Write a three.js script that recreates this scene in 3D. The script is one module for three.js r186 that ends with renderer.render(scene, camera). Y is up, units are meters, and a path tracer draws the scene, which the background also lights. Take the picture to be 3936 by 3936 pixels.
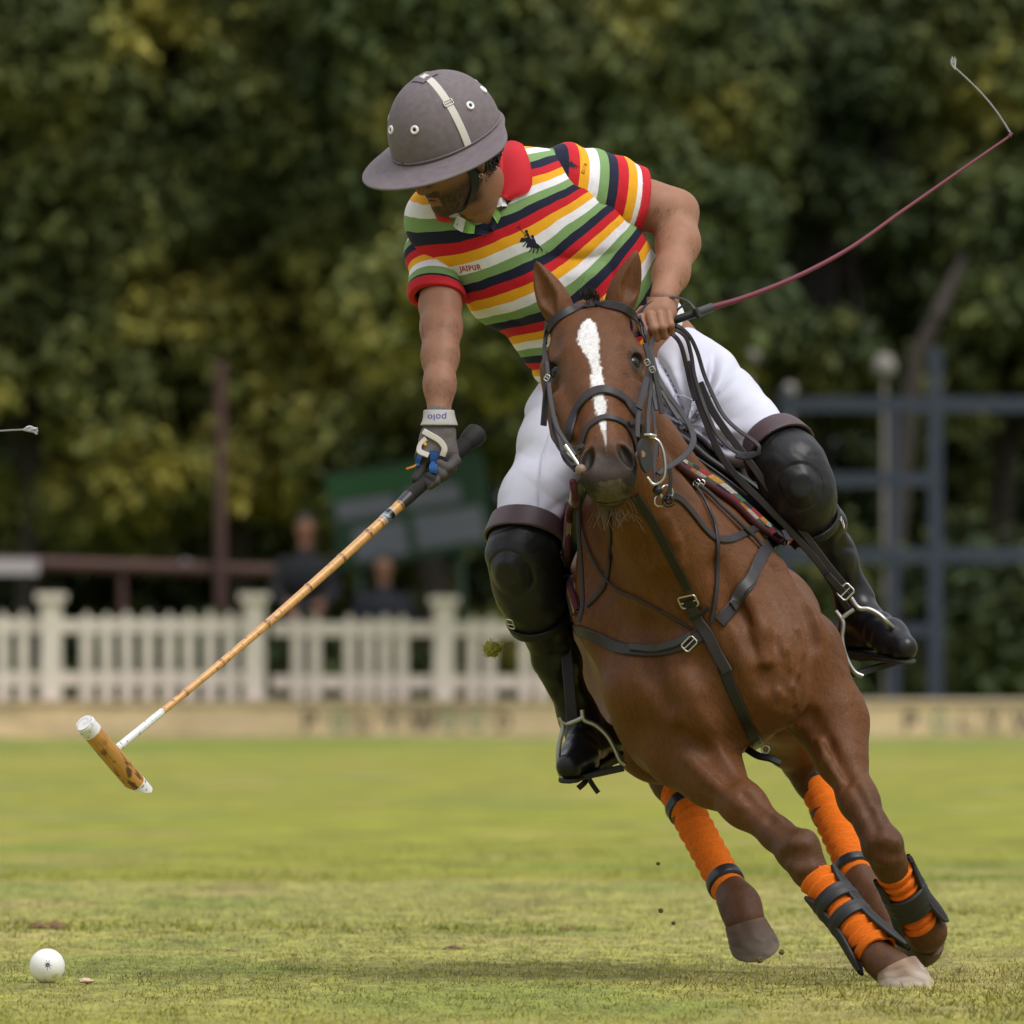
import * as THREE from 'three';
import { mergeGeometries } from 'three/addons/utils/BufferGeometryUtils.js';
import { DecalGeometry } from 'three/addons/geometries/DecalGeometry.js';

// ---------- camera, sky, sun, exposure ----------
const scene = new THREE.Scene();
const FOC = 50000, MID = 1968, HORIZON = 2463, EYE = 0.8, DIST = 30;
const PITCH = Math.atan((HORIZON - MID) / FOC);
const camera = new THREE.PerspectiveCamera(2 * Math.atan(MID / FOC) * 180 / Math.PI, 1, 1, 600);
camera.position.set(0, EYE, DIST);
camera.rotation.x = PITCH;
camera.focus = 30.35;
camera.userData.fStop = 8.2;
const SUN_DIR = new THREE.Vector3(0.5, 1.0, 0.42).normalize();
{ // overcast sky: a bright grey cloud deck, a little brighter overhead and around the hidden sun
  const W = 256, H = 128, d = new Float32Array(W * H * 4);
  for (let j = 0; j < H; j++) for (let i = 0; i < W; i++) {
    const up = ((j + 0.5) / H - 0.5) * Math.PI, az = ((i + 0.5) / W - 0.5) * 2 * Math.PI;
    const y = Math.sin(up), c = Math.cos(up), x = c * Math.cos(az), z = c * Math.sin(az);
    const toSun = Math.max(0, x * SUN_DIR.x + y * SUN_DIR.y + z * SUN_DIR.z);
    const cloud = 0.06 * Math.sin(x * 5 + z * 3) * Math.sin(z * 6 - y * 4 + 1) + 0.04 * Math.sin(x * 13 - z * 9 + 2);
    const v = y > 0 ? 0.27 + 0.6 * y + 0.3 * Math.pow(toSun, 6) + cloud : 0.12;
    const o = (j * W + i) * 4;
    d[o] = v * 0.97; d[o + 1] = v * 0.99; d[o + 2] = v * 1.05; d[o + 3] = 1;
  }
  const t = new THREE.DataTexture(d, W, H, THREE.RGBAFormat, THREE.FloatType);
  t.mapping = THREE.EquirectangularReflectionMapping; t.magFilter = THREE.LinearFilter; t.needsUpdate = true;
  scene.background = t; scene.environment = t;
}
const sun = new THREE.DirectionalLight(new THREE.Color(1, 0.96, 0.9), 1.5);
sun.name = 'sun'; sun.position.copy(SUN_DIR).multiplyScalar(60); sun.target.position.set(0, 1, -1);
sun.castShadow = true; sun.shadow.radius = 58; sun.shadow.mapSize.set(2048, 2048);
Object.assign(sun.shadow.camera, { left: -12, right: 12, top: 12, bottom: -12, near: 1, far: 200 });
scene.add(sun, sun.target);
const renderer = new THREE.WebGLRenderer({ antialias: true });
renderer.toneMapping = THREE.LinearToneMapping;
renderer.toneMappingExposure = 1.42;
renderer.shadowMap.enabled = true;

// ---------- small maths ----------
let seed = 12345;
const rnd = () => { seed = (seed + 0x6d2b79f5) | 0; let t = Math.imul(seed ^ (seed >>> 15), 1 | seed); t = (t + Math.imul(t ^ (t >>> 7), 61 | t)) ^ t; return ((t ^ (t >>> 14)) >>> 0) / 4294967296; };
const rr = (a, b) => a + (b - a) * rnd();
const clamp = (x, a = 0, b = 1) => x < a ? a : x > b ? b : x;
const mixN = (a, b, t) => a + (b - a) * t;
const sstep = (a, b, x) => { const t = clamp((x - a) / (b - a)); return t * t * (3 - 2 * t); };
const h3 = (x, y, z) => { let n = Math.imul(x, 374761393) ^ Math.imul(y, 668265263) ^ Math.imul(z, 1274126177); n = Math.imul(n ^ (n >>> 13), 1274126177); return ((n ^ (n >>> 16)) >>> 0) / 4294967296; };
function noise(x, y, z = 0) {
  const i = Math.floor(x), j = Math.floor(y), k = Math.floor(z); let u = x - i, v = y - j, w = z - k;
  u = u * u * (3 - 2 * u); v = v * v * (3 - 2 * v); w = w * w * (3 - 2 * w);
  const l = (a, b, t) => a + (b - a) * t;
  return l(l(l(h3(i, j, k), h3(i + 1, j, k), u), l(h3(i, j + 1, k), h3(i + 1, j + 1, k), u), v), l(l(h3(i, j, k + 1), h3(i + 1, j, k + 1), u), l(h3(i, j + 1, k + 1), h3(i + 1, j + 1, k + 1), u), v), w);
}
const fbm = (x, y, z = 0) => noise(x, y, z) * 0.55 + noise(x * 2.1 + 7, y * 2.1 + 3, z * 2.1) * 0.3 + noise(x * 4.3 + 1, y * 4.3 + 9, z * 4.3) * 0.15;
// a point at depth z, given where it appears in the photograph (3936 px square)
function P(px, py, z) {
  const dx = (px - MID) / FOC, dy = (MID - py) / FOC, s = Math.sin(PITCH), c = Math.cos(PITCH);
  const wy = dy * c + s, wz = dy * s - c, t = (z - DIST) / wz;
  return [dx * t, EYE + wy * t, z];
}
const PX = (n, z = 0) => n * (DIST - z) / FOC;      // a length of n photo pixels at depth z, in metres
const V = (a) => new THREE.Vector3(a[0], a[1], a[2]);
const add3 = (a, b, s = 1) => [a[0] + b[0] * s, a[1] + b[1] * s, a[2] + b[2] * s];
const sub3 = (a, b) => [a[0] - b[0], a[1] - b[1], a[2] - b[2]];
const dot3 = (a, b) => a[0] * b[0] + a[1] * b[1] + a[2] * b[2];
const crs = (a, b) => [a[1] * b[2] - a[2] * b[1], a[2] * b[0] - a[0] * b[2], a[0] * b[1] - a[1] * b[0]];
const len3 = (a) => Math.hypot(a[0], a[1], a[2]);
const nrm = (a) => { const l = len3(a) || 1; return [a[0] / l, a[1] / l, a[2] / l]; };
const lerp3 = (a, b, t) => [mixN(a[0], b[0], t), mixN(a[1], b[1], t), mixN(a[2], b[2], t)];
const lut = (pts) => (x) => { // smooth interpolation through [x, y] pairs
  if (x <= pts[0][0]) return pts[0][1];
  for (let i = 1; i < pts.length; i++) if (x <= pts[i][0]) {
    const p0 = pts[Math.max(0, i - 2)], p1 = pts[i - 1], p2 = pts[i], p3 = pts[Math.min(pts.length - 1, i + 1)], h = p2[0] - p1[0], t = (x - p1[0]) / h;
    const m1 = (p2[1] - p0[1]) / (p2[0] - p0[0] || 1) * h, m2 = (p3[1] - p1[1]) / (p3[0] - p1[0] || 1) * h, t2 = t * t, t3 = t2 * t;
    return (2 * t3 - 3 * t2 + 1) * p1[1] + (t3 - 2 * t2 + t) * m1 + (-2 * t3 + 3 * t2) * p2[1] + (t3 - t2) * m2;
  }
  return pts[pts.length - 1][1];
};

// ---------- signed distance modelling ----------
const smin = (a, b, k) => { const h = Math.max(k - Math.abs(a - b), 0) / k; return Math.min(a, b) - h * h * k * 0.25; };
const smax = (a, b, k) => -smin(-a, -b, k);
function cone(a, b, r1, r2 = r1, k = 0.03) { // tapered capsule
  const ab = sub3(b, a), l2 = dot3(ab, ab) || 1e-9, m = lerp3(a, b, 0.5);
  return { k, c: m, r: Math.sqrt(l2) / 2 + Math.max(r1, r2), f: (x, y, z) => {
    const px = x - a[0], py = y - a[1], pz = z - a[2], h = clamp((px * ab[0] + py * ab[1] + pz * ab[2]) / l2);
    return Math.hypot(px - ab[0] * h, py - ab[1] * h, pz - ab[2] * h) - (r1 + (r2 - r1) * h);
  } };
}
function chain(pts, k = 0.03) { const out = []; for (let i = 1; i < pts.length; i++) out.push(cone(pts[i - 1][0], pts[i][0], pts[i - 1][1], pts[i][1], k)); return out; }
function oval(c, r, k = 0.03, A = [1, 0, 0], B = [0, 1, 0]) { // ellipsoid with axes A, B and A x B
  const C = crs(A, B), [ra, rb, rc] = r, mr = Math.max(ra, rb, rc);
  return { k, c, r: mr, f: (x, y, z) => {
    const px = x - c[0], py = y - c[1], pz = z - c[2];
    const a = (px * A[0] + py * A[1] + pz * A[2]) / ra, b = (px * B[0] + py * B[1] + pz * B[2]) / rb, d = (px * C[0] + py * C[1] + pz * C[2]) / rc;
    const k0 = Math.sqrt(a * a + b * b + d * d), k1 = Math.sqrt(a * a / (ra * ra) + b * b / (rb * rb) + d * d / (rc * rc));
    return k1 < 1e-9 ? -Math.min(ra, rb, rc) : k0 * (k0 - 1) / k1;
  } };
}
const cut = (p) => ({ ...p, cut: true });
function field(prims) {
  const n = prims.length;
  return (x, y, z) => {
    let d = 1e3;
    for (let i = 0; i < n; i++) {
      const p = prims[i];
      if (p.c) {
        const lb = Math.hypot(x - p.c[0], y - p.c[1], z - p.c[2]) - p.r;
        if (p.cut) { if (-lb < d - p.k) continue; } else if (lb > d + p.k) continue;
      }
      const v = p.f(x, y, z);
      d = p.cut ? smax(d, -v, p.k) : smin(d, v, p.k);
    }
    return d;
  };
}
// sparse surface nets; returns BufferGeometry with normals from the field
function skin(f, lo, hi, cell, { color, uv, slack = 1.4, keep } = {}) {
  const B = 8, nb = [0, 1, 2].map((i) => Math.ceil((hi[i] - lo[i]) / (cell * B))), half = cell * B * 0.866 * slack;
  const NX = nb[0] * B + 1, NY = nb[1] * B + 1, pos = [], ids = new Map(), quads = [];
  const key = (i, j, k) => (k * NY + j) * NX + i;
  const S = B + 1, val = new Float32Array(S * S * S), edges = [];
  for (let bk = 0; bk < nb[2]; bk++) for (let bj = 0; bj < nb[1]; bj++) for (let bi = 0; bi < nb[0]; bi++) {
    const ox = lo[0] + bi * B * cell, oy = lo[1] + bj * B * cell, oz = lo[2] + bk * B * cell;
    if (Math.abs(f(ox + cell * B / 2, oy + cell * B / 2, oz + cell * B / 2)) > half) continue;
    for (let k = 0, o = 0; k < S; k++) for (let j = 0; j < S; j++) for (let i = 0; i < S; i++, o++) val[o] = f(ox + i * cell, oy + j * cell, oz + k * cell);
    for (let k = 0; k < B; k++) for (let j = 0; j < B; j++) for (let i = 0; i < B; i++) {
      const b = (k * S + j) * S + i;
      let m = 0;
      for (let c = 0; c < 8; c++) if (val[b + (c & 1) + (c >> 1 & 1) * S + (c >> 2) * S * S] < 0) m |= 1 << c;
      if (m === 0 || m === 255) continue;
      let sx = 0, sy = 0, sz = 0, n = 0;
      for (let a = 0; a < 3; a++) for (let c = 0; c < 8; c++) {
        if (c >> a & 1) continue;
        const e = c | 1 << a;
        if ((m >> c & 1) === (m >> e & 1)) continue;
        const va = val[b + (c & 1) + (c >> 1 & 1) * S + (c >> 2) * S * S], vb = val[b + (e & 1) + (e >> 1 & 1) * S + (e >> 2) * S * S], t = va / (va - vb);
        sx += (c & 1) + (a === 0 ? t : 0); sy += (c >> 1 & 1) + (a === 1 ? t : 0); sz += (c >> 2) + (a === 2 ? t : 0); n++;
      }
      const gi = bi * B + i, gj = bj * B + j, gk = bk * B + k;
      ids.set(key(gi, gj, gk), pos.length / 3);
      pos.push(lo[0] + (gi + sx / n) * cell, lo[1] + (gj + sy / n) * cell, lo[2] + (gk + sz / n) * cell);
      const s0 = m & 1;
      if (s0 !== (m >> 1 & 1)) edges.push(gi, gj, gk, 0, s0);
      if (s0 !== (m >> 2 & 1)) edges.push(gi, gj, gk, 1, s0);
      if (s0 !== (m >> 4 & 1)) edges.push(gi, gj, gk, 2, s0);
    }
  }
  for (let e = 0; e < edges.length; e += 5) {
    const [i, j, k, a, s] = edges.slice(e, e + 5);
    const q = a === 0 ? [[0, 0, 0], [0, -1, 0], [0, -1, -1], [0, 0, -1]] : a === 1 ? [[0, 0, 0], [0, 0, -1], [-1, 0, -1], [-1, 0, 0]] : [[0, 0, 0], [-1, 0, 0], [-1, -1, 0], [0, -1, 0]];
    const v = q.map(([x, y, z]) => ids.get(key(i + x, j + y, k + z)));
    if (v.some((x) => x === undefined)) continue;
    if (s) quads.push(v[0], v[1], v[2], v[0], v[2], v[3]); else quads.push(v[0], v[2], v[1], v[0], v[3], v[2]);
  }
  const n = pos.length / 3, nor = new Float32Array(n * 3), e = cell * 0.6;
  const grad = (x, y, z) => { const a = f(x + e, y - e, z - e), b = f(x - e, y - e, z + e), c = f(x - e, y + e, z - e), d = f(x + e, y + e, z + e); return [a - b - c + d, -a - b + c + d, -a + b - c + d]; };
  for (let i = 0; i < n; i++) {
    let x = pos[i * 3], y = pos[i * 3 + 1], z = pos[i * 3 + 2], g = grad(x, y, z), l = len3(g) || 1;
    const d = f(x, y, z), m = clamp(d / (l / (4 * e)), -cell * 0.5, cell * 0.5);
    x -= g[0] / l * m; y -= g[1] / l * m; z -= g[2] / l * m;
    pos[i * 3] = x; pos[i * 3 + 1] = y; pos[i * 3 + 2] = z;
    g = grad(x, y, z); l = len3(g) || 1;
    nor[i * 3] = g[0] / l; nor[i * 3 + 1] = g[1] / l; nor[i * 3 + 2] = g[2] / l;
  }
  const g = new THREE.BufferGeometry();
  g.setAttribute('position', new THREE.Float32BufferAttribute(pos, 3));
  g.setAttribute('normal', new THREE.BufferAttribute(nor, 3));
  if (color) { const c = new Float32Array(n * 3); for (let i = 0; i < n; i++) { const v = color(pos[i * 3], pos[i * 3 + 1], pos[i * 3 + 2], nor[i * 3], nor[i * 3 + 1], nor[i * 3 + 2]); c[i * 3] = v[0]; c[i * 3 + 1] = v[1]; c[i * 3 + 2] = v[2]; } g.setAttribute('color', new THREE.BufferAttribute(c, 3)); }
  if (uv) { const c = new Float32Array(n * 2); for (let i = 0; i < n; i++) { const v = uv(pos[i * 3], pos[i * 3 + 1], pos[i * 3 + 2]); c[i * 2] = v[0]; c[i * 2 + 1] = v[1]; } g.setAttribute('uv', new THREE.BufferAttribute(c, 2)); }
  let idx = quads;
  if (keep) { idx = []; for (let q = 0; q < quads.length; q += 3) { let ok = false; for (let c = 0; c < 3; c++) { const o = quads[q + c] * 3; if (keep(pos[o], pos[o + 1], pos[o + 2])) ok = true; } if (ok) idx.push(quads[q], quads[q + 1], quads[q + 2]); } }
  g.setIndex(idx);
  return g;
}
function bounds(prims, pad = 0.03) {
  const lo = [1e9, 1e9, 1e9], hi = [-1e9, -1e9, -1e9];
  for (const p of prims) if (!p.cut && p.c) for (let i = 0; i < 3; i++) { lo[i] = Math.min(lo[i], p.c[i] - p.r - pad); hi[i] = Math.max(hi[i], p.c[i] + p.r + pad); }
  return [lo, hi];
}
// first hit of the ray through a photo pixel with a field; returns [point, normal]
function hit(f, px, py, zFrom = 0.6, zTo = -2.4) {
  const a = P(px, py, zFrom), b = P(px, py, zTo), l = len3(sub3(b, a)), dir = nrm(sub3(b, a));
  let t = 0, best = 1e9, bt = 0;
  for (let i = 0; i < 400 && t < l; i++) {
    const p = add3(a, dir, t), d = f(p[0], p[1], p[2]);
    if (d < best) { best = d; bt = t; }
    if (d < 0.0006) { bt = t; break; }
    t += Math.max(d * 0.6, 0.001);
  }
  const p = add3(a, dir, bt), e = 0.004;
  const n = nrm([f(p[0] + e, p[1], p[2]) - f(p[0] - e, p[1], p[2]), f(p[0], p[1] + e, p[2]) - f(p[0], p[1] - e, p[2]), f(p[0], p[1], p[2] + e) - f(p[0], p[1], p[2] - e)]);
  return [p, n, best];
}

// ---------- things, parts ----------
const taken = {};
const numbered = (n) => { const k = taken[n] = (taken[n] ?? -1) + 1; return k ? n + '_' + String(k).padStart(3, '0') : n; };
function thing(name, label, category, base = [0, 0, 0], group, kind) {
  const o = new THREE.Group(); o.name = numbered(name); o.position.set(base[0], base[1], base[2]); scene.add(o);
  if (label) o.userData.label = label; if (category) o.userData.category = category; if (group) o.userData.group = group; if (kind) o.userData.kind = kind;
  return o;
}
const rootOf = (o) => { while (o.parent && o.parent !== scene) o = o.parent; return o; };
// geometry is given in world coordinates; it becomes a mesh under its parent
function part(parent, name, geo, mat, label) {
  const r = rootOf(parent).position;
  geo.translate(-r.x, -r.y, -r.z);
  const m = new THREE.Mesh(geo, mat); m.name = name; m.castShadow = m.receiveShadow = true; if (label) m.userData.label = label;
  parent.add(m); return m;
}
function solo(name, geo, mat, label, category, base, group, kind) { // a thing that is one mesh
  geo.translate(-base[0], -base[1], -base[2]);
  const m = new THREE.Mesh(geo, mat); m.name = numbered(name); m.position.set(...base); m.castShadow = m.receiveShadow = true; scene.add(m);
  if (label) m.userData.label = label; if (category) m.userData.category = category; if (group) m.userData.group = group; if (kind) m.userData.kind = kind;
  return m;
}

// ---------- ready geometries ----------
const basis = (x, y, z, o) => new THREE.Matrix4().makeBasis(V(x), V(y), V(z)).setPosition(o[0], o[1], o[2]);
function orient(geo, o, y, xHint = [1, 0, 0]) { // turn geometry so that its y axis runs along y, at o
  y = nrm(y); let z = crs(xHint, y); if (len3(z) < 1e-4) z = crs([0, 0, 1], y); z = nrm(z); const x = crs(y, z);
  return geo.applyMatrix4(basis(x, y, z, o));
}
function rod(a, b, r1, r2 = r1, seg = 12) { const g = new THREE.CylinderGeometry(r2, r1, len3(sub3(b, a)), seg, 1); return orient(g, lerp3(a, b, 0.5), sub3(b, a)); }
function boxAt(x0, x1, y0, y1, z0, z1, bevel = 0) { const g = new THREE.BoxGeometry(x1 - x0, y1 - y0, z1 - z0); g.translate((x0 + x1) / 2, (y0 + y1) / 2, (z0 + z1) / 2); return g; }
const curve = (pts, closed = false, tension = 0.5) => new THREE.CatmullRomCurve3(pts.map(V), closed, 'centripetal', tension);
function tube(pts, r, seg = 0, radial = 8, closed = false) { return new THREE.TubeGeometry(curve(pts, closed), seg || pts.length * 6, r, radial, closed); }
// flat strap with rounded edges along points, each with an outward normal
function ribbon(pts, nors, width, thick, closed = false) {
  const n = pts.length, pos = [], idx = [], uvs = [], w = width / 2, h = thick / 2, b = Math.min(h * 0.8, w * 0.4);
  const sec = [[-w, -h + b], [-w, h - b], [-w + b, h], [w - b, h], [w, h - b], [w, -h + b], [w - b, -h], [-w + b, -h]], m = sec.length;
  let L = 0;
  for (let i = 0; i < n; i++) {
    const a = pts[closed ? (i - 1 + n) % n : Math.max(0, i - 1)], c = pts[closed ? (i + 1) % n : Math.min(n - 1, i + 1)];
    const t = nrm(sub3(c, a)); let nn = nors[i]; nn = nrm(add3(nn, t, -dot3(nn, t))); const s = crs(t, nn);
    const wf = typeof width === 'function' ? 1 : 1;
    for (let q = 0; q < m; q++) { const [u, v] = sec[q]; pos.push(pts[i][0] + s[0] * u * wf + nn[0] * v, pts[i][1] + s[1] * u * wf + nn[1] * v, pts[i][2] + s[2] * u * wf + nn[2] * v); uvs.push(u, L); }
    if (i < n - 1) L += len3(sub3(pts[i + 1], pts[i]));
  }
  const last = closed ? n : n - 1;
  for (let i = 0; i < last; i++) for (let q = 0; q < m; q++) { const a = i * m + q, b2 = i * m + (q + 1) % m, j = (i + 1) % n, c = j * m + q, d = j * m + (q + 1) % m; idx.push(a, c, b2, b2, c, d); }
  if (!closed) for (const e of [0, n - 1]) for (let q = 1; q < m - 1; q++) e ? idx.push(e * m, e * m + q, e * m + q + 1) : idx.push(0, q + 1, q);
  const g = new THREE.BufferGeometry();
  g.setAttribute('position', new THREE.Float32BufferAttribute(pos, 3)); g.setAttribute('uv', new THREE.Float32BufferAttribute(uvs, 2)); g.setIndex(idx);
  const flat = g.toNonIndexed(); flat.computeVertexNormals();
  return creased(flat);
}
function creased(g, deg = 38) { // smooth normals except across sharp edges
  const p = g.attributes.position, fn = [], map = new Map(), cosA = Math.cos(deg * Math.PI / 180), nor = new Float32Array(p.count * 3);
  const k = (i) => Math.round(p.getX(i) * 2e4) + ',' + Math.round(p.getY(i) * 2e4) + ',' + Math.round(p.getZ(i) * 2e4);
  for (let i = 0; i < p.count; i += 3) {
    const a = [p.getX(i), p.getY(i), p.getZ(i)], b = [p.getX(i + 1), p.getY(i + 1), p.getZ(i + 1)], c = [p.getX(i + 2), p.getY(i + 2), p.getZ(i + 2)];
    const m = crs(sub3(b, a), sub3(c, a)); fn.push(m);
    for (let j = 0; j < 3; j++) { const q = k(i + j); if (!map.has(q)) map.set(q, []); map.get(q).push(i / 3); }
  }
  for (let i = 0; i < p.count; i++) {
    const own = nrm(fn[Math.floor(i / 3)]); let s = [0, 0, 0];
    for (const f of map.get(k(i))) if (dot3(nrm(fn[f]), own) > cosA) s = add3(s, fn[f]);
    s = nrm(s); nor[i * 3] = s[0]; nor[i * 3 + 1] = s[1]; nor[i * 3 + 2] = s[2];
  }
  g.setAttribute('normal', new THREE.BufferAttribute(nor, 3));
  return g;
}
// strap that lies on a field, drawn through photo positions
function strapOn(f, pix, width, thick = 0.004, lift = 0, zFrom = 0.6, steps = 7) {
  const c = curve(pix.map(([x, y]) => [x, y, 0])), n = Math.max(8, pix.length * steps), pts = [], nors = [];
  for (let i = 0; i <= n; i++) { const q = c.getPoint(i / n), [p, nn] = hit(f, q.x, q.y, zFrom); pts.push(add3(p, nn, thick / 2 + lift)); nors.push(nn); }
  for (let r = 0; r < 2; r++) for (let i = 1; i < n; i++) { pts[i] = lerp3(pts[i], lerp3(pts[i - 1], pts[i + 1], 0.5), 0.5); nors[i] = nrm(lerp3(nors[i], lerp3(nors[i - 1], nors[i + 1], 0.5), 0.6)); }
  for (let i = 0; i <= n; i++) { const d = f(...pts[i]); if (d < thick / 2) pts[i] = add3(pts[i], nors[i], Math.min(0.01, thick / 2 - d)); }
  return ribbon(pts, nors, width, thick);
}
// free strap through photo positions with depths [px, py, z]; face = direction the flat side looks
function strapFree(pix, width, thick = 0.004, face = [0, 0, 1], steps = 8, twist) {
  const c = curve(pix.map((q) => P(...q))), n = Math.max(10, pix.length * steps), pts = [], nors = [];
  for (let i = 0; i <= n; i++) { const q = c.getPoint(i / n); pts.push([q.x, q.y, q.z]); nors.push(twist ? nrm(twist(i / n)) : face); }
  return ribbon(pts, nors, width, thick);
}
const cordFree = (pix, r, radial = 6) => tube(pix.map((q) => P(...q)), r, pix.length * 8, radial);
// rectangular wire frame buckle lying in plane (x, y) at o
function buckleGeo(o, x, y, w, h, r) {
  x = nrm(x); const n = nrm(crs(x, y)); y = crs(n, x);
  const at = (u, v, q = 0) => add3(add3(add3(o, x, u), y, v), n, q), c = r * 1.6, W = w / 2, H = h / 2;
  const ring = [[-W, -H + c], [-W, H - c], [-W + c, H], [W - c, H], [W, H - c], [W, -H + c], [W - c, -H], [-W + c, -H]].map(([u, v]) => at(u, v, r));
  const g1 = new THREE.TubeGeometry(new THREE.CatmullRomCurve3(ring.map(V), true, 'catmullrom', 0.1), 48, r, 6, true);
  return mergeGeometries([g1.toNonIndexed(), rod(at(-W, 0, r * 1.4), at(W * 1.02, 0, r * 2.2), r * 0.8, r * 0.7, 6).toNonIndexed()]);
}

// ---------- textures ----------
function dataTex(w, h, fn, srgb = true, rep) {
  const d = new Uint8Array(w * h * 4);
  for (let j = 0; j < h; j++) for (let i = 0; i < w; i++) { const c = fn(i / w, j / h, i, j), o = (j * w + i) * 4; d[o] = clamp(c[0]) * 255; d[o + 1] = clamp(c[1]) * 255; d[o + 2] = clamp(c[2]) * 255; d[o + 3] = c[3] === undefined ? 255 : clamp(c[3]) * 255; }
  const t = new THREE.DataTexture(d, w, h); t.magFilter = THREE.LinearFilter; t.minFilter = THREE.LinearMipmapLinearFilter; t.wrapS = t.wrapT = THREE.RepeatWrapping; if (srgb) t.colorSpace = THREE.SRGBColorSpace; if (rep) t.repeat.set(...rep); t.needsUpdate = true; return t;
}
function canvasTex(w, h, draw) { const c = document.createElement('canvas'); c.width = w; c.height = h; draw(c.getContext('2d'), w, h); const t = new THREE.CanvasTexture(c); t.colorSpace = THREE.SRGBColorSpace; t.magFilter = THREE.LinearFilter; return t; }
// tileable noise: periodic lattice
const pn = (x, y, per, s = 0) => { const i = Math.floor(x), j = Math.floor(y); let u = x - i, v = y - j; u = u * u * (3 - 2 * u); v = v * v * (3 - 2 * v); const m = (a) => ((a % per) + per) % per; return mixN(mixN(h3(m(i), m(j), s), h3(m(i + 1), m(j), s), u), mixN(h3(m(i), m(j + 1), s), h3(m(i + 1), m(j + 1), s), u), v); };
const lin = (r, g, b) => new THREE.Color().setRGB(r, g, b);
const std = (c, roughness = 0.8, o = {}) => new THREE.MeshStandardMaterial({ color: c, roughness, ...o });
const phys = (c, roughness = 0.8, o = {}) => new THREE.MeshPhysicalMaterial({ color: c, roughness, ...o });

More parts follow.
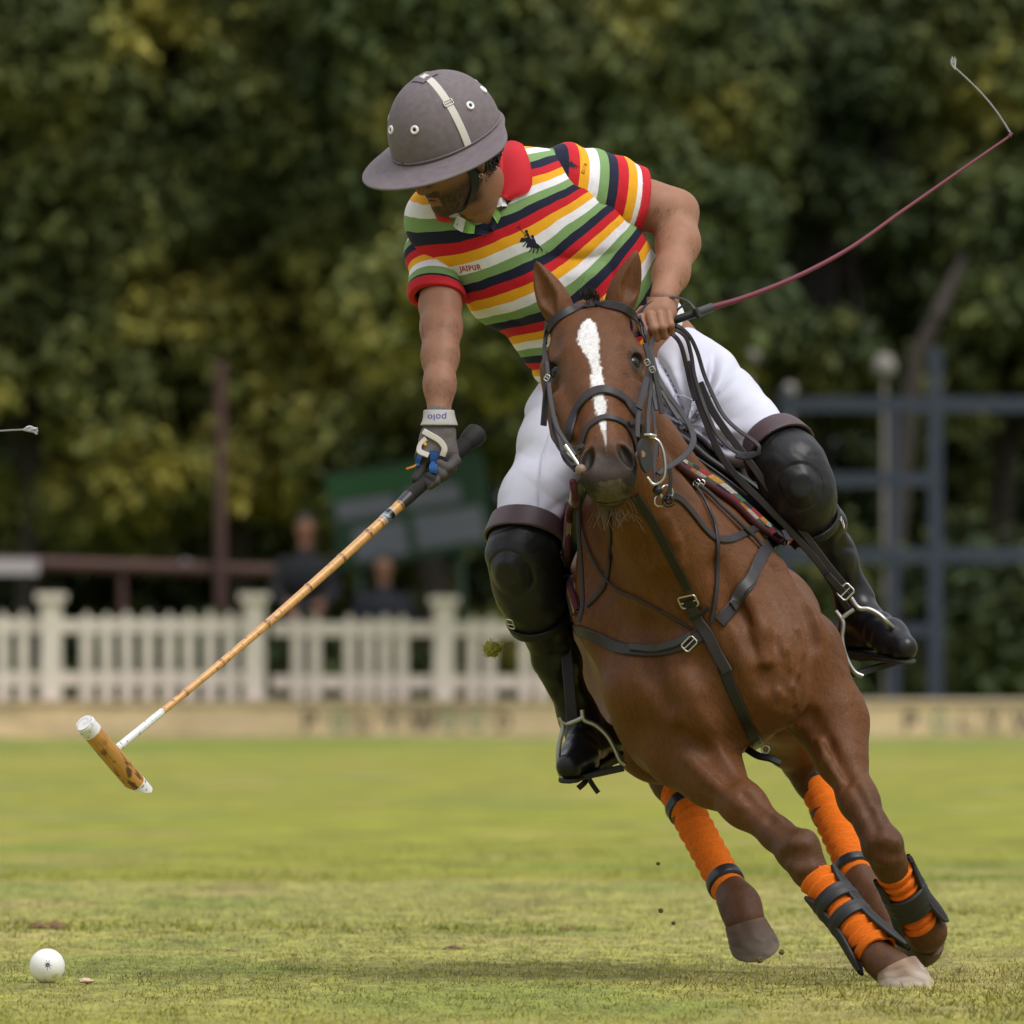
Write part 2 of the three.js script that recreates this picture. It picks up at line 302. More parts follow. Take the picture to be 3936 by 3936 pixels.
// ================= the ground =================
const PD = (x, y, z) => P(x * 2.0373, y * 2.0373, z);   // position given on the 1932 px view of the photograph
{
  // mown turf: a lush strip by the wall, a drier one, a vivid one and straw-green turf near by, all with ragged edges
  const ramp = [[-70, [0.53, 0.58, 0.18]], [-58, [0.61, 0.605, 0.19]], [-37, [0.61, 0.605, 0.18]], [-31, [0.595, 0.605, 0.14]], [-15, [0.6, 0.6, 0.17]], [-9, [0.645, 0.63, 0.28]], [0, [0.655, 0.637, 0.3]]];
  const tone = (x, z) => {
    const zz = z + (fbm(x * 0.3 + 9, z * 0.12, 2) - 0.5) * 10 + (fbm(x * 1.6, z * 0.7, 5) - 0.5) * 5; let c = ramp[ramp.length - 1][1];
    if (zz <= ramp[0][0]) c = ramp[0][1]; else for (let i = 1; i < ramp.length; i++) if (zz < ramp[i][0]) { c = lerp3(ramp[i - 1][1], ramp[i][1], sstep(ramp[i - 1][0], ramp[i][0], zz)); break; }
    const lush = sstep(0.56, 0.72, fbm(x * 1.1 + 40, z * 0.5, 6)), dry = sstep(0.58, 0.74, fbm(x * 1.3 + 70, z * 0.6, 9));
    return lerp3(lerp3(c, [0.5, 0.56, 0.2], lush * 0.6), [0.72, 0.64, 0.42], dry * 0.5);
  };
  const turf = dataTex(1024, 1024, (u, v) => {
    const x = u * 48 - 24, z = 12 - v * 96, t = tone(x, z), k = 0.9 + (noise(x * 5, z * 3, 8) - 0.5) * 0.2 + (noise(x * 15, z * 9, 2) - 0.5) * 0.14;
    return [t[0] * k, t[1] * k, t[2] * k];
  });
  turf.wrapS = turf.wrapT = THREE.ClampToEdgeWrapping;
  { // the near strip again, at blade scale
    const x0 = -2.4, x1 = 2.4, za = 5, zb = -13, N = 96, grid = []; for (let j = 0; j <= N; j++) for (let i = 0; i <= N; i++) grid.push(tone(mixN(x0, x1, i / N), mixN(za, zb, j / N)));
    const near = dataTex(2048, 2048, (u, v, i, j) => {
      const gu = u * N, gv = v * N, a = Math.min(N - 1, gu | 0), b = Math.min(N - 1, gv | 0), t = lerp3(lerp3(grid[b * (N + 1) + a], grid[b * (N + 1) + a + 1], gu - a), lerp3(grid[(b + 1) * (N + 1) + a], grid[(b + 1) * (N + 1) + a + 1], gu - a), gv - b);
      const x = mixN(x0, x1, u), z = mixN(za, zb, v), m = noise(x * 24, z * 5, 3), f = noise(x * 90, z * 16, 7), h = h3(i, j, 5), straw = sstep(0.83, 0.95, noise(x * 130, z * 26, 11));
      const w = sstep(zb, zb + 6, z), k = 0.89 - 0.02 * w + ((m - 0.5) * 0.24 + (f - 0.5) * 0.3) * (0.35 + 0.65 * w) + (h - 0.5) * 0.16 * w, soil = sstep(0.78, 0.86, noise(x * 2.3 + 3, z * 0.8 + 4, 21)) * sstep(0.45, 0.7, f);
      return lerp3(lerp3(t, [0.82, 0.76, 0.52], straw * 0.7 * w), [0.46, 0.36, 0.22], soil * 0.7 * w).map((c) => c * k);
    });
    near.wrapS = near.wrapT = THREE.ClampToEdgeWrapping;
    const nb = dataTex(512, 512, (u, v) => { const h = pn(u * 256, v * 128, 256) * 0.6 + pn(u * 64, v * 32, 64, 3) * 0.4; return [h, h, h]; }, false, [6, 14]);
    const g = new THREE.PlaneGeometry(x1 - x0, za - zb, 60, 120).rotateX(-Math.PI / 2); const uvA = g.attributes.uv; for (let i = 0; i < uvA.count; i++) uvA.setY(i, 1 - uvA.getY(i)); g.translate((x0 + x1) / 2, 0.004, (za + zb) / 2);
    const m = new THREE.Mesh(g, std(0xffffff, 1, { map: near, bumpMap: nb, bumpScale: 0.008 })); m.name = 'near_turf'; m.receiveShadow = true; m.userData = { kind: 'structure', label: 'close-mown straw and green turf around the pony', category: 'field' }; scene.add(m);
  }
  const bump = dataTex(512, 512, (u, v) => { const h = pn(u * 128, v * 128, 128) * 0.6 + pn(u * 32, v * 32, 32, 3) * 0.4; return [h, h, h]; }, false, [48, 96]);
  const pos = [], uv = [], idx = [], NX = 40, NZ = 160;
  for (let j = 0; j <= NZ; j++) for (let i = 0; i <= NX; i++) {
    const x = -24 + 48 * i / NX, z = 12 - 96 * j / NZ;
    pos.push(x, 0, z); uv.push(i / NX, j / NZ);
    if (i < NX && j < NZ) { const a = j * (NX + 1) + i; idx.push(a, a + NX + 2, a + NX + 1, a, a + 1, a + NX + 2); }
  }
  const g = new THREE.BufferGeometry(); g.setAttribute('position', new THREE.Float32BufferAttribute(pos, 3)); g.setAttribute('uv', new THREE.Float32BufferAttribute(uv, 2)); g.setIndex(idx); g.computeVertexNormals();
  const field_ = new THREE.Mesh(g, std(0xffffff, 1, { map: turf, bumpMap: bump, bumpScale: 0.02, side: THREE.DoubleSide })); field_.name = 'polo_field'; field_.receiveShadow = true;
  field_.userData = { kind: 'structure', label: 'mown polo field of short green and straw coloured turf', category: 'field' }; scene.add(field_);
  const earth = new THREE.Mesh(new THREE.PlaneGeometry(900, 900).rotateX(-Math.PI / 2), std(lin(0.11, 0.13, 0.05), 1)); earth.name = 'ground'; earth.position.y = -0.02; earth.receiveShadow = true;
  earth.userData = { kind: 'structure', label: 'open land reaching out around the polo field', category: 'ground' }; scene.add(earth);
}
{ // grass blades on the near turf, where the lens can tell them apart
  const blade = (a, lean, h, w) => {
    const c = Math.cos(a), s = Math.sin(a), p = [], ix = [];
    for (let k = 0; k <= 2; k++) { const t = k / 2, o = lean * t * t, ww = w * (1 - t * 0.85); p.push(c * o - s * ww, h * t, s * o + c * ww, c * o + s * ww, h * t, s * o - c * ww); }
    ix.push(0, 1, 2, 1, 3, 2, 2, 3, 4, 3, 5, 4);
    const g = new THREE.BufferGeometry(); g.setAttribute('position', new THREE.Float32BufferAttribute(p, 3)); g.setIndex(ix); return g;
  };
  const tuft = () => { const l = []; for (let i = 0; i < 6; i++) { const g = blade(rr(0, 6.28), rr(0.006, 0.02), rr(0.004, 0.014), rr(0.0008, 0.0015)); g.translate(rr(-0.03, 0.03), 0, rr(-0.03, 0.03)); l.push(g); } const g = mergeGeometries(l); g.computeVertexNormals(); const n = g.attributes.normal; for (let i = 0; i < n.count; i++) { const v = nrm([n.getX(i) * 0.35, 1, n.getZ(i) * 0.35]); n.setXYZ(i, ...v); } return g; };
  const spots = [];
  const want = (z) => z > -5 ? 1 : 1 - sstep(-5, -24, z) * 0.97;
  for (let i = 0; i < 300000 && spots.length < 20000; i++) {
    const z = 4.6 - Math.pow(rnd(), 1.25) * 28, half = (DIST - z) * 0.0394 + 0.5, x = rr(-half, half);
    if (rnd() > want(z)) continue;
    spots.push([x, z]);
  }
  const mat = phys(0xffffff, 0.9, { side: THREE.DoubleSide, transmission: 0.4, specularIntensity: 0.15 });
  const col = new THREE.Color(), M = new THREE.Matrix4(), q = new THREE.Quaternion(), e = new THREE.Euler(), parts = 3;
  for (let k = 0; k < parts; k++) {
    const list = spots.filter((_, i) => i % parts === k), im = new THREE.InstancedMesh(tuft(), mat, list.length);
    list.forEach(([x, z], i) => {
      const a = fbm(x * 0.8 + 20, z * 0.35 + 5, 3), dry = clamp((a - 0.42) * 2.6 + rr(-0.32, 0.45) - sstep(-9, -20, z) * 0.3), lush = noise(x * 0.9 + 5, z * 0.5, 7) > 0.74;
      const s = rr(0.7, 1.25) * (lush ? 1.5 : 1) * 1;
      M.compose(new THREE.Vector3(x, 0.003, z), q.setFromEuler(e.set(rr(-0.15, 0.15), rr(0, 6.28), rr(-0.15, 0.15))), new THREE.Vector3(s, s * rr(0.6, 1.2), s));
      im.setMatrixAt(i, M);
      const v = rr(0.8, 1.15);
      if (rnd() < 0.04) col.setRGB(0.9 * v, 0.82 * v, 0.48 * v); else col.setRGB(mixN(0.5, 0.8, dry) * v, mixN(0.55, 0.7, dry) * v, mixN(0.07, 0.22, dry) * v);
      im.setColorAt(i, col);
    });
    im.name = numbered('turf_grass'); im.castShadow = im.receiveShadow = true;
    im.userData = { kind: 'stuff', label: 'short grass blades of the near turf under the pony', category: 'grass' }; scene.add(im);
  }
}
// loose clods and divots
const soilMat = std(lin(0.16, 0.09, 0.045), 1, { vertexColors: true });
function clodGeo(r, greens = 0.3, flat = 0.6) {
  const g = new THREE.IcosahedronGeometry(r, 3), p = g.attributes.position, c = [], o = rr(0, 99);
  for (let i = 0; i < p.count; i++) {
    const v = [p.getX(i), p.getY(i), p.getZ(i)], k = 0.55 + fbm(v[0] / r * 2.2 + o, v[1] / r * 2.2, v[2] / r * 2.2) * 0.9; p.setXYZ(i, v[0] * k, v[1] * k * flat, v[2] * k);
    const n = noise(v[0] / r * 3 + o, v[1] / r * 3, v[2] / r * 3); if (n < greens) c.push(1.6, 2.8, 0.8); else c.push(0.8 + n * 0.4, 0.8 + n * 0.4, 0.8 + n * 0.4);
  }
  g.setAttribute('color', new THREE.Float32BufferAttribute(c, 3)); g.computeVertexNormals(); return g;
}
{
  const onGround = (px, py) => { const z = DIST - EYE * FOC / (py - HORIZON) * 1; return [(px - MID) * (DIST - z) / FOC, 0, z]; };
  const spots = [[185, 3575, 0.05, 'tan scuffed divot of bare soil behind the white ball'], [538, 3590, 0.018, 'small brown divot at mid left of the turf, nearer the ball'], [660, 3592, 0.018, 'small brown divot at mid left of the turf, farther from the ball'], [890, 3662, 0.018, 'little pale brown clod in front of the lush grass patch'],
    [2180, 3578, 0.026, 'dark brown clod lying left of the raised hind hoof'], [2430, 3578, 0.016, 'small dark clod nearest below the raised hind hoof on its left'], [1745, 3655, 0.03, 'flat brown divot in the turf below the rider\'s stirrup']];
  for (const [px, py, r, label] of spots) { const b = onGround(px, py), g = clodGeo(r, 0.2, 0.35); g.translate(b[0], r * 0.12, b[2]); solo('divot', g, soilMat, label, 'divot', b, 'divots and clods lying on the turf'); }
  // thrown turf in the air
  const air = [[1893, 2495, -0.9, 0.02, 'clump of green turf flying beside the rider\'s right boot'], [2530, 3320, -0.7, 0.0045, 'tiny clod in the air left of the orange hind bandage, higher one'], [2540, 3500, -0.7, 0.006, 'tiny clod in the air left of the raised hind hoof'], [2588, 3548, -0.7, 0.0045, 'tiny clod in the air beside the raised hind hoof, lower one'], [2920, 3690, -0.9, 0.008, 'small clod falling just under the raised hind hoof'], [3004, 3660, -0.9, 0.007, 'small clod falling right of the raised hind hoof']];
  air.forEach(([px, py, z, r, label], i) => {
    const b = P(px, py, z), list = [clodGeo(r, i ? 0.2 : 0.75, 0.9).toNonIndexed()];
    if (!i) for (let k = 0; k < 110; k++) { const d = nrm([rr(-1, 1), rr(-1, 1), rr(-1, 1)]), a = add3([0, 0, 0], d, r * 0.45), e = add3(add3(a, d, rr(0.008, 0.022)), [rr(-1, 1), rr(-1, 1), rr(-1, 1)], 0.006), t = rod(a, e, 0.0014, 0.0006, 4).toNonIndexed(), n = t.attributes.position.count, c = []; for (let j = 0; j < n; j++) c.push(2.4, 4.2, 1.0); t.setAttribute('color', new THREE.Float32BufferAttribute(c, 3)); list.push(t); }
    const g = mergeGeometries(list.map((q) => { q.deleteAttribute('uv'); return q; })); g.translate(...b); solo('turf_clod', g, soilMat, label, 'clod', b, 'clods of turf thrown up by the hooves');
  });
}

// ================= boundary: wall, picket fences, frames =================
const ZW = -78;
const wallMat = (() => {
  const t = dataTex(1024, 128, (u, v) => { const x = u * 20, y = v; const a = fbm(x * 3, y * 4, 3), b = fbm(x * 20, y * 16, 9), st = sstep(0.6, 0.8, fbm(x * 2.2, y * 1.5, 11)); const k = 0.93 + (a - 0.5) * 0.25 + (b - 0.5) * 0.2 - st * 0.12; return [0.93 * k, 0.82 * k, 0.66 * k]; });
  return std(0xffffff, 0.95, { map: t });
})();
{
  const b = P(MID, 2833, ZW), h = 0.285, w = thing('boundary_wall', 'low cream painted wall with faded lettering along the field edge', 'wall', [0, 0, ZW]);
  const g = new THREE.BoxGeometry(46, h, 0.3); g.translate(0, h / 2, ZW - 0.15);
  const uvA = g.attributes.uv, p = g.attributes.position; for (let i = 0; i < uvA.count; i++) uvA.setXY(i, p.getX(i) / 20, p.getY(i) / 0.3);
  part(w, 'wall_body', g, wallMat);
  const cop = new THREE.BoxGeometry(46, 0.03, 0.36); cop.translate(0, h + 0.015, ZW - 0.15); part(w, 'coping', cop, std(lin(0.62, 0.5, 0.38), 0.95));
  const text = canvasTex(1024, 128, (c, W, H) => { c.clearRect(0, 0, W, H); c.font = 'bold 128px sans-serif'; c.textBaseline = 'middle'; const s = 'POLYWOOD', cols = ['#6d6055', '#8b9b77', '#8a7a66', '#75705e', '#6f655a', '#8fa07c', '#8fa07c', '#85735f']; [...s].forEach((ch, i) => { c.fillStyle = cols[i]; c.fillText(ch, 8 + i * 126, H / 2 + 6); }); });
  for (const px of [1150, 3460]) { const l = P(px, 2770, ZW), pl = new THREE.PlaneGeometry(PX(860, ZW), 0.235); pl.translate(l[0] + PX(430, ZW), 0.145, ZW + 0.006); part(w, 'painted_lettering', pl, std(0xffffff, 0.95, { map: text, transparent: true })); }
}
const whitePaint = (r, g, b) => std(0xffffff, 0.85, { map: dataTex(128, 256, (u, v) => { const a = pn(u * 8, v * 16, 8, 1), e = pn(u * 32, v * 32, 32, 4), k = 0.88 + a * 0.1 + e * 0.08; return [r * k, g * k, b * k]; }) });
const fenceWhite = whitePaint(0.88, 0.84, 0.8), fenceGrey = fenceWhite;
function picketFence(label, mat, posts, from, to, z, gap, skip, dy) {
  const yTop = 0.285, f = thing('picket_fence', label, 'fence', [PD(from, 1300, z)[0], 0, z]);
  const top = PD(900, 1120 + dy, z)[1], X = (d) => PD(d, 1200, z)[0];
  for (const d of posts) {
    const w = 0.085, x = X(d), g = boxAt(x - w, x + w, yTop - 0.28, top - 0.06, z - w, z + w); const post = part(f, 'post', g, mat);
    const cap = boxAt(x - 0.125, x + 0.125, top - 0.0575, top + 0.005, z - 0.125, z + 0.125); part(post, 'post_cap', cap, mat);
  }
  for (const y of [PD(0, 1181 + dy, z)[1], PD(0, 1281 + dy, z)[1]]) part(f, 'rail', boxAt(X(from), X(to), y - 0.055, y + 0.055, z - 0.045, z + 0.005), mat);
  const n = Math.floor((to - from) / gap), shape = new THREE.Shape(), pw = 0.044, hgt = top - 0.135 - yTop; shape.moveTo(-pw, 0); shape.lineTo(pw, 0); shape.lineTo(pw, hgt - 0.06); shape.lineTo(0, hgt); shape.lineTo(-pw, hgt - 0.06);
  const base = new THREE.ExtrudeGeometry(shape, { depth: 0.022, bevelEnabled: false }), r = f.position;
  for (let i = 0; i < n; i++) {
    const d = from + (i + 0.5) * gap; if (posts.some((p) => Math.abs(p - d) < 30) || (skip && skip(i))) continue;
    const m = new THREE.Mesh(base, mat); m.name = 'picket'; m.position.set(X(d) - r.x, yTop - 0.01 + rr(-0.01, 0.01), z + 0.006 - r.z); m.rotation.z = rr(-0.012, 0.012); m.castShadow = m.receiveShadow = true; f.add(m);
  }
}
picketFence('white picket fence with square posts on the wall, left of the mallet', fenceWhite, [-290, 97, 480], -520, 500, ZW - 0.2, 39, null, 0);
picketFence('white picket fence with missing pickets between the mallet and the rider', fenceGrey, [838, 1190], 512, 1240, ZW - 0.3, 33, (i) => [0, 3, 8, 13, 16].includes(i), 6);
{ // blue tubular frame on the right
  const z = ZW - 1.2, m = std(lin(0.032, 0.042, 0.07), 0.7), f = thing('steel_frame', 'blue painted steel frame of beams standing behind the wall', 'frame', [PD(1765, 1325, z)[0], 0, z]);
  const bar = (n, x0, y0, x1, y1, r) => { const a = PD(x0, y0, z), b = PD(x1, y1, z); const g = x0 === x1 ? boxAt(a[0] - r, a[0] + r, b[1], a[1], z - r, z + r) : boxAt(a[0], b[0], a[1] - r, a[1] + r, z - r * 0.9, z + r * 0.9); part(f, n, g, m); };
  bar('post', 1765, 655, 1765, 1410, 0.058); bar('post', 1687, 765, 1687, 1410, 0.045); bar('post', 1480, 735, 1480, 1410, 0.045); bar('post', 2080, 655, 2080, 1410, 0.058);
  bar('rail', 1483, 763, 2100, 763, 0.062); bar('rail', 1483, 905, 1763, 905, 0.058); bar('rail', 1483, 1048, 2100, 1048, 0.06); bar('rail', 1483, 1188, 1763, 1188, 0.05); bar('rail', 1483, 1326, 2100, 1326, 0.04);
}
{ // rusty pole and pipe railing on the left
  const z = ZW - 2.5, m = std(lin(0.085, 0.042, 0.034), 0.8), p = thing('rusty_pole', 'tall rust brown steel pole rising behind the white fence', 'pole', [PD(416, 1200, z)[0], 0, z]);
  const a = PD(416, 690, z); part(p, 'shaft', rod([a[0], 0, z], [a[0], a[1], z], 0.052, 0.048, 14), m); part(p, 'pole_cap', rod([a[0], a[1], z], [a[0], a[1] + 0.03, z], 0.056, 0.03, 14), m);
  const r = thing('pipe_railing', 'rust brown horizontal pipe railing behind the white fence', 'railing', [PD(200, 1200, z)[0], 0, z - 0.1]);
  const q0 = PD(-120, 1058, z), q1 = PD(620, 1082, z); part(r, 'rail', rod([q0[0], q0[1], z - 0.1], [q1[0], q1[1], z - 0.1], 0.06, 0.06, 12), m);
  for (const d of [-110, 230, 610]) { const q = PD(d, 1070, z); part(r, 'post', rod([q[0], 0, z - 0.1], [q[0], q[1] - 0.06, z - 0.1], 0.035, 0.035, 10), m); }
  const pl = PD(28, 1068, z); part(r, 'plate', boxAt(pl[0] - 0.22, pl[0] + 0.2, pl[1] - 0.07, pl[1] + 0.06, z - 0.035, z - 0.02), std(lin(0.45, 0.42, 0.42), 0.8), 'pale metal plate on the rail');
}
{ // tilted banner with white panels; tree shade is painted into its darkened colours
  const z = ZW - 3.4, b = thing('sign_board', 'green banner board with white patches, painted darker for tree shade, tilted, behind the mallet', 'sign board', [PD(780, 1200, z)[0], 0, z]);
  const t = canvasTex(512, 320, (c) => { c.fillStyle = '#0b3018'; c.fillRect(0, 0, 512, 320); c.fillStyle = '#12451b'; c.fillRect(0, 20, 380, 70); c.fillStyle = '#5d6068'; for (const [x, y, w, h] of [[20, 100, 190, 60], [240, 96, 180, 60], [60, 190, 170, 110], [260, 180, 220, 110]]) c.fillRect(x, y, w, h); c.fillStyle = '#5d6670'; for (let i = 0; i < 4; i++) c.fillRect(275, 196 + i * 22, 180 - i * 22, 9); for (let i = 0; i < 3; i++) c.fillRect(80, 210 + i * 26, 120, 9); });
  const c = PD(775, 962, z), w = PX(300 * 2.0373, z), h = PX(185 * 2.0373, z), g = new THREE.BoxGeometry(w, h, 0.03); g.rotateZ(0.15); g.translate(...c);
  const edge = std(lin(0.03, 0.06, 0.04), 0.8), m = new THREE.Mesh(g, [edge, edge, edge, edge, std(0xffffff, 0.7, { map: t }), edge]); m.name = 'board'; m.castShadow = m.receiveShadow = true; m.geometry.translate(-b.position.x, 0, -z); b.add(m);
  for (const d of [680, 870]) { const q = PD(d, 1000, z - 0.06); part(b, 'post', rod([q[0], 0, z - 0.05], [q[0], q[1], z - 0.05], 0.03, 0.03, 8), edge); }
}
{ // pale stone posts half hidden in the shrubs on the right
  const m = std(lin(0.24, 0.22, 0.205), 0.9);
  for (const [d, y, zz, r, l] of [[1415, 668, -5, 0.085, 'pale round-topped garden post above the rider\'s left thigh'], [1668, 690, -5.2, 0.1, 'pale round-topped garden post left of the tall blue post'], [1490, 735, -4.6, 0.06, 'short grey garden post over the blue top rail']]) {
    const z = ZW + zz, q = PD(d, y, z), pts = [[0.001, r * 1.1], [r * 0.6, r * 0.9], [r, r * 0.3], [r * 1.05, -r * 0.4], [r * 0.7, -r * 0.9], [0.022, -r * 1.1], [0.025, -q[1]]].map(([x, yy]) => new THREE.Vector2(x, yy + q[1]));
    const g = new THREE.LatheGeometry(pts.reverse(), 14); g.translate(q[0], 0, z); solo('garden_post', g, m, l, 'post', [q[0], 0, z], 'pale posts in the shrubs');
  }
}

// ================= trees and shrubs =================
{
  const leafGeo = (n, spread, size) => { // a spray of leaves, each a folded pointed blade
    const list = [];
    for (let i = 0; i < n; i++) {
      const s = size * rr(0.7, 1.25), w = s * rr(0.28, 0.4), p = [0, 0, 0, -w, s * 0.1, s * 0.45, w, s * 0.1, s * 0.45, 0, -s * 0.12, s], g = new THREE.BufferGeometry();
      g.setAttribute('position', new THREE.Float32BufferAttribute([0, 0, 0, w, s * 0.1, s * 0.45, 0, -s * 0.04, s * 0.5, 0, 0, 0, 0, -s * 0.04, s * 0.5, -w, s * 0.1, s * 0.45, w, s * 0.1, s * 0.45, 0, -s * 0.2, s, 0, -s * 0.04, s * 0.5, 0, -s * 0.04, s * 0.5, 0, -s * 0.2, s, -w, s * 0.1, s * 0.45], 3));
      g.applyMatrix4(new THREE.Matrix4().makeRotationFromEuler(new THREE.Euler(rr(0.1, 1.3), rr(0, 6.28), rr(-0.4, 0.4), 'YXZ'))); g.translate(rr(-spread, spread), rr(-spread, spread), rr(-spread, spread)); list.push(g);
    }
    const g = mergeGeometries(list); g.computeVertexNormals(); return g;
  };
  const sprays = [leafGeo(8, 0.08, 0.13), leafGeo(8, 0.09, 0.15), leafGeo(7, 0.1, 0.17)];
  const leafMat = phys(0xffffff, 0.6, { side: THREE.DoubleSide, transmission: 0.3, specularIntensity: 0.3 }), bark = std(lin(0.03, 0.024, 0.019), 0.95);
  const M = new THREE.Matrix4(), q = new THREE.Quaternion(), e = new THREE.Euler(), col = new THREE.Color();
  // lumps: [D-x, D-y, radius m, flatten]; the crown is a union of leafy lumps
  function tree(name, label, x, z, trunkTop, lumps, perLump, palette, cat = 'tree', group = 'trees behind the boundary wall') {
    const t = thing(name, label, cat, [x, 0, z], group), segs = [[[x, -0.05, z], 0.16]];
    for (let i = 1; i <= 4; i++) segs.push([[x + rr(-0.12, 0.12), trunkTop * i / 4, z + rr(-0.1, 0.1)], 0.16 - i * 0.025]);
    const list = []; for (let i = 1; i < segs.length; i++) list.push(rod(segs[i - 1][0], segs[i][0], segs[i - 1][1], segs[i][1], 9));
    for (const [lx, ly, lz, r] of lumps) list.push(rod(segs[Math.min(4, 2 + Math.floor(rr(0, 3)))][0], [lx, ly, lz], 0.045, 0.015, 6));
    part(t, 'trunk', mergeGeometries(list), bark);
    const n = lumps.reduce((s, l) => s + Math.round(perLump * l[3] * l[3]), 0), per = Math.ceil(n / sprays.length) + lumps.length;
    const ims = sprays.map((g) => new THREE.InstancedMesh(g, leafMat, per)), used = [0, 0, 0];
    for (const [lx, ly, lz, r, fl = 0.85] of lumps) {
      const m = Math.round(perLump * r * r), tone = rr(0, 1);
      for (let i = 0; i < m; i++) {
        const d = nrm([rr(-1, 1), rr(-1, 1), rr(-1, 1)]), rad = r * Math.pow(rr(0.12, 1), 0.4) * (0.8 + 0.4 * noise(d[0] * 2 + lx * 3, d[1] * 2 + ly * 3, d[2] * 2)), k = i % 3;
        if (used[k] >= per) continue;
        M.compose(new THREE.Vector3(lx + d[0] * rad - x, ly + d[1] * rad * fl, lz + d[2] * rad - z), q.setFromEuler(e.set(rr(-0.5, 0.5), rr(0, 6.28), rr(-0.5, 0.5))), new THREE.Vector3(1, 1, 1).multiplyScalar(rr(0.65, 1.2)));
        ims[k].setMatrixAt(used[k], M);
        const young = noise(lx + d[0] * rad * 1.6 + 30, ly * 1.3 + d[1] * rad * 1.6, 5), pick = clamp(young * 0.9 + 0.02 + rr(-0.3, 0.3) + (tone - 0.5) * 0.22), c = palette[Math.min(palette.length - 1, Math.floor(pick * palette.length))], v = rr(0.75, 1.25);
        col.setRGB(c[0] * v, c[1] * v, c[2] * v); ims[k].setColorAt(used[k]++, col);
      }
    }
    ims.forEach((im, k) => { im.count = used[k]; im.name = 'crown'; im.userData.kind = 'stuff'; im.castShadow = im.receiveShadow = true; t.add(im); });
  }
  const warm = [[0.09, 0.115, 0.038], [0.12, 0.145, 0.042], [0.155, 0.175, 0.048], [0.205, 0.215, 0.055], [0.29, 0.28, 0.062], [0.4, 0.35, 0.07]];
  const olive = [[0.078, 0.108, 0.04], [0.1, 0.132, 0.044], [0.13, 0.16, 0.05], [0.165, 0.19, 0.056], [0.23, 0.24, 0.064], [0.31, 0.29, 0.07]];
  const dark = [[0.055, 0.082, 0.034], [0.068, 0.098, 0.038], [0.085, 0.115, 0.043], [0.11, 0.138, 0.048], [0.15, 0.17, 0.055], [0.2, 0.21, 0.062]];
  const lumpsAround = (dx0, dx1, dy0, dy1, z, n, r0, r1) => { const l = []; for (let i = 0; i < n; i++) { const zz = z + rr(-0.7, 0.7), p = PD(rr(dx0, dx1), rr(dy0, dy1), zz); l.push([p[0], p[1], zz, rr(r0, r1), rr(0.8, 1.3)]); } return l; };
  const zt = ZW - 6.5;
  tree('leafy_tree', 'yellow-green leafy tree at the left edge behind the rusty railing', PD(60, 1300, zt)[0], zt, 4.2, [...lumpsAround(-120, 240, -60, 380, zt, 30, 0.35, 0.6), ...lumpsAround(-120, 260, 360, 980, zt, 44, 0.3, 0.5)], 620, warm);
  tree('leafy_tree', 'golden-leaved tree behind the rusty pole and cane mallet', PD(430, 1300, zt)[0], zt - 0.4, 4.6, [...lumpsAround(230, 640, -60, 350, zt - 0.4, 32, 0.35, 0.6), ...lumpsAround(230, 650, 340, 940, zt - 0.4, 46, 0.3, 0.5)], 620, warm);
  tree('leafy_tree', 'olive green tree directly behind the rider\'s helmet and mallet arm', PD(800, 1300, zt)[0], zt + 0.2, 4.6, [...lumpsAround(620, 1020, -60, 350, zt + 0.2, 24, 0.35, 0.6), ...lumpsAround(620, 1000, 350, 860, zt + 0.2, 30, 0.3, 0.5), ...lumpsAround(640, 1150, 380, 700, ZW + 0.6, 12, 0.35, 0.5)], 620, olive);  // the last lumps are added, overhanging the fence to shade it
  tree('leafy_tree', 'green tree behind the rider\'s raised left shoulder', PD(1230, 1300, zt)[0], zt - 0.2, 4.8, [...lumpsAround(1010, 1440, -60, 450, zt - 0.2, 34, 0.35, 0.55), ...lumpsAround(1020, 1400, 300, 640, ZW + 0.4, 12, 0.35, 0.5)], 620, olive);  // forward lumps added here too, as a canopy shading the fence
  tree('leafy_tree', 'dark green tree behind the arc of the raised whip', PD(1560, 1300, zt)[0], zt - 0.6, 4.8, [...lumpsAround(1400, 1800, -60, 500, zt - 0.6, 30, 0.32, 0.52), ...lumpsAround(1380, 1640, 540, 780, zt - 0.2, 8, 0.25, 0.4)], 600, dark);
  tree('leafy_tree', 'dark tree at the right edge above the blue frame', PD(1880, 1300, zt)[0], zt - 0.3, 4.8, [...lumpsAround(1760, 2080, -60, 450, zt - 0.3, 24, 0.35, 0.55), ...lumpsAround(1780, 2050, 540, 760, zt + 0.2, 10, 0.3, 0.45)], 600, olive);
  // dense dark trees farther back
  const zb = ZW - 11;
  [['left edge', -80, 240], ['gap left of the rusty pole', 260, 560], ['gap behind the rider\'s mallet arm', 580, 900], ['rider\'s back', 920, 1240], ['rider\'s left thigh', 1260, 1580], ['blue frame', 1600, 2020]].forEach(([w, a, b]) =>
    tree('background_tree', 'dark dense tree far back, seen through gaps at the ' + w, PD((a + b) / 2, 1300, zb)[0], zb, 5.2, [...lumpsAround(a - 40, b + 40, -80, 520, zb, 16, 0.6, 0.95), ...lumpsAround(a - 40, b + 40, 500, 1330, zb + 0.3, 18, 0.55, 0.85)], 170, dark, 'tree', 'dense trees far behind'));
  // low shrubs right behind the fences
  const zs = ZW - 1.7;
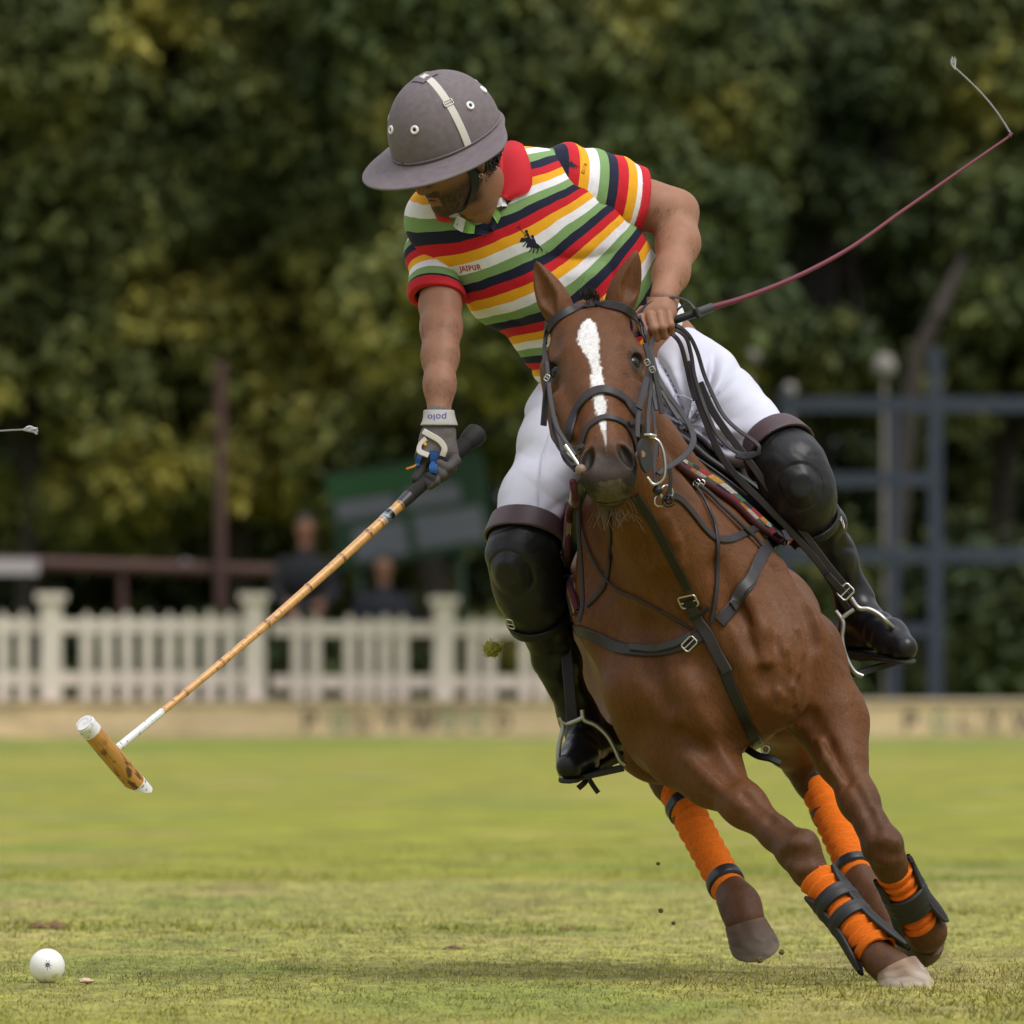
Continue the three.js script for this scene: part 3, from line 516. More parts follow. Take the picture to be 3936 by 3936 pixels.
  for (const [l, a, b, y0, y1, n] of [['behind the white fence, left of its first post', -120, 80, 1190, 1300, 6], ['behind the white fence between its two posts', 110, 470, 1190, 1310, 10], ['behind the grey fence, left of its post', 540, 800, 1150, 1310, 7], ['behind the grey fence beside the rider\'s boot', 860, 1100, 1200, 1310, 6]])
    tree('low_shrub', 'low green shrub ' + l, PD((a + b) / 2, 1300, zs)[0], zs, 0.5, lumpsAround(a, b, y0, y1, zs, n, 0.16, 0.26), 900, olive, 'shrub', 'shrubs behind the fences');
  for (const [l, a, b, y0, y1, n] of [['left of the inner blue post', 1500, 1680, 1000, 1300, 9], ['behind the right bay', 1780, 2050, 900, 1300, 10]])
    tree('low_shrub', 'dark shrub inside the blue steel frame, ' + l, PD((a + b) / 2, 1300, ZW - 5)[0], ZW - 5, 0.8, lumpsAround(a, b, y0, y1, ZW - 5, n, 0.25, 0.45), 420, dark, 'shrub', 'shrubs behind the blue frame');
  // hedge that closes the view under the trees
  const hz = ZW - 13, lum = []; for (let x = -18; x <= 18; x += 1.0) for (const y of [0.5, 1.5, 2.6, 3.8, 5, 6.2, 7.4]) lum.push([x + rr(-0.3, 0.3), y + rr(-0.2, 0.2), hz + rr(-0.4, 0.4), rr(0.8, 1.05), 0.9]);
  tree('tall_hedge', 'tall dark hedge closing the view behind all the trees', 0, hz, 1, lum, 110, dark.slice(0, 4), 'hedge', undefined);
  // leaning bare limb on the right
  const b0 = PD(1725, 680, zt + 1), b1 = PD(1765, 600, zt + 1), b2 = PD(1820, 480, zt + 0.6);
  const limb = thing('leaning_trunk', 'leaning bare brown trunk among the shrubs behind the blue frame', 'tree trunk', [PD(1650, 1300, zt + 1)[0], 0, zt + 1]);
  part(limb, 'trunk', mergeGeometries([rod([PD(1650, 1300, zt + 1)[0], -0.05, zt + 1], b0, 0.1, 0.08, 10), rod(b0, b1, 0.08, 0.065, 10), rod(b1, b2, 0.065, 0.04, 10)]), std(lin(0.05, 0.04, 0.034), 0.95));
}

// ================= the pony =================
const bU = [-0.357, 0.934, 0], bR = [0.934, 0.357, 0];                 // up and across axes of the leaning trunk
const HB = (r, u, z) => add3(add3(P(2690, 2330, z), bR, r), bU, u);     // trunk coordinates in metres
// head frame: X across (to the pony's left), L from poll to muzzle, N out of the face
const hdT = P(2255, 1150, -0.22), hdM = P(2348, 1885, 0.17), hdLen = len3(sub3(hdM, hdT)), hdL = nrm(sub3(hdM, hdT));
const hdX = (() => { const x = [0.9935, 0.114, 0]; return nrm(add3(x, hdL, -dot3(x, hdL))); })(), hdN = crs(hdL, hdX);
const HD = (x, t, n) => add3(add3(add3(hdT, hdX, x), hdL, t), hdN, n);
const hdLocal = (x, y, z) => { const p = [x - hdT[0], y - hdT[1], z - hdT[2]]; return [dot3(p, hdX), dot3(p, hdL), dot3(p, hdN)]; };
const headPrim = (() => {
  const w = lut([[-0.03, 0.075], [0.02, 0.09], [0.08, 0.1], [0.14, 0.101], [0.2, 0.097], [0.26, 0.09], [0.33, 0.08], [0.40, 0.068], [0.46, 0.0585], [0.51, 0.056], [0.56, 0.053], [0.6, 0.046]]);
  const dp = lut([[-0.03, 0.12], [0.04, 0.17], [0.12, 0.235], [0.2, 0.26], [0.27, 0.245], [0.34, 0.2], [0.42, 0.15], [0.5, 0.118], [0.56, 0.105], [0.6, 0.09]]);
  const top = lut([[-0.03, -0.035], [0.03, -0.012], [0.1, 0.004], [0.2, 0.006], [0.3, 0], [0.42, -0.004], [0.5, -0.004], [0.56, -0.012], [0.6, -0.03]]);
  const c = HD(0, 0.28, -0.1);
  return { k: 0.02, c, r: 0.36, f: (x, y, z) => {
    const [a, t, n] = hdLocal(x, y, z), tt = clamp(t, -0.03, 0.6), ww = w(tt), d = dp(tt), h = d / 2, nn = n - top(tt) + h;
    // a fuller brow above, narrower towards the jaw
    const wf = ww * (1 - 0.22 * sstep(0, -1, nn / h)), e = 2.5, q = Math.pow(Math.pow(Math.abs(a) / wf, e) + Math.pow(Math.abs(nn) / h, e), 1 / e);
    const side = (q - 1) * Math.min(wf, h), end = Math.max(-0.02 - t, t - hdLen + 0.028);
    return smax(side, end, 0.06);
  } };
})();
const hp = (px, py, z, r) => [P(px, py, z), r];
const legChains = [
  // planted fore leg
  ...chain([[HB(-0.16, -0.2, -0.56), 0.12], hp(2640, 2870, -0.5, 0.094), hp(2735, 2980, -0.42, 0.066), hp(2860, 3095, -0.31, 0.043), hp(2985, 3205, -0.22, 0.038)], 0.05),
  ...chain([hp(2985, 3205, -0.22, 0.038), hp(3065, 3270, -0.16, 0.047), hp(3110, 3345, -0.13, 0.039), hp(3170, 3430, -0.1, 0.031), hp(3320, 3625, -0.02, 0.029), hp(3385, 3690, 0.0, 0.038), hp(3430, 3725, 0.02, 0.04), hp(3445, 3738, 0.026, 0.042)], 0.02),
  oval(P(3095, 3262, -0.125), [0.034, 0.044, 0.03], 0.025),
  // folded fore leg
  ...chain([[HB(0.165, -0.2, -0.58), 0.112], hp(3205, 2790, -0.55, 0.076), hp(3232, 2910, -0.5, 0.052), hp(3300, 3075, -0.42, 0.038), hp(3350, 3170, -0.37, 0.036)], 0.05),
  ...chain([hp(3350, 3170, -0.37, 0.036), hp(3392, 3250, -0.34, 0.046), hp(3420, 3320, -0.37, 0.038), hp(3455, 3400, -0.43, 0.032), hp(3535, 3545, -0.52, 0.034), hp(3560, 3580, -0.55, 0.045), hp(3555, 3615, -0.64, 0.038)], 0.02),
  // hind leg, left in the picture
  ...chain([[HB(-0.15, -0.1, -1.7), 0.2], [HB(-0.19, -0.24, -1.42), 0.13], hp(2440, 2790, -1.55, 0.08), hp(2520, 2905, -1.66, 0.05), hp(2575, 3010, -1.6, 0.037), hp(2640, 3130, -1.52, 0.03), hp(2815, 3430, -1.3, 0.031), hp(2842, 3474, -1.26, 0.041), hp(2856, 3515, -1.23, 0.037), hp(2866, 3550, -1.21, 0.044)], 0.04),
  // hind leg, right in the picture
  ...chain([[HB(0.09, -0.1, -1.75), 0.18], [HB(0.13, -0.26, -1.5), 0.13], hp(3050, 2830, -1.7, 0.075), hp(3085, 2920, -1.8, 0.047), hp(3120, 3000, -1.75, 0.036), hp(3180, 3130, -1.68, 0.03), hp(3310, 3390, -1.52, 0.031), hp(3365, 3470, -1.46, 0.04), hp(3410, 3550, -1.4, 0.036)], 0.04),
];
const earPrims = (tip, baseO, baseI, z, side) => {
  const c = lerp3(P(...baseO, z), P(...baseI, z), 0.5), t = P(...tip, z - 0.01), ax = nrm(sub3(t, c)), L = len3(sub3(t, c)), wide = nrm(add3(sub3(P(...baseO, z), P(...baseI, z)), ax, -dot3(sub3(P(...baseO, z), P(...baseI, z)), ax))), out = crs(ax, wide), face = out[2] > 0 ? out : out.map((v) => -v);
  const prof = lut([[-0.25, 0.03], [0, 0.037], [0.2, 0.038], [0.45, 0.031], [0.7, 0.019], [0.9, 0.008], [1, 0.002]]);
  const op = nrm(add3(face, wide, 0.75));
  return { k: 0.022, c: lerp3(c, t, 0.4), r: L * 0.75, f: (x, y, zz) => {
    const p = [x - c[0], y - c[1], zz - c[2]], s = dot3(p, ax) / L, u = dot3(p, wide), v = dot3(p, face), ss = clamp(s, -0.25, 1), w = prof(ss);
    const bend = v + 0.18 * u * u / Math.max(w, 0.004);
    const d = (Math.sqrt((u / w) ** 2 + (bend / (w * 0.62)) ** 2) - 1) * w * 0.62, e = Math.max((-0.25 - s) * L, (s - 1) * L);
    const hol = Math.hypot(u - w * 0.28, bend - w * 0.62) - w * 0.6 * sstep(-0.15, 0.3, ss);   // the cup of the ear
    return smax(smax(d, e, 0.01), -hol, 0.012);
  } };
};
const horsePrims = [
  oval(HB(-0.02, -0.02, -1.0), [0.236, 0.33, 0.6], 0.08, bR, bU),
  oval(HB(-0.04, -0.02, -1.4), [0.25, 0.3, 0.5], 0.08, bR, bU),
  oval(HB(-0.07, 0.02, -1.72), [0.25, 0.28, 0.28], 0.1, bR, bU),
  cone(HB(-0.09, 0.2, -0.84), HB(-0.18, -0.13, -0.5), 0.075, 0.095, 0.1), cone(HB(0.07, 0.2, -0.84), HB(0.155, -0.13, -0.5), 0.07, 0.088, 0.08),
  cone(HB(-0.18, -0.13, -0.5), HB(-0.175, -0.26, -0.62), 0.095, 0.1, 0.06), cone(HB(0.155, -0.13, -0.5), HB(0.155, -0.26, -0.62), 0.088, 0.09, 0.05),
  oval(HB(-0.09, -0.2, -0.44), [0.105, 0.14, 0.1], 0.05, bR, bU), oval(HB(0.09, -0.19, -0.44), [0.105, 0.14, 0.1], 0.05, bR, bU),
  cone(HB(0, 0.12, -0.54), HB(0, -0.16, -0.48), 0.15, 0.13, 0.12),
  cone(HB(0, -0.25, -0.52), HB(0, -0.25, -0.95), 0.085, 0.09, 0.08),
  cone(P(2338, 1960, -0.68), P(2338, 2370, -0.6), 0.058, 0.07, 0.12),
  // triceps and forearm muscle bulges
  oval(HB(0.17, -0.16, -0.66), [0.07, 0.14, 0.11], 0.05, bR, bU), oval(HB(-0.2, -0.16, -0.66), [0.075, 0.15, 0.12], 0.05, bR, bU),
  cut(cone(HB(0.0, -0.06, -0.325), HB(0.005, -0.3, -0.33), 0.008, 0.02, 0.05)),
  cone(HB(0.2, 0.02, -0.6), HB(0.11, -0.26, -0.41), 0.012, 0.02, 0.05),
  cut(cone(HB(0.235, -0.06, -0.46), HB(0.185, -0.3, -0.42), 0.008, 0.014, 0.045)), cut(cone(HB(-0.262, -0.1, -0.52), HB(-0.17, -0.31, -0.44), 0.006, 0.01, 0.04)),
  // neck
  cone(HB(0, 0.3, -0.86), P(2272, 1250, -0.32), 0.075, 0.062, 0.06),
  cone(HB(0, 0.17, -0.66), P(2300, 1470, -0.27), 0.16, 0.085, 0.1),
  cone(HB(0, 0.0, -0.47), P(2325, 1690, -0.17), 0.12, 0.075, 0.08),
  cone(HB(-0.05, 0.05, -0.5), P(2290, 1650, -0.2), 0.09, 0.05, 0.05), cone(HB(0.05, 0.05, -0.5), P(2370, 1640, -0.2), 0.09, 0.05, 0.05),
  // head
  headPrim,
  cone(HD(-0.082, 0.182, -0.048), HD(-0.1, 0.19, -0.075), 0.007, 0.006, 0.014), cone(HD(0.082, 0.182, -0.048), HD(0.1, 0.19, -0.075), 0.007, 0.006, 0.014),
  cone(HD(-0.058, 0.132, -0.03), HD(-0.094, 0.15, -0.058), 0.016, 0.014, 0.03), cone(HD(0.058, 0.132, -0.03), HD(0.094, 0.15, -0.058), 0.016, 0.014, 0.03),
  cone(HD(-0.093, 0.25, -0.055), HD(-0.07, 0.37, -0.05), 0.015, 0.011, 0.03), cone(HD(0.093, 0.25, -0.055), HD(0.07, 0.37, -0.05), 0.015, 0.011, 0.03),
  cone(HD(-0.095, 0.12, -0.1), HD(-0.085, 0.26, -0.16), 0.03, 0.035, 0.05), cone(HD(0.095, 0.12, -0.1), HD(0.085, 0.26, -0.16), 0.03, 0.035, 0.05),
  cone(HD(-0.016, 0.28, -0.012), HD(-0.014, 0.46, -0.012), 0.018, 0.016, 0.03), cone(HD(0.016, 0.28, -0.012), HD(0.014, 0.46, -0.012), 0.018, 0.016, 0.03),
  oval(HD(-0.042, 0.5, -0.024), [0.026, 0.052, 0.032], 0.02, hdX, hdL), oval(HD(0.042, 0.5, -0.024), [0.026, 0.052, 0.032], 0.02, hdX, hdL),
  oval(HD(0, 0.54, -0.045), [0.05, 0.03, 0.04], 0.025, hdX, hdL),
  oval(HD(0, 0.525, -0.09), [0.042, 0.032, 0.028], 0.012, hdX, hdL), oval(HD(0, 0.495, -0.105), [0.036, 0.03, 0.026], 0.03, hdX, hdL),
  cut({ ...oval(HD(-0.044, 0.497, 0.004), [0.0145, 0.037, 0.024], 0.007, nrm(add3(hdX, hdL, 0.28)), nrm(add3(hdL, hdX, -0.28))) }), cut({ ...oval(HD(0.044, 0.497, 0.004), [0.0145, 0.037, 0.024], 0.007, nrm(add3(hdX, hdL, -0.28)), nrm(add3(hdL, hdX, 0.28))) }),
  cut(oval(HD(-0.1, 0.165, -0.048), [0.016, 0.018, 0.016], 0.006, hdX, hdL)), cut(oval(HD(0.1, 0.165, -0.048), [0.016, 0.018, 0.016], 0.006, hdX, hdL)),
  cut(oval(HD(0, 0.575, -0.077), [0.07, 0.05, 0.0035], 0.008, hdX, hdL)),
  cut(oval(HD(-0.096, 0.1, -0.012), [0.016, 0.03, 0.02], 0.03, hdX, hdL)), cut(oval(HD(0.096, 0.1, -0.012), [0.016, 0.03, 0.02], 0.03, hdX, hdL)),
  earPrims([2042, 985], [2105, 1215], [2185, 1165], -0.24, -1), earPrims([2461, 943], [2428, 1180], [2340, 1140], -0.24, 1),
  ...legChains,
];
{ // veins and skin folds that stand out on the lit shoulder
  const f = field(horsePrims), line = (l, r, k) => { const q = l.map(([x, y]) => { const [p, n] = hit(f, x, y); return add3(p, n, -r * 0.62); }); for (let i = 1; i < q.length; i++) horsePrims.push(cone(q[i - 1], q[i], r, r, k)); };
  line([[3010, 2330], [3060, 2420], [3085, 2510], [3072, 2590], [3050, 2640], [3062, 2700]], 0.006, 0.016); line([[2985, 2420], [3020, 2500], [3040, 2570]], 0.005, 0.016); line([[2960, 2600], [2990, 2660], [2985, 2730], [3005, 2790]], 0.006, 0.018); line([[3020, 2680], [3030, 2740], [3055, 2800]], 0.005, 0.016);
  const groove = (l, r, k) => { const q = l.map(([x, y]) => { const [p, n] = hit(f, x, y); return add3(p, n, r * 0.45); }); for (let i = 1; i < q.length; i++) horsePrims.push(cut(cone(q[i - 1], q[i], r, r, k))); };
  groove([[2410, 1990], [2480, 2120], [2560, 2260], [2640, 2380]], 0.014, 0.05); groove([[2760, 2180], [2860, 2330], [2930, 2480], [2950, 2620]], 0.012, 0.05); groove([[2480, 2420], [2500, 2560], [2560, 2700]], 0.012, 0.05); groove([[2690, 2560], [2760, 2700], [2820, 2840]], 0.014, 0.05); groove([[3000, 2200], [3080, 2330], [3130, 2460]], 0.01, 0.04); groove([[2620, 2820], [2720, 2900], [2800, 3000]], 0.01, 0.035); groove([[3120, 2760], [3180, 2880], [3250, 3000]], 0.009, 0.035); groove([[2860, 3060], [2960, 3150], [3040, 3210]], 0.006, 0.02); groove([[3290, 3030], [3340, 3120], [3370, 3190]], 0.006, 0.02);
  line([[3010, 3260], [3050, 3240], [3090, 3245]], 0.008, 0.02); line([[3035, 3330], [3075, 3345], [3120, 3335]], 0.007, 0.02); line([[3350, 3230], [3400, 3225], [3440, 3240]], 0.008, 0.02); line([[3380, 3310], [3420, 3315], [3450, 3310]], 0.007, 0.02);
  line([[2560, 1990], [2600, 2080], [2610, 2170]], 0.006, 0.02); line([[2880, 2300], [2930, 2420], [2950, 2540]], 0.009, 0.04); line([[3150, 2850], [3175, 2920], [3230, 3010]], 0.006, 0.02); line([[2640, 2920], [2740, 3010], [2850, 3100]], 0.006, 0.02);
}
const horseF0 = field(horsePrims);
const muscle = (x, y, z) => 0.013 * (noise(x * 9 + 3, y * 7, z * 9) - 0.5) + 0.006 * (1 - Math.abs(2 * noise(x * 17 + y * 6, y * 9, z * 14) - 1) - 0.5);
const horseF = (x, y, z) => { const d = horseF0(x, y, z); return d > 0.04 || d < -0.04 ? d : d + muscle(x, y, z) * sstep(0.5, 0.75, y) * sstep(-0.2, -0.4, z); };
const blazeHalf = lut([[0.052, 0], [0.07, 0.013], [0.1, 0.022], [0.13, 0.028], [0.165, 0.02], [0.2, 0.0115], [0.235, 0.0135], [0.27, 0.016], [0.32, 0.0145], [0.36, 0.014], [0.4, 0.0085], [0.44, 0.004], [0.485, 0]]), blazeMid = lut([[0.05, -0.002], [0.13, -0.008], [0.2, 0], [0.3, 0], [0.48, 0.002]]);
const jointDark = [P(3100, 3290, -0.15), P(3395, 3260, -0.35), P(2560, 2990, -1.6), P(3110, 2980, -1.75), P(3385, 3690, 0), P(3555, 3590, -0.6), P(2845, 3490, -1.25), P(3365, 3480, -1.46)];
function horseColor(x, y, z) {
  const hair = noise(x * 900, y * 320, z * 900), grain = 0.88 + 0.24 * hair, patch = 0.85 + 0.3 * fbm(x * 5, y * 5, z * 5);
  let c = [0.126 * patch, 0.046 * patch, 0.0125 * patch];
  const [a, t, n] = hdLocal(x, y, z);
  const inHead = t > -0.02 && t < hdLen + 0.05 && Math.abs(a) < 0.13 && n > -0.28 && n < 0.05;
  let dark = 0;
  if (inHead && z > -0.3) {
    dark = Math.max(dark, sstep(0.43, 0.5, t + (fbm(x * 40, y * 40, z * 40) - 0.5) * 0.06) * 0.9);
    const ex = Math.min(Math.hypot(Math.abs(a) - 0.092, (t - 0.165) * 0.8, n + 0.05), 1); dark = Math.max(dark, 0.85 * sstep(0.036, 0.02, ex + (hair - 0.5) * 0.012));
    if (n > -0.06 && t > 0.045 && t < 0.49) {
      const jag = (noise(x * 260, y * 60, z * 60) - 0.5) * 0.006 + (noise(x * 700, y * 160, 3) - 0.5) * 0.006, hw = blazeHalf(t) * 0.92 + jag * (t < 0.4 ? 1 : 0.4);
      const b = sstep(-0.002, 0.002, hw - Math.abs(a - blazeMid(t)));
      if (b > 0) { const wv = 0.72 + 0.2 * (hair - 0.3), s = b * (t > 0.42 ? 0.65 : 1) * (hair > 0.93 ? 0.6 : 1); c = c.map((v, i) => mixN(v, wv * [1, 0.97, 0.95][i], s)); if (b > 0.5) dark *= 0.25; }
    }
    const nd = Math.hypot((Math.abs(a) - 0.044) / 0.018, (t - 0.497) / 0.04); if (nd < 1 && n < -0.003) { dark = 1; c = [0.02, 0.012, 0.011]; }
    if (t > 0.5 && n < -0.01 && n > -0.09) { // soiled pale lip
      const s = sstep(0.046, 0.026, Math.abs(a) + (fbm(x * 60, y * 60, z * 60) - 0.5) * 0.06) * sstep(0.52, 0.56, t + (fbm(x * 50, y * 50, z * 50) - 0.5) * 0.09) * 0.5; c = c.map((v, i) => mixN(mixN(v, [0.028, 0.023, 0.021][i], dark), [0.26, 0.215, 0.11][i] * (0.6 + 0.7 * hair), s)); if (s > 0.05) dark *= 1 - s;
    }
  }
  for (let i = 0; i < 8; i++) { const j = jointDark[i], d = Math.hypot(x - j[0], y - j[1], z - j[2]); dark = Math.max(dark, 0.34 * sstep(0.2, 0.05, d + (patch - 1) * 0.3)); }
  const lp = P(2253, 1139, -0.25); // clipped black forelock
  return c.map((v, i) => mixN(v, [0.027, 0.02, 0.016][i], dark) * grain);
}
const furT = dataTex(512, 512, (u, v) => { const h = pn(u * 256, v * 48, 256) * 0.55 + pn(u * 128, v * 20, 128, 5) * 0.3 + pn(u * 24, v * 10, 24, 8) * 0.3, k = 0.55 + 0.62 * h; return [k, k, k]; }, false), furB = dataTex(512, 512, (u, v) => { const h = pn(u * 256, v * 48, 256) * 0.6 + pn(u * 100, v * 20, 100, 5) * 0.4; return [h, h, h]; }, false);
const coatMat = phys(0xffffff, 0.54, { vertexColors: true, map: furT, bumpMap: furB, bumpScale: 0.0007, specularIntensity: 0.5, sheen: 0.02, sheenColor: lin(0.5, 0.32, 0.2), sheenRoughness: 0.5 });
const coatUv = (x, y, z) => { const w = 0.02 * Math.sin(y * 9) + 0.03 * noise(x * 7, y * 7, z * 7); return [(x * 0.9 + z * 0.6 + w) * 4, (y - z * 0.5 + x * 0.25) * 4]; };
const pony = thing('polo_pony', 'bay brown polo pony with a white blaze leaning through a turn', 'horse', [P(3440, 3790, 0)[0], 0, 0.02]);
{
  const [lo, hi] = bounds(horsePrims), inHead = (x, y, z) => { const [a, t, n] = hdLocal(x, y, z); return y > 0.9 && z > -0.42 && n > -0.24 && t < 0.75 && (t > -0.1 || y > 1.6); };
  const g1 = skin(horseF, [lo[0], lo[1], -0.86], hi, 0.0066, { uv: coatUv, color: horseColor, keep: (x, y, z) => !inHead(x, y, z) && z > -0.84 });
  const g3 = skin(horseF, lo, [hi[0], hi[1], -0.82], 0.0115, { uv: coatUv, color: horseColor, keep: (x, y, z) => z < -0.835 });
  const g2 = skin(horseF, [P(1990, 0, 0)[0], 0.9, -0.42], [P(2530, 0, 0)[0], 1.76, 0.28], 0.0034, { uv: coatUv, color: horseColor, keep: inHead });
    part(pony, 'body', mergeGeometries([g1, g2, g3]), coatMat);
  const eyeMat = phys(lin(0.010, 0.006, 0.005), 0.08, { specularIntensity: 0.8 });
  for (const s of [-1, 1]) { const g = new THREE.SphereGeometry(0.019, 24, 18); g.translate(...HD(s * 0.084, 0.165, -0.0575)); part(pony, 'eye', g, eyeMat); }
  // hooves
  const hoofMat = std(0xffffff, 0.7, { vertexColors: true });
  const hoof = (top, tn, bot, bn, toe, r0, r1, tones) => {
    const pos = [], cl = [], idx = [], n = 28, rows = 9;
    for (let j = 0; j <= rows; j++) {
      const t = j / rows, c = lerp3(top, bot, t), nn = nrm(lerp3(tn, bn, t)); let f = nrm(add3(toe, nn, -dot3(toe, nn))); const s = crs(nn, f), r = mixN(r0, r1, t) * (t > 0.97 ? 0.97 : 1) * (1 + 0.012 * Math.sin(t * 26));
      for (let i = 0; i < n; i++) { const a = i / n * Math.PI * 2, u = Math.cos(a), v = Math.sin(a), len = u > 0 ? 1.16 : 0.86; pos.push(...add3(add3(c, f, u * r * len), s, v * r)); const k = 0.45 + 0.7 * noise(a * 3, t * 9, r0 * 999) + 0.5 * noise(a * 14, t * 5, 3); const cc = lerp3(tones[0], tones[1], sstep(0.2, 0.7, t + 0.4 * (noise(a * 2, t * 3, 4) - 0.5))); cl.push(cc[0] * k, cc[1] * k, cc[2] * k); }
    }
    for (let j = 0; j < rows; j++) for (let i = 0; i < n; i++) { const a = j * n + i, b = j * n + (i + 1) % n; idx.push(a, b, a + n, b, b + n, a + n); }
    const cap = (row, c, flip) => { const b = pos.length / 3; pos.push(...c); cl.push(...tones[1].map((v) => v * 0.7)); for (let i = 0; i < n; i++) { const p = row * n + i, q = row * n + (i + 1) % n; flip ? idx.push(b, q, p) : idx.push(b, p, q); } };
    cap(0, top, true); cap(rows, add3(bot, bn, -0.006), false);
    let g = new THREE.BufferGeometry(); g.setAttribute('position', new THREE.Float32BufferAttribute(pos, 3)); g.setAttribute('color', new THREE.Float32BufferAttribute(cl, 3)); g.setIndex(idx); g = creased(g.toNonIndexed(), 50); g.computeBoundingSphere(); return g;
  };
  const tan = [[0.22, 0.14, 0.09], [0.36, 0.29, 0.23]], brown = [[0.085, 0.045, 0.025], [0.1, 0.072, 0.05]];
  const g0 = P(3478, 3790, 0.03), down = [0, -1, 0];
  part(pony, 'hoof', hoof(add3(P(3438, 3722, 0.025), [0, 0, 0]), nrm([0.5, -1, 0.3]), [g0[0], 0.003, 0.035], down, [0.9, 0, 0.5], 0.05, 0.066, tan), hoofMat, 'pale planted hoof');
  part(pony, 'hoof', hoof(P(2864, 3548, -1.212), nrm([0.28, -1, 0.1]), P(2902, 3640, -1.17), nrm([0.22, -0.8, -0.5]), [0.35, -0.3, 1], 0.05, 0.06, brown), hoofMat);
  part(pony, 'hoof', hoof(P(3556, 3600, -0.63), nrm([-0.2, -0.5, -0.8]), P(3535, 3612, -0.72), nrm([-0.2, 0.1, -1]), [0.1, -1, -0.1], 0.047, 0.06, brown), hoofMat);
  part(pony, 'hoof', hoof(P(3412, 3555, -1.395), nrm([0.2, -1, 0.2]), P(3440, 3650, -1.36), nrm([0, -1, -0.3]), [0.3, -0.2, 1], 0.05, 0.06, brown), hoofMat);
  // roached mane between the ears and down the neck
  const hairs = []; for (let i = 0; i < 420; i++) { const t = rnd() ** 1.6 * 0.97, b = lerp3(P(2256, 1150, -0.235), HB(0, 0.33, -0.85), t), p = [b[0] + rr(-0.018, 0.018), b[1] + 0.012 + 0.07 * Math.sin(t * Math.PI), b[2] + rr(-0.008, 0.008)]; hairs.push(rod(p, [p[0] + rr(-0.007, 0.007), p[1] + rr(0.01, 0.018), p[2] + rr(-0.002, 0.01)], 0.0016, 0.0006, 4)); }
  part(pony, 'mane', mergeGeometries(hairs), std(lin(0.012, 0.010, 0.009), 0.7)).userData.kind = 'stuff';
  const wh = []; for (let i = 0; i < 70; i++) { const s = HD(rr(-0.04, 0.045), rr(0.52, 0.575), rr(-0.125, -0.09)), e = add3(s, [rr(-0.03, 0.03), rr(-0.05, -0.02), rr(-0.01, 0.03)], rr(0.5, 1.1)); wh.push(tube([s, add3(lerp3(s, e, 0.5), [0, 0.003, 0.004]), e], 0.00045, 4, 4)); }
  part(pony, 'chin_hair', mergeGeometries(wh), std(lin(0.1, 0.07, 0.045), 0.7));
  // tail, mostly hidden behind the quarters
  const tl = []; for (let i = 0; i < 60; i++) { const o = [rr(-0.03, 0.03), rr(-0.03, 0.03), rr(-0.03, 0.03)], a = HB(o[0] - 0.07, 0.16 + o[1], -1.94 + o[2]); tl.push(tube([a, add3(HB(o[0] - 0.07, 0.12, -2.08), o, 1.2), add3(HB(o[0] - 0.09, 0.05, -2.2), o, 1.4), add3(HB(o[0] * 0.5 - 0.1, -0.06, -2.26), o, 0.6)], 0.006, 12, 5)); }
  part(pony, 'tail', mergeGeometries(tl), std(lin(0.02, 0.014, 0.012), 0.6));
}
console.log('horse built');

// ================= the rider =================
const hF = nrm([-0.72, -0.48, 0.5]), hU = (() => { const u = [-0.33, 0.86, 0.38]; return nrm(add3(u, hF, -dot3(u, hF))); })(), hS = crs(hU, hF);
const HC = P(1712, 515, -0.6);
const HH = (f, u, s) => add3(add3(add3(HC, hF, f), hU, u), hS, s);                // head coordinates
const hhLocal = (x, y, z) => { const p = [x - HC[0], y - HC[1], z - HC[2]]; return [dot3(p, hF), dot3(p, hU), dot3(p, hS)]; };
const rider = thing('person', 'polo rider in striped shirt and grey helmet leaning out of the saddle', 'person', add3(HB(0, 0.42, -1.05), [0, 0, 0]));
const skinMat = phys(0xffffff, 0.55, { vertexColors: true, specularIntensity: 0.6 });
const tAx = nrm(sub3(P(2420, 1530, -1.08), P(1905, 720, -0.78))), tAc = (() => { const a = nrm(sub3(P(2530, 975, -0.95), P(1857, 1221, -0.85))); return nrm(add3(a, tAx, -dot3(a, tAx))); })();

// ---- torso core shared by body and shirt
const torsoPrims = (e) => [
  oval(P(1790, 890, -0.83), [0.105 + e, 0.12 + e, 0.085 + e], 0.07, tAc, tAx), oval(P(1850, 1020, -0.86), [0.09 + e, 0.12 + e, 0.08 + e], 0.07, tAc, tAx), oval(P(1985, 845, -0.84), [0.17 + e, 0.15 + e, 0.105 + e], 0.08, tAc, tAx), oval(P(2110, 965, -0.87), [0.2 + e, 0.17 + e, 0.118 + e], 0.08, tAc, tAx),
  oval(P(2235, 1130, -0.93), [0.198 + e, 0.17 + e, 0.118 + e], 0.08, tAc, tAx), oval(P(2335, 1300, -0.99), [0.192 + e, 0.16 + e, 0.12 + e], 0.08, tAc, tAx),
  oval(P(2395, 1430, -1.04), [0.182 + e, 0.14 + e, 0.13 + e], 0.08, tAc, tAx),
  cone(P(1672, 836, -0.83), P(1960, 755, -0.85), 0.056 + e, 0.07 + e, 0.06), cone(P(2150, 712, -0.91), P(1960, 735, -0.86), 0.07 + e, 0.07 + e, 0.06),
];
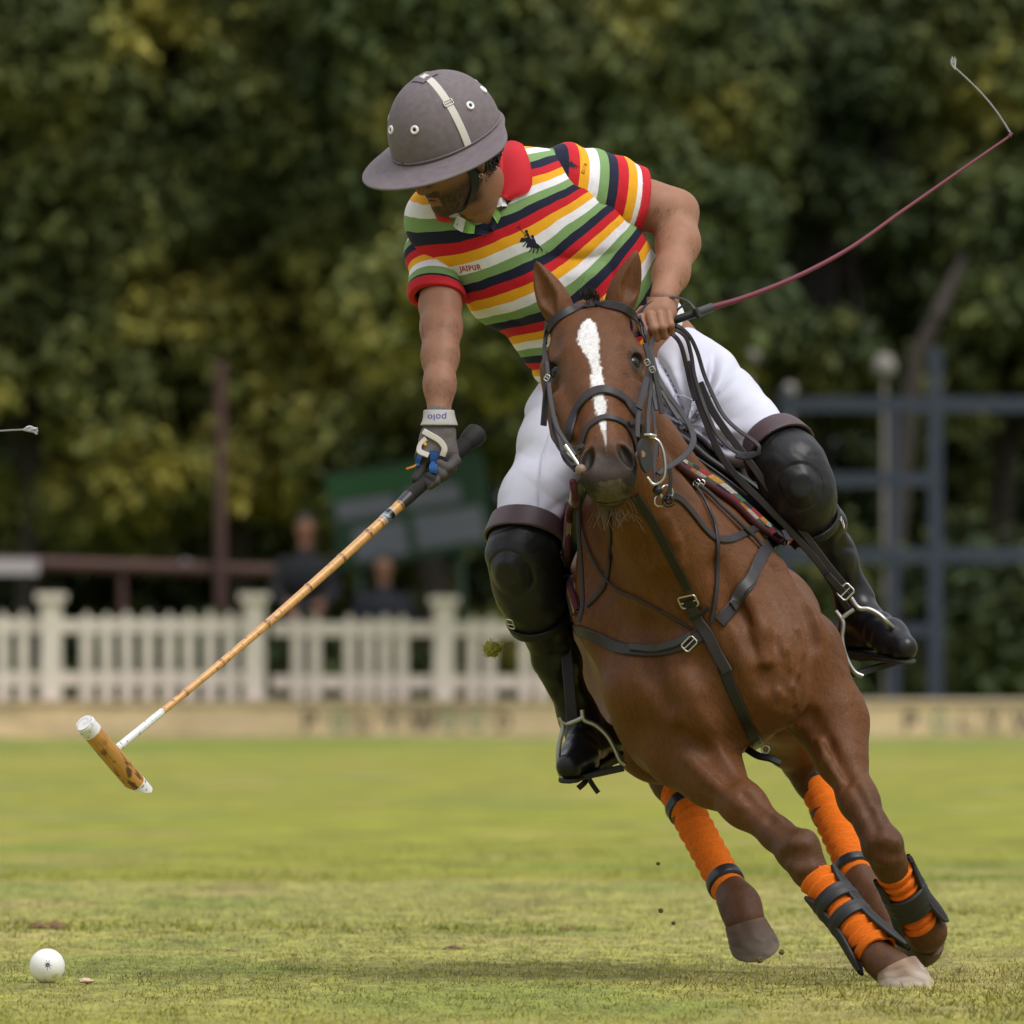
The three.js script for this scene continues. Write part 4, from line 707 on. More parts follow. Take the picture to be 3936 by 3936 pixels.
// ---- skin: head, neck, arms, hands
const fing = (pts, r) => chain(pts.map(([x, y, z], i) => [P(x, y, z), r * (1 - 0.08 * i)]), 0.004);
const headPrims = [
  oval(HH(-0.005, 0.02, 0), [0.095, 0.11, 0.078], 0.03, hF, hU), oval(HH(0.03, -0.06, 0), [0.072, 0.085, 0.066], 0.03, hF, hU),
  oval(HH(0.05, -0.125, 0), [0.05, 0.045, 0.05], 0.03, hF, hU), oval(HH(0.078, -0.158, 0), [0.022, 0.02, 0.025], 0.02, hF, hU),
  cone(HH(0.0, -0.11, 0.058), HH(0.06, -0.155, 0.026), 0.017, 0.014, 0.025), cone(HH(0.0, -0.11, -0.058), HH(0.06, -0.155, -0.026), 0.017, 0.014, 0.025),
  oval(HH(0.06, -0.062, 0.042), [0.025, 0.024, 0.02], 0.02, hF, hU), oval(HH(0.06, -0.062, -0.042), [0.025, 0.024, 0.02], 0.02, hF, hU),
  cone(HH(0.09, -0.03, 0), HH(0.115, -0.084, 0), 0.009, 0.012, 0.014), oval(HH(0.112, -0.09, 0), [0.016, 0.012, 0.013], 0.01, hF, hU), oval(HH(0.1, -0.092, 0.014), [0.012, 0.009, 0.008], 0.006, hF, hU), oval(HH(0.1, -0.092, -0.014), [0.012, 0.009, 0.008], 0.006, hF, hU),
  cone(HH(0.085, -0.02, 0.028), HH(0.088, -0.02, -0.028), 0.012, 0.012, 0.02),
  oval(HH(0.093, -0.117, 0), [0.012, 0.006, 0.024], 0.006, hF, hU), oval(HH(0.09, -0.132, 0), [0.013, 0.008, 0.021], 0.006, hF, hU),
  cut(oval(HH(0.104, -0.124, 0), [0.014, 0.002, 0.024], 0.004, hF, hU)),
  cut(oval(HH(0.083, -0.045, 0.03), [0.014, 0.011, 0.015], 0.012, hF, hU)), cut(oval(HH(0.083, -0.045, -0.03), [0.014, 0.011, 0.015], 0.012, hF, hU)),
  oval(HH(-0.012, -0.07, 0.078), [0.017, 0.03, 0.009], 0.008, nrm(add3(hF, hS, 0.35)), hU), cut(oval(HH(-0.006, -0.066, 0.088), [0.009, 0.018, 0.006], 0.006, hF, hU)), oval(HH(-0.012, -0.07, -0.078), [0.017, 0.03, 0.009], 0.008, hF, hU),
];
const neckPrims = [cone(HH(-0.02, -0.08, 0), P(1915, 800, -0.82), 0.055, 0.066, 0.04), cone(HH(0.0, -0.12, 0), P(1880, 850, -0.79), 0.042, 0.056, 0.03)];
const armR = chain([[P(1700, 880, -0.89), 0.048], [P(1690, 1090, -0.81), 0.04], [P(1692, 1170, -0.765), 0.045], [P(1696, 1260, -0.715), 0.0445], [P(1692, 1370, -0.665), 0.0395], [P(1690, 1480, -0.615), 0.033], [P(1688, 1590, -0.585), 0.0275]], 0.03);
const armL = [...chain([[P(2330, 755, -0.94), 0.06], [P(2470, 785, -0.955), 0.055], [P(2600, 812, -0.97), 0.046]], 0.03), ...chain([[P(2605, 815, -0.97), 0.046], [P(2606, 935, -0.9), 0.048], [P(2580, 1050, -0.81), 0.039], [P(2548, 1150, -0.735), 0.031]], 0.03), oval(P(2530, 800, -0.94), [0.06, 0.045, 0.045], 0.04)];
const handL = [
  cone(P(2548, 1150, -0.735), P(2545, 1185, -0.71), 0.03, 0.033, 0.02), oval(P(2523, 1215, -0.685), [0.047, 0.034, 0.025], 0.02, nrm([1, 0.12, 0]), nrm([-0.12, 1, 0.2])),
  ...fing([[2460, 1222, -0.668], [2478, 1272, -0.648], [2494, 1314, -0.664], [2512, 1300, -0.694], [2500, 1268, -0.71]], 0.0118), ...fing([[2500, 1216, -0.662], [2514, 1262, -0.64], [2525, 1298, -0.656], [2535, 1284, -0.69], [2520, 1262, -0.705]], 0.0118),
  ...fing([[2536, 1212, -0.662], [2546, 1258, -0.64], [2553, 1290, -0.656], [2558, 1276, -0.69], [2545, 1256, -0.705]], 0.0112), ...fing([[2570, 1208, -0.67], [2577, 1250, -0.65], [2580, 1276, -0.664], [2580, 1262, -0.695], [2570, 1245, -0.705]], 0.0102),
  ...fing([[2470, 1195, -0.7], [2446, 1222, -0.69], [2452, 1262, -0.69], [2478, 1280, -0.7]], 0.0125),
];
const bodyPrims = [...torsoPrims(-0.012), ...neckPrims, ...armR, ...armL,
  ...chain([[P(2290, 1470, -1.02), 0.12], [P(2135, 1735, -0.88), 0.07], [P(2040, 1950, -0.78), 0.046], [P(2015, 2120, -0.73), 0.042], [P(2075, 2340, -0.79), 0.035], [P(2205, 2720, -0.94), 0.025]], 0.05), ...chain([[P(2560, 1430, -1.05), 0.118], [P(2765, 1560, -0.93), 0.076], [P(2940, 1710, -0.82), 0.046], [P(3060, 1810, -0.77), 0.042], [P(3150, 2010, -0.84), 0.034], [P(3275, 2290, -0.94), 0.025]], 0.05)];
const skinTone = (x, y, z) => {
  const n = fbm(x * 60, y * 60, z * 60), hair = noise(x * 420, y * 150, z * 420); let k = 0.88 + 0.24 * n, c = [0.31, 0.152, 0.092];
  const [f, u, s] = hhLocal(x, y, z);
  k *= 1 - (y < 1.62 ? 0.14 * fbm(x * 130, y * 40, z * 130) : 0);
  if (u < 0.1 && u > -0.22 && f > -0.13 && f < 0.15 && Math.abs(s) < 0.1) {
    c = [0.24, 0.118, 0.07];
    let b = 0; // beard, moustache, brows
    const jaw = sstep(-0.082, -0.115, u + Math.max(0, f - 0.03) * 0.1 - (f < 0.02 ? 0.02 : 0)) * sstep(-0.03, 0.0, f) * sstep(-0.19, -0.17, u); b = Math.max(b, jaw * 0.85);
    if (u > -0.117 && u < -0.1 && f > 0.08 && Math.abs(s) < 0.03) b = Math.max(b, 0.9);
    const lip = Math.abs(s) < 0.024 && f > 0.083 && u < -0.116 && u > -0.14; if (lip) b = 0;
    if (u > -0.034 && u < -0.02 && f > 0.07 && Math.abs(s) > 0.01 && Math.abs(s) < 0.05) b = 0.9;
    b *= 0.72 + 0.5 * hair;
    c = c.map((v, i) => mixN(lip ? [0.24, 0.1, 0.075][i] : v, [0.022, 0.015, 0.012][i], clamp(b)));
  }
  return [c[0] * k, c[1] * k, c[2] * k];
};
{
  const bf = field(bodyPrims), hf = field([...headPrims, ...neckPrims]), lf = field([...handL, ...armL]);
  const [lo, hi] = bounds(bodyPrims, 0.02), up = HH(-0.02, -0.11, 0), ndir = nrm(sub3(up, P(1915, 800, -0.82)));
  const g = [skin(bf, lo, hi, 0.0062, { color: skinTone, keep: (x, y, z) => y > 0.5 && dot3(sub3([x, y, z], up), ndir) < 0.01 && dot3(sub3([x, y, z], P(2548, 1146, -0.735)), [0, 1, 0]) * (x > 0.25 && z > -0.85 && y > 1.22 ? 1 : 0) > -0.004 })];
  const [l2, h2] = bounds(headPrims, 0.01); g.push(skin(hf, [l2[0], l2[1] - 0.05, l2[2] - 0.05], h2, 0.0032, { color: skinTone, keep: (x, y, z) => dot3(sub3([x, y, z], up), ndir) > 0 }));
  const [l3, h3b] = bounds(handL, 0.012); g.push(skin(lf, l3, h3b, 0.0028, { color: skinTone, keep: (x, y) => y < P(2548, 1144, -0.735)[1] }));
  part(rider, 'body', mergeGeometries(g), skinMat);
}
// eyes, seen as dark slits under the brim
for (const s of [-1, 1]) { const g = new THREE.SphereGeometry(0.0115, 16, 12); g.translate(...HH(0.073, -0.046, s * 0.03)); part(rider, 'eye', g, phys(lin(0.05, 0.035, 0.03), 0.15)); }
{ // fine dark hair on the forearms
  const f = field([...armR, ...armL]), l = [], put = (x, y, flow) => { const [p, n, d] = hit(f, x, y, -0.2); if (d > 0.001) return; const a = add3(p, n, -0.0005), e = add3(add3(a, flow, rr(0.006, 0.012)), n, rr(0.001, 0.004)); l.push(rod(a, add3(e, [rr(-1, 1), rr(-1, 1), rr(-1, 1)], 0.002), 0.0002, 0.0001, 3)); };
  for (let i = 0; i < 700; i++) put(rr(1612, 1768), rr(1180, 1570), [0.1, -1, 0.1]); for (let i = 0; i < 800; i++) put(rr(2500, 2690), rr(790, 1150), [-0.3, -1, 0.3]);
  part(rider, 'arm_hair', mergeGeometries(l), std(lin(0.07, 0.04, 0.028), 0.6)).userData.kind = 'stuff';
}
console.log('rider body');

// ---- shirt
const stripeTex = canvasTex(1280, 64, (c, W, H) => {
  const cols = ['#e8e6ec', '#7a9c62', '#0a1030', '#c4081f', '#eba713'];
  cols.forEach((k, i) => { c.fillStyle = k; c.fillRect(i * W / 5, 0, W / 5 + 1, H); });
  const d = c.getImageData(0, 0, W, H); for (let i = 0; i < d.data.length; i += 4) { const px = (i / 4) % W, py = Math.floor(i / 4 / W), k = 0.93 + 0.1 * h3(px >> 2, py >> 1, 3) + 0.04 * Math.sin(py * 3.1); for (let j = 0; j < 3; j++) d.data[i + j] = clamp(d.data[i + j] * k / 255) * 255; } c.putImageData(d, 0, 0);
});
stripeTex.wrapS = stripeTex.wrapT = THREE.RepeatWrapping;
const weave = dataTex(128, 128, (u, v, i, j) => { const h = 0.5 + 0.25 * Math.sin(i * Math.PI / 2) + 0.25 * Math.cos(j * Math.PI / 2) + (h3(i, j, 1) - 0.5) * 0.3; return [h, h, h]; }, false, [0.6, 60]);
const shirtMat = phys(0xffffff, 0.85, { map: stripeTex, sheen: 0.2, sheenColor: lin(0.4, 0.4, 0.4), sheenRoughness: 0.6 });
const redMat = phys(lin(0.52, 0.008, 0.018), 0.85, { sheen: 0.2, sheenColor: lin(0.5, 0.2, 0.2) });
const stripe = (X, Y) => { const k = 30.85 / FOC, x = (X / k + MID - 2150) / 500, y = ((P(MID, 1050, -0.85)[1] - Y) / k) / 500; return 8.941 + 10.79 * y + 0.479 * y * y + 3.926 * y ** 3 + 7.593 * x - 3.967 * x * y - 5.83 * x * y * y + 3.364 * x * x - 2.379 * x * x * y - 0.09 * x ** 3; };
const fold = (x, y, z) => { // creases that run across the waist and from the armpits
  const t = dot3(sub3([x, y, z], P(1905, 720, -0.78)), tAx), a = dot3(sub3([x, y, z], P(2150, 1050, -0.88)), tAc);
  const waist = sstep(0.28, 0.5, t), left = sstep(0.05, -0.18, a);
  const rdg = (v) => 1 - Math.abs(2 * v - 1), w1 = 0.35 * noise(a * 7, t * 7, z * 5);
  return 0.02 * waist * (0.3 + 0.7 * left) * (rdg(noise(t * 24 + a * 4 + w1 * 3, a * 4, 7)) - 0.5) + 0.006 * (fbm(x * 14 + 3, y * 14, z * 14) - 0.5) + 0.03 * (rdg(noise((t * 0.9 + a * 0.8) * 9 + w1, (t - a) * 3.2, 2)) - 0.5) * sstep(-0.02, 0.12, t) + 0.022 * (rdg(noise((t - a * 0.7) * 12 + w1, (t + a) * 4, 12)) - 0.5) * sstep(0.05, 0.3, t);
};
const shirtSolid = field(torsoPrims(0.008));
const neckCut = cone(P(1800, 640, -0.66), P(1905, 770, -0.8), 0.085, 0.072, 0.01), vCut = cone(P(1850, 770, -0.7), P(1884, 868, -0.72), 0.04, 0.008, 0.01);
const hemDir = nrm([0.41, -0.91, -0.08]), hemAt = P(2350, 1388, -1.0);
const shirtF = (x, y, z) => {
  const d0 = shirtSolid(x, y, z); if (Math.abs(d0) > 0.08) return Math.max(d0, 0.02);
  const d = d0 + fold(x, y, z) - 0.004;
  let v = smax(d, -(d + 0.009), 0.003);
  v = smax(v, dot3(sub3([x, y, z], hemAt), hemDir) + 0.006 * Math.sin(x * 60), 0.004);
  v = smax(v, -neckCut.f(x, y, z), 0.004); v = smax(v, -vCut.f(x, y, z), 0.004);
  return v;
};
{
  const [lo, hi] = bounds(torsoPrims(0.02), 0.01);
  const g = skin(shirtF, lo, hi, 0.0052, { slack: 1.9, uv: (x, y, z) => [(stripe(x, y) + 0.5 + 5) / 5 + 0.13 * (fbm(x * 11, y * 11, z * 11) - 0.5), (x + z) * 30] });
  const shirt = part(rider, 'shirt', g, shirtMat, 'polo shirt striped red, yellow, white, green and navy');
  // sleeves
  const sleeve = (pts, a, b, step, off, thick = 0.011) => {
    const cs = pts.map((p) => p.slice()), f0 = field(chain(cs, 0.06)), ax = nrm(sub3(b, a)), f = (x, y, z) => {
      const p = [x, y, z], t = dot3(sub3(p, b), ax), d = f0(x, y, z) + 0.007 * (fbm(x * 16 + 9, y * 16, z * 16) - 0.5) + 0.003 * Math.sin(dot3(p, ax) * 60 + x * 25);
      return smax(smax(d, -(d + thick), 0.003), t, 0.003);
    };
    const [l, h] = bounds(chain(cs), 0.02), s = part(shirt, 'sleeve', skin(f, l, h, 0.0045, { slack: 1.8, uv: (x, y, z) => [(off + dot3(sub3([x, y, z], a), ax) / step) / 5, (x + z) * 30] }), shirtMat);
    const cuffF = (x, y, z) => { const t = dot3(sub3([x, y, z], b), ax), d = f0(x, y, z) + 0.007 * (fbm(x * 16 + 9, y * 16, z * 16) - 0.5) + 0.003 * Math.sin(dot3([x, y, z], ax) * 60 + x * 25) - 0.0018; return smax(smax(d, -(d + thick + 0.004), 0.002), Math.abs(t + 0.011) - 0.0125, 0.003); };
    part(s, 'cuff', skin(cuffF, l, h, 0.0042, { slack: 1.8 }), redMat);
  };
  sleeve([[P(2180, 728, -0.872), 0.11], [P(2320, 755, -0.915), 0.09], [P(2450, 782, -0.955), 0.068], [P(2520, 795, -0.96), 0.062]], P(2105, 715, -0.89), P(2452, 784, -0.955), 0.0262, 2.74);
  sleeve([[P(1690, 870, -0.895), 0.07], [P(1676, 985, -0.85), 0.06], [P(1681, 1140, -0.785), 0.052], [P(1684, 1210, -0.76), 0.05]], P(1700, 800, -0.91), P(1682, 1146, -0.785), 0.0186, 0.05);
  // collar: a stand round the neck and two turned-down flaps
  const flap = (A, B, z, n = 10, m = 8, lift = 0.007) => { // sheet between two edges drawn on the shirt, rolled outwards
    const ca = curve(A.map(([x, y]) => [x, y, 0])), cb = curve(B.map(([x, y]) => [x, y, 0])), pos = [], idx = [], uvs = [];
    for (const side of [0, 1]) for (let i = 0; i <= n; i++) for (let j = 0; j <= m; j++) {
      const pa = ca.getPoint(i / n), pb = cb.getPoint(i / n), s = j / m, px = mixN(pa.x, pb.x, s), py = mixN(pa.y, pb.y, s), [p, nn] = hit(shirtSolid, px, py, -0.3), arch = Math.sin(s * Math.PI) * 0.008 + 0.006;
      pos.push(...add3(p, nn, lift + arch + (side ? -0.0035 : 0))); uvs.push(s, i / n);
    }
    const W = m + 1, N = (n + 1) * W; for (let i = 0; i < n; i++) for (let j = 0; j < m; j++) { const a = i * W + j; idx.push(a, a + 1, a + W, a + 1, a + W + 1, a + W); const b = a + N; idx.push(b, b + W, b + 1, b + 1, b + W, b + W + 1); }
    const rim = (a, b) => idx.push(a, a + N, b, b, a + N, b + N); for (let i = 0; i < n; i++) { rim(i * W, (i + 1) * W); rim((i + 1) * W + m, i * W + m); } for (let j = 0; j < m; j++) { rim(j + 1, j); rim(n * W + j, n * W + j + 1); }
    const g = new THREE.BufferGeometry(); g.setAttribute('position', new THREE.Float32BufferAttribute(pos, 3)); g.setAttribute('uv', new THREE.Float32BufferAttribute(uvs, 2)); g.setIndex(idx); g.computeVertexNormals(); return g;
  };
  const collar = part(shirt, 'collar', flap([[1935, 572], [1928, 640], [1924, 700], [1928, 760]], [[2010, 575], [2035, 640], [2036, 735], [1950, 776]]), redMat, 'red turned-down collar');
  part(collar, 'collar_flap', flap([[1690, 790], [1705, 815], [1730, 835]], [[1672, 792], [1690, 848], [1745, 856]], 0, 6, 5), redMat);
  part(collar, 'collar_stand', flap([[1915, 560], [1919, 640], [1915, 700], [1920, 745]], [[1945, 560], [1940, 640], [1938, 700], [1934, 745]], 0, 8, 4, 0.004), redMat);
  const white = phys(lin(0.68, 0.67, 0.7), 0.85), green = phys(lin(0.19, 0.38, 0.09), 0.85), navy = phys(lin(0.005, 0.008, 0.03), 0.85), dk = std(lin(0.01, 0.01, 0.015), 0.6);
  const pl = part(shirt, 'placket', flap([[1907, 775], [1906, 800]], [[1936, 760], [1950, 795]], 0, 4, 4, 0.003), white, 'white facing of the open placket');
  part(pl, 'facing', flap([[1906, 800], [1893, 830]], [[1930, 826], [1912, 860]], 0, 4, 4, 0.002), green);
  part(pl, 'facing', flap([[1893, 832], [1884, 870]], [[1912, 862], [1900, 888]], 0, 4, 4, 0.001), navy);
  part(pl, 'facing', flap([[1760, 828], [1745, 870]], [[1793, 845], [1782, 892]], 0, 4, 4, 0.003), white);
  part(pl, 'facing', flap([[1794, 846], [1784, 893]], [[1828, 868], [1824, 897]], 0, 4, 4, 0.002), green);
  part(pl, 'facing', flap([[1829, 868], [1825, 898]], [[1878, 886], [1872, 902]], 0, 4, 4, 0.001), navy);
  part(pl, 'button', (() => { const [p, n] = hit(shirtSolid, 1767, 864, -0.3); return rod(add3(p, n, 0.012), add3(p, n, 0.016), 0.004, 0.004, 12); })(), dk);
  part(pl, 'buttonhole', (() => { const [p, n] = hit(shirtSolid, 1924, 795, -0.3), [q] = hit(shirtSolid, 1932, 806, -0.3); return rod(add3(p, n, 0.0165), add3(q, n, 0.0165), 0.0016, 0.0016, 6); })(), dk);
  // embroidery
  const riderMark = (c, x, y, s, col) => { // two players on galloping ponies with raised mallets
    c.save(); c.translate(x, y); c.scale(s, s); c.fillStyle = c.strokeStyle = col; c.lineCap = 'round';
    const one = (ox, oy) => { c.save(); c.translate(ox, oy);
      c.beginPath(); c.ellipse(0, 8, 17, 8, 0.45, 0, 7); c.fill(); c.beginPath(); c.moveTo(-12, 2); c.quadraticCurveTo(-24, -8, -26, 2); c.lineTo(-30, 10); c.lineTo(-24, 11); c.lineTo(-14, 12); c.fill();
      c.lineWidth = 3.4; for (const [a, b, d, e] of [[-10, 12, -20, 24], [-6, 14, -8, 30], [8, 16, 4, 32], [13, 14, 22, 28]]) { c.beginPath(); c.moveTo(a, b); c.quadraticCurveTo((a + d) / 2 + 4, (b + e) / 2, d, e); c.stroke(); }
      c.lineWidth = 7; c.beginPath(); c.moveTo(2, 4); c.lineTo(-4, -14); c.stroke(); c.beginPath(); c.arc(-6, -21, 5, 0, 7); c.fill(); c.lineWidth = 3; c.beginPath(); c.moveTo(-2, -12); c.lineTo(-14, -6); c.stroke(); c.restore(); };
    one(-4, -6); one(14, 12); c.lineWidth = 2; c.beginPath(); c.moveTo(-12, -14); c.lineTo(-34, -44); c.moveTo(-40, -40); c.lineTo(-28, -47); c.stroke(); c.restore();
  };
  shirt.updateMatrixWorld(true); scene.updateMatrixWorld(true);
  const decal = (target, name, px, py, w, h, ang, draw, cw, ch, label) => {
    const [p, n] = hit(shirtSolid, px, py, -0.3), o = new THREE.Object3D(); o.position.set(...p); o.lookAt(V(add3(p, n, 1))); o.rotateZ(ang);
    const g = new DecalGeometry(target, o.position, o.rotation, new THREE.Vector3(w, h, 0.05)); const m = std(0xffffff, 0.8, { map: canvasTex(cw, ch, draw), transparent: true, polygonOffset: true, polygonOffsetFactor: -1 });
    g.translate(-rider.position.x, -rider.position.y, -rider.position.z); const me = new THREE.Mesh(g, m); me.name = name; me.userData.label = label; shirt.add(me);
  };
  const navyCol = '#0b1028', txt = (c, W, H, t, f, col) => { c.clearRect(0, 0, W, H); c.fillStyle = col; c.font = f; c.textAlign = 'center'; c.textBaseline = 'middle'; c.fillText(t, W / 2, H / 2); };
  decal(shirt, 'embroidered_text', 1804, 1034, 0.072, 0.028, 0.17, (c, W, H) => txt(c, W, H, 'JAIPUR', 'bold 76px sans-serif', '#b01030'), 320, 110, 'red embroidered team name on the white stripe');
  decal(shirt, 'embroidered_logo', 2038, 925, 0.078, 0.085, 0.1, (c, W, H) => { c.clearRect(0, 0, W, H); riderMark(c, 118, 120, 2.3, navyCol); }, 240, 260, 'navy embroidered polo players on the chest');
  decal(shirt, 'embroidered_text', 2080, 985, 0.046, 0.02, 0.3, (c, W, H) => txt(c, W, H, 'USPA', 'bold 80px serif', '#12351a'), 240, 100, 'dark green embroidered letters under the chest logo');
  const sl = shirt.children.find((c) => c.name === 'sleeve'); sl.updateMatrixWorld(true);
  const slHit = (px, py) => { const f0 = field(chain([[P(2180, 728, -0.872), 0.11], [P(2320, 755, -0.915), 0.09], [P(2450, 782, -0.955), 0.068]], 0.06)); return hit(f0, px, py, -0.3); };
  const decal2 = (name, px, py, w, h, ang, draw, cw, ch, label) => { const [p, n] = slHit(px, py), o = new THREE.Object3D(); o.position.set(...p); o.lookAt(V(add3(p, n, 1))); o.rotateZ(ang); const g = new DecalGeometry(sl, o.position, o.rotation, new THREE.Vector3(w, h, 0.05)); g.translate(-rider.position.x, -rider.position.y, -rider.position.z); const me = new THREE.Mesh(g, std(0xffffff, 0.8, { map: canvasTex(cw, ch, draw), transparent: true, polygonOffset: true, polygonOffsetFactor: -1 })); me.name = name; me.userData.label = label; sl.add(me); };
  decal2('embroidered_logo', 2190, 632, 0.07, 0.05, 0.35, (c, W, H) => { c.clearRect(0, 0, W, H); riderMark(c, 150, 95, 1.5, navyCol); }, 280, 190, 'navy embroidered polo players on the sleeve');
  decal2('embroidered_text', 2246, 646, 0.036, 0.016, 1.15, (c, W, H) => txt(c, W, H, 'USPA', 'bold 80px serif', '#12351a'), 240, 100, 'dark green embroidered letters on the sleeve');
}
console.log('shirt');

// ---- breeches
const legBits = (e) => [oval(P(2405, 1480, -1.05), [0.185 + e, 0.14 + e, 0.14 + e], 0.08, tAc, tAx),
  ...chain([[P(2290, 1470, -1.02), 0.13 + e], [P(2200, 1620, -0.94), 0.105 + e], [P(2130, 1740, -0.87), 0.083 + e], [P(2062, 1890, -0.79), 0.069 + e], [P(2020, 2030, -0.735), 0.064 + e]], 0.05),
  ...chain([[P(2550, 1430, -1.05), 0.125 + e], [P(2660, 1480, -0.98), 0.108 + e], [P(2765, 1565, -0.92), 0.093 + e], [P(2870, 1655, -0.85), 0.073 + e], [P(2985, 1745, -0.78), 0.062 + e]], 0.05)];
{
  const f0 = field(legBits(0.004)), cutA = nrm(sub3(P(1985, 2100, -0.7), P(2062, 1890, -0.79))), cutB = nrm(sub3(P(3010, 1765, -0.77), P(2870, 1655, -0.85)));
  const f = (x, y, z) => {
    const d0 = f0(x, y, z); if (Math.abs(d0) > 0.05) return d0;
    const p = [x, y, z], h = dot3(sub3(p, P(2600, 1500, -0.98)), nrm([0.6, -0.75, 0.3])), cr = sstep(0.2, 0.02, Math.abs(h));
    const rdg = (v) => 1 - Math.abs(2 * v - 1), cc = sub3(p, P(2640, 1640, -0.9)), an = Math.atan2(cc[1], cc[0]), rad = len3(cc); let d = d0 + 0.028 * sstep(0.3, 0.08, rad) * (rdg(noise(an * 4.5 + 2 * noise(x * 8, y * 8, 4), rad * 7, 3)) - 0.5) + 0.005 * (fbm(x * 12, y * 12, z * 12) - 0.5) + 0.012 * (rdg(noise(x * 6 + y * 9, x * 3 - y * 2, 8)) - 0.5) + 0.008 * (rdg(noise(x * 14 - y * 18, x * 6 + y * 5, 18)) - 0.5);
    d = smax(d, dot3(sub3(p, P(2018, 2050, -0.73)), cutA), 0.004); return smax(d, dot3(sub3(p, P(2985, 1745, -0.78)), cutB), 0.004);
  };
  const [lo, hi] = bounds(legBits(0.01), 0.01), m = phys(lin(0.63, 0.64, 0.76), 0.8, { sheen: 0.2, sheenColor: lin(0.5, 0.5, 0.5) });
  const br = part(rider, 'breeches', skin(f, lo, hi, 0.006, {}), m, 'white riding breeches');
  const seam = (px) => { const c = curve(px.map(([x, y]) => [x, y, 0])), pts = []; for (let i = 0; i <= 24; i++) { const q = c.getPoint(i / 24), [p, n] = hit(f0, q.x, q.y, -0.3); pts.push(add3(p, n, 0.0004)); } return tube(pts, 0.0013, 60, 5); };
  part(br, 'seam', seam([[2120, 1640], [2085, 1760], [2072, 1880], [2062, 1985]]), m); part(br, 'seam', seam([[2575, 1520], [2625, 1522], [2670, 1545], [2700, 1585]]), m);
}
// ---- boots
const bootMat = phys(lin(0.009, 0.009, 0.011), 0.32, { specularIntensity: 0.7, bumpMap: null }), guardMat = phys(lin(0.011, 0.011, 0.013), 0.42, { specularIntensity: 0.7 }), bandMat = phys(lin(0.065, 0.038, 0.045), 0.5), steel = phys(lin(0.62, 0.61, 0.58), 0.28, { metalness: 1 });
const soleMat = std(lin(0.035, 0.03, 0.026), 0.8);
function boot(shaft, ankle, heel, ball, toe, up) {
  const prims = [...chain(shaft, 0.03), cone(shaft[shaft.length - 1][0], heel, shaft[shaft.length - 1][1], 0.036, 0.03), cone(ankle, ball, 0.04, 0.037, 0.035), cone(ball, toe, 0.038, 0.029, 0.02), cone(heel, ball, 0.034, 0.036, 0.025)];
  const f0 = field(prims), dir = nrm(sub3(toe, heel)), dn = nrm(add3(up, dir, -dot3(up, dir))).map((v) => -v), base = add3(lerp3(heel, toe, 0.5), dn, 0.026), sd = crs(dir, dn);
  const f = (x, y, z) => { const d = f0(x, y, z); if (Math.abs(d) > 0.05) return d; const p = [x, y, z], w = dot3(sub3(p, ball), dir); let e = d + 0.006 * (1 - Math.abs(2 * noise(x * 14 + 5, y * 24, z * 14) - 1)) * sstep(0.03, -0.06, w) - 0.003 + 0.0025 * Math.sin(dot3(sub3(p, ankle), nrm(sub3(ball, ankle))) * 130) * sstep(0.05, 0.01, Math.abs(w + 0.03)) + 0.003 * (noise(x * 30, y * 12, z * 30) - 0.5); return smax(e, dot3(sub3(p, base), dn), 0.01); };
  const [lo, hi] = bounds(prims, 0.01), b = part(rider, 'boot', skin(f, lo, hi, 0.0042, {}), bootMat, 'polished black leather riding boot');
  const sf = (x, y, z) => { const p = [x, y, z], h = dot3(sub3(p, base), dn), d = f0(...add3(p, dn, -Math.max(0, h) - 0.008)) - 0.004, t = dot3(sub3(p, ball), dir); const hb = t < -0.09 ? 0.022 : 0.011; return smax(smax(d, h - hb, 0.003), -h + 0.001, 0.003); };
  part(b, 'sole', skin(sf, lo.map((v) => v - 0.03), hi.map((v) => v + 0.03), 0.0045, { slack: 2 }), soleMat);
  const zip = chain(shaft); const line = []; for (let i = 0; i <= 10; i++) { const q = i / 10 * (shaft.length - 1), k = Math.min(shaft.length - 2, Math.floor(q)), c = lerp3(shaft[k][0], shaft[k + 1][0], q - k), r = mixN(shaft[k][1], shaft[k + 1][1], q - k); line.push(add3(c, nrm([-0.25, 0.1, 1]), r + 0.001)); } part(b, 'seam', tube(line, 0.0022, 40, 6), bootMat);
}
boot([[P(2020, 2150, -0.72), 0.062], [P(2075, 2350, -0.79), 0.06], [P(2145, 2540, -0.87), 0.052], [P(2215, 2740, -0.94), 0.042]], P(2240, 2790, -0.93), P(2330, 2850, -1.0), P(2225, 2915, -0.83), P(2188, 2945, -0.76), nrm([-0.1, 1, 0.35]));
boot([[P(3070, 1850, -0.77), 0.055], [P(3150, 2010, -0.84), 0.055], [P(3215, 2140, -0.9), 0.046], [P(3280, 2300, -0.94), 0.041]], P(3300, 2350, -0.93), P(3280, 2450, -1.0), P(3420, 2450, -0.84), P(3475, 2490, -0.79), nrm([0.1, 1, 0.3]));
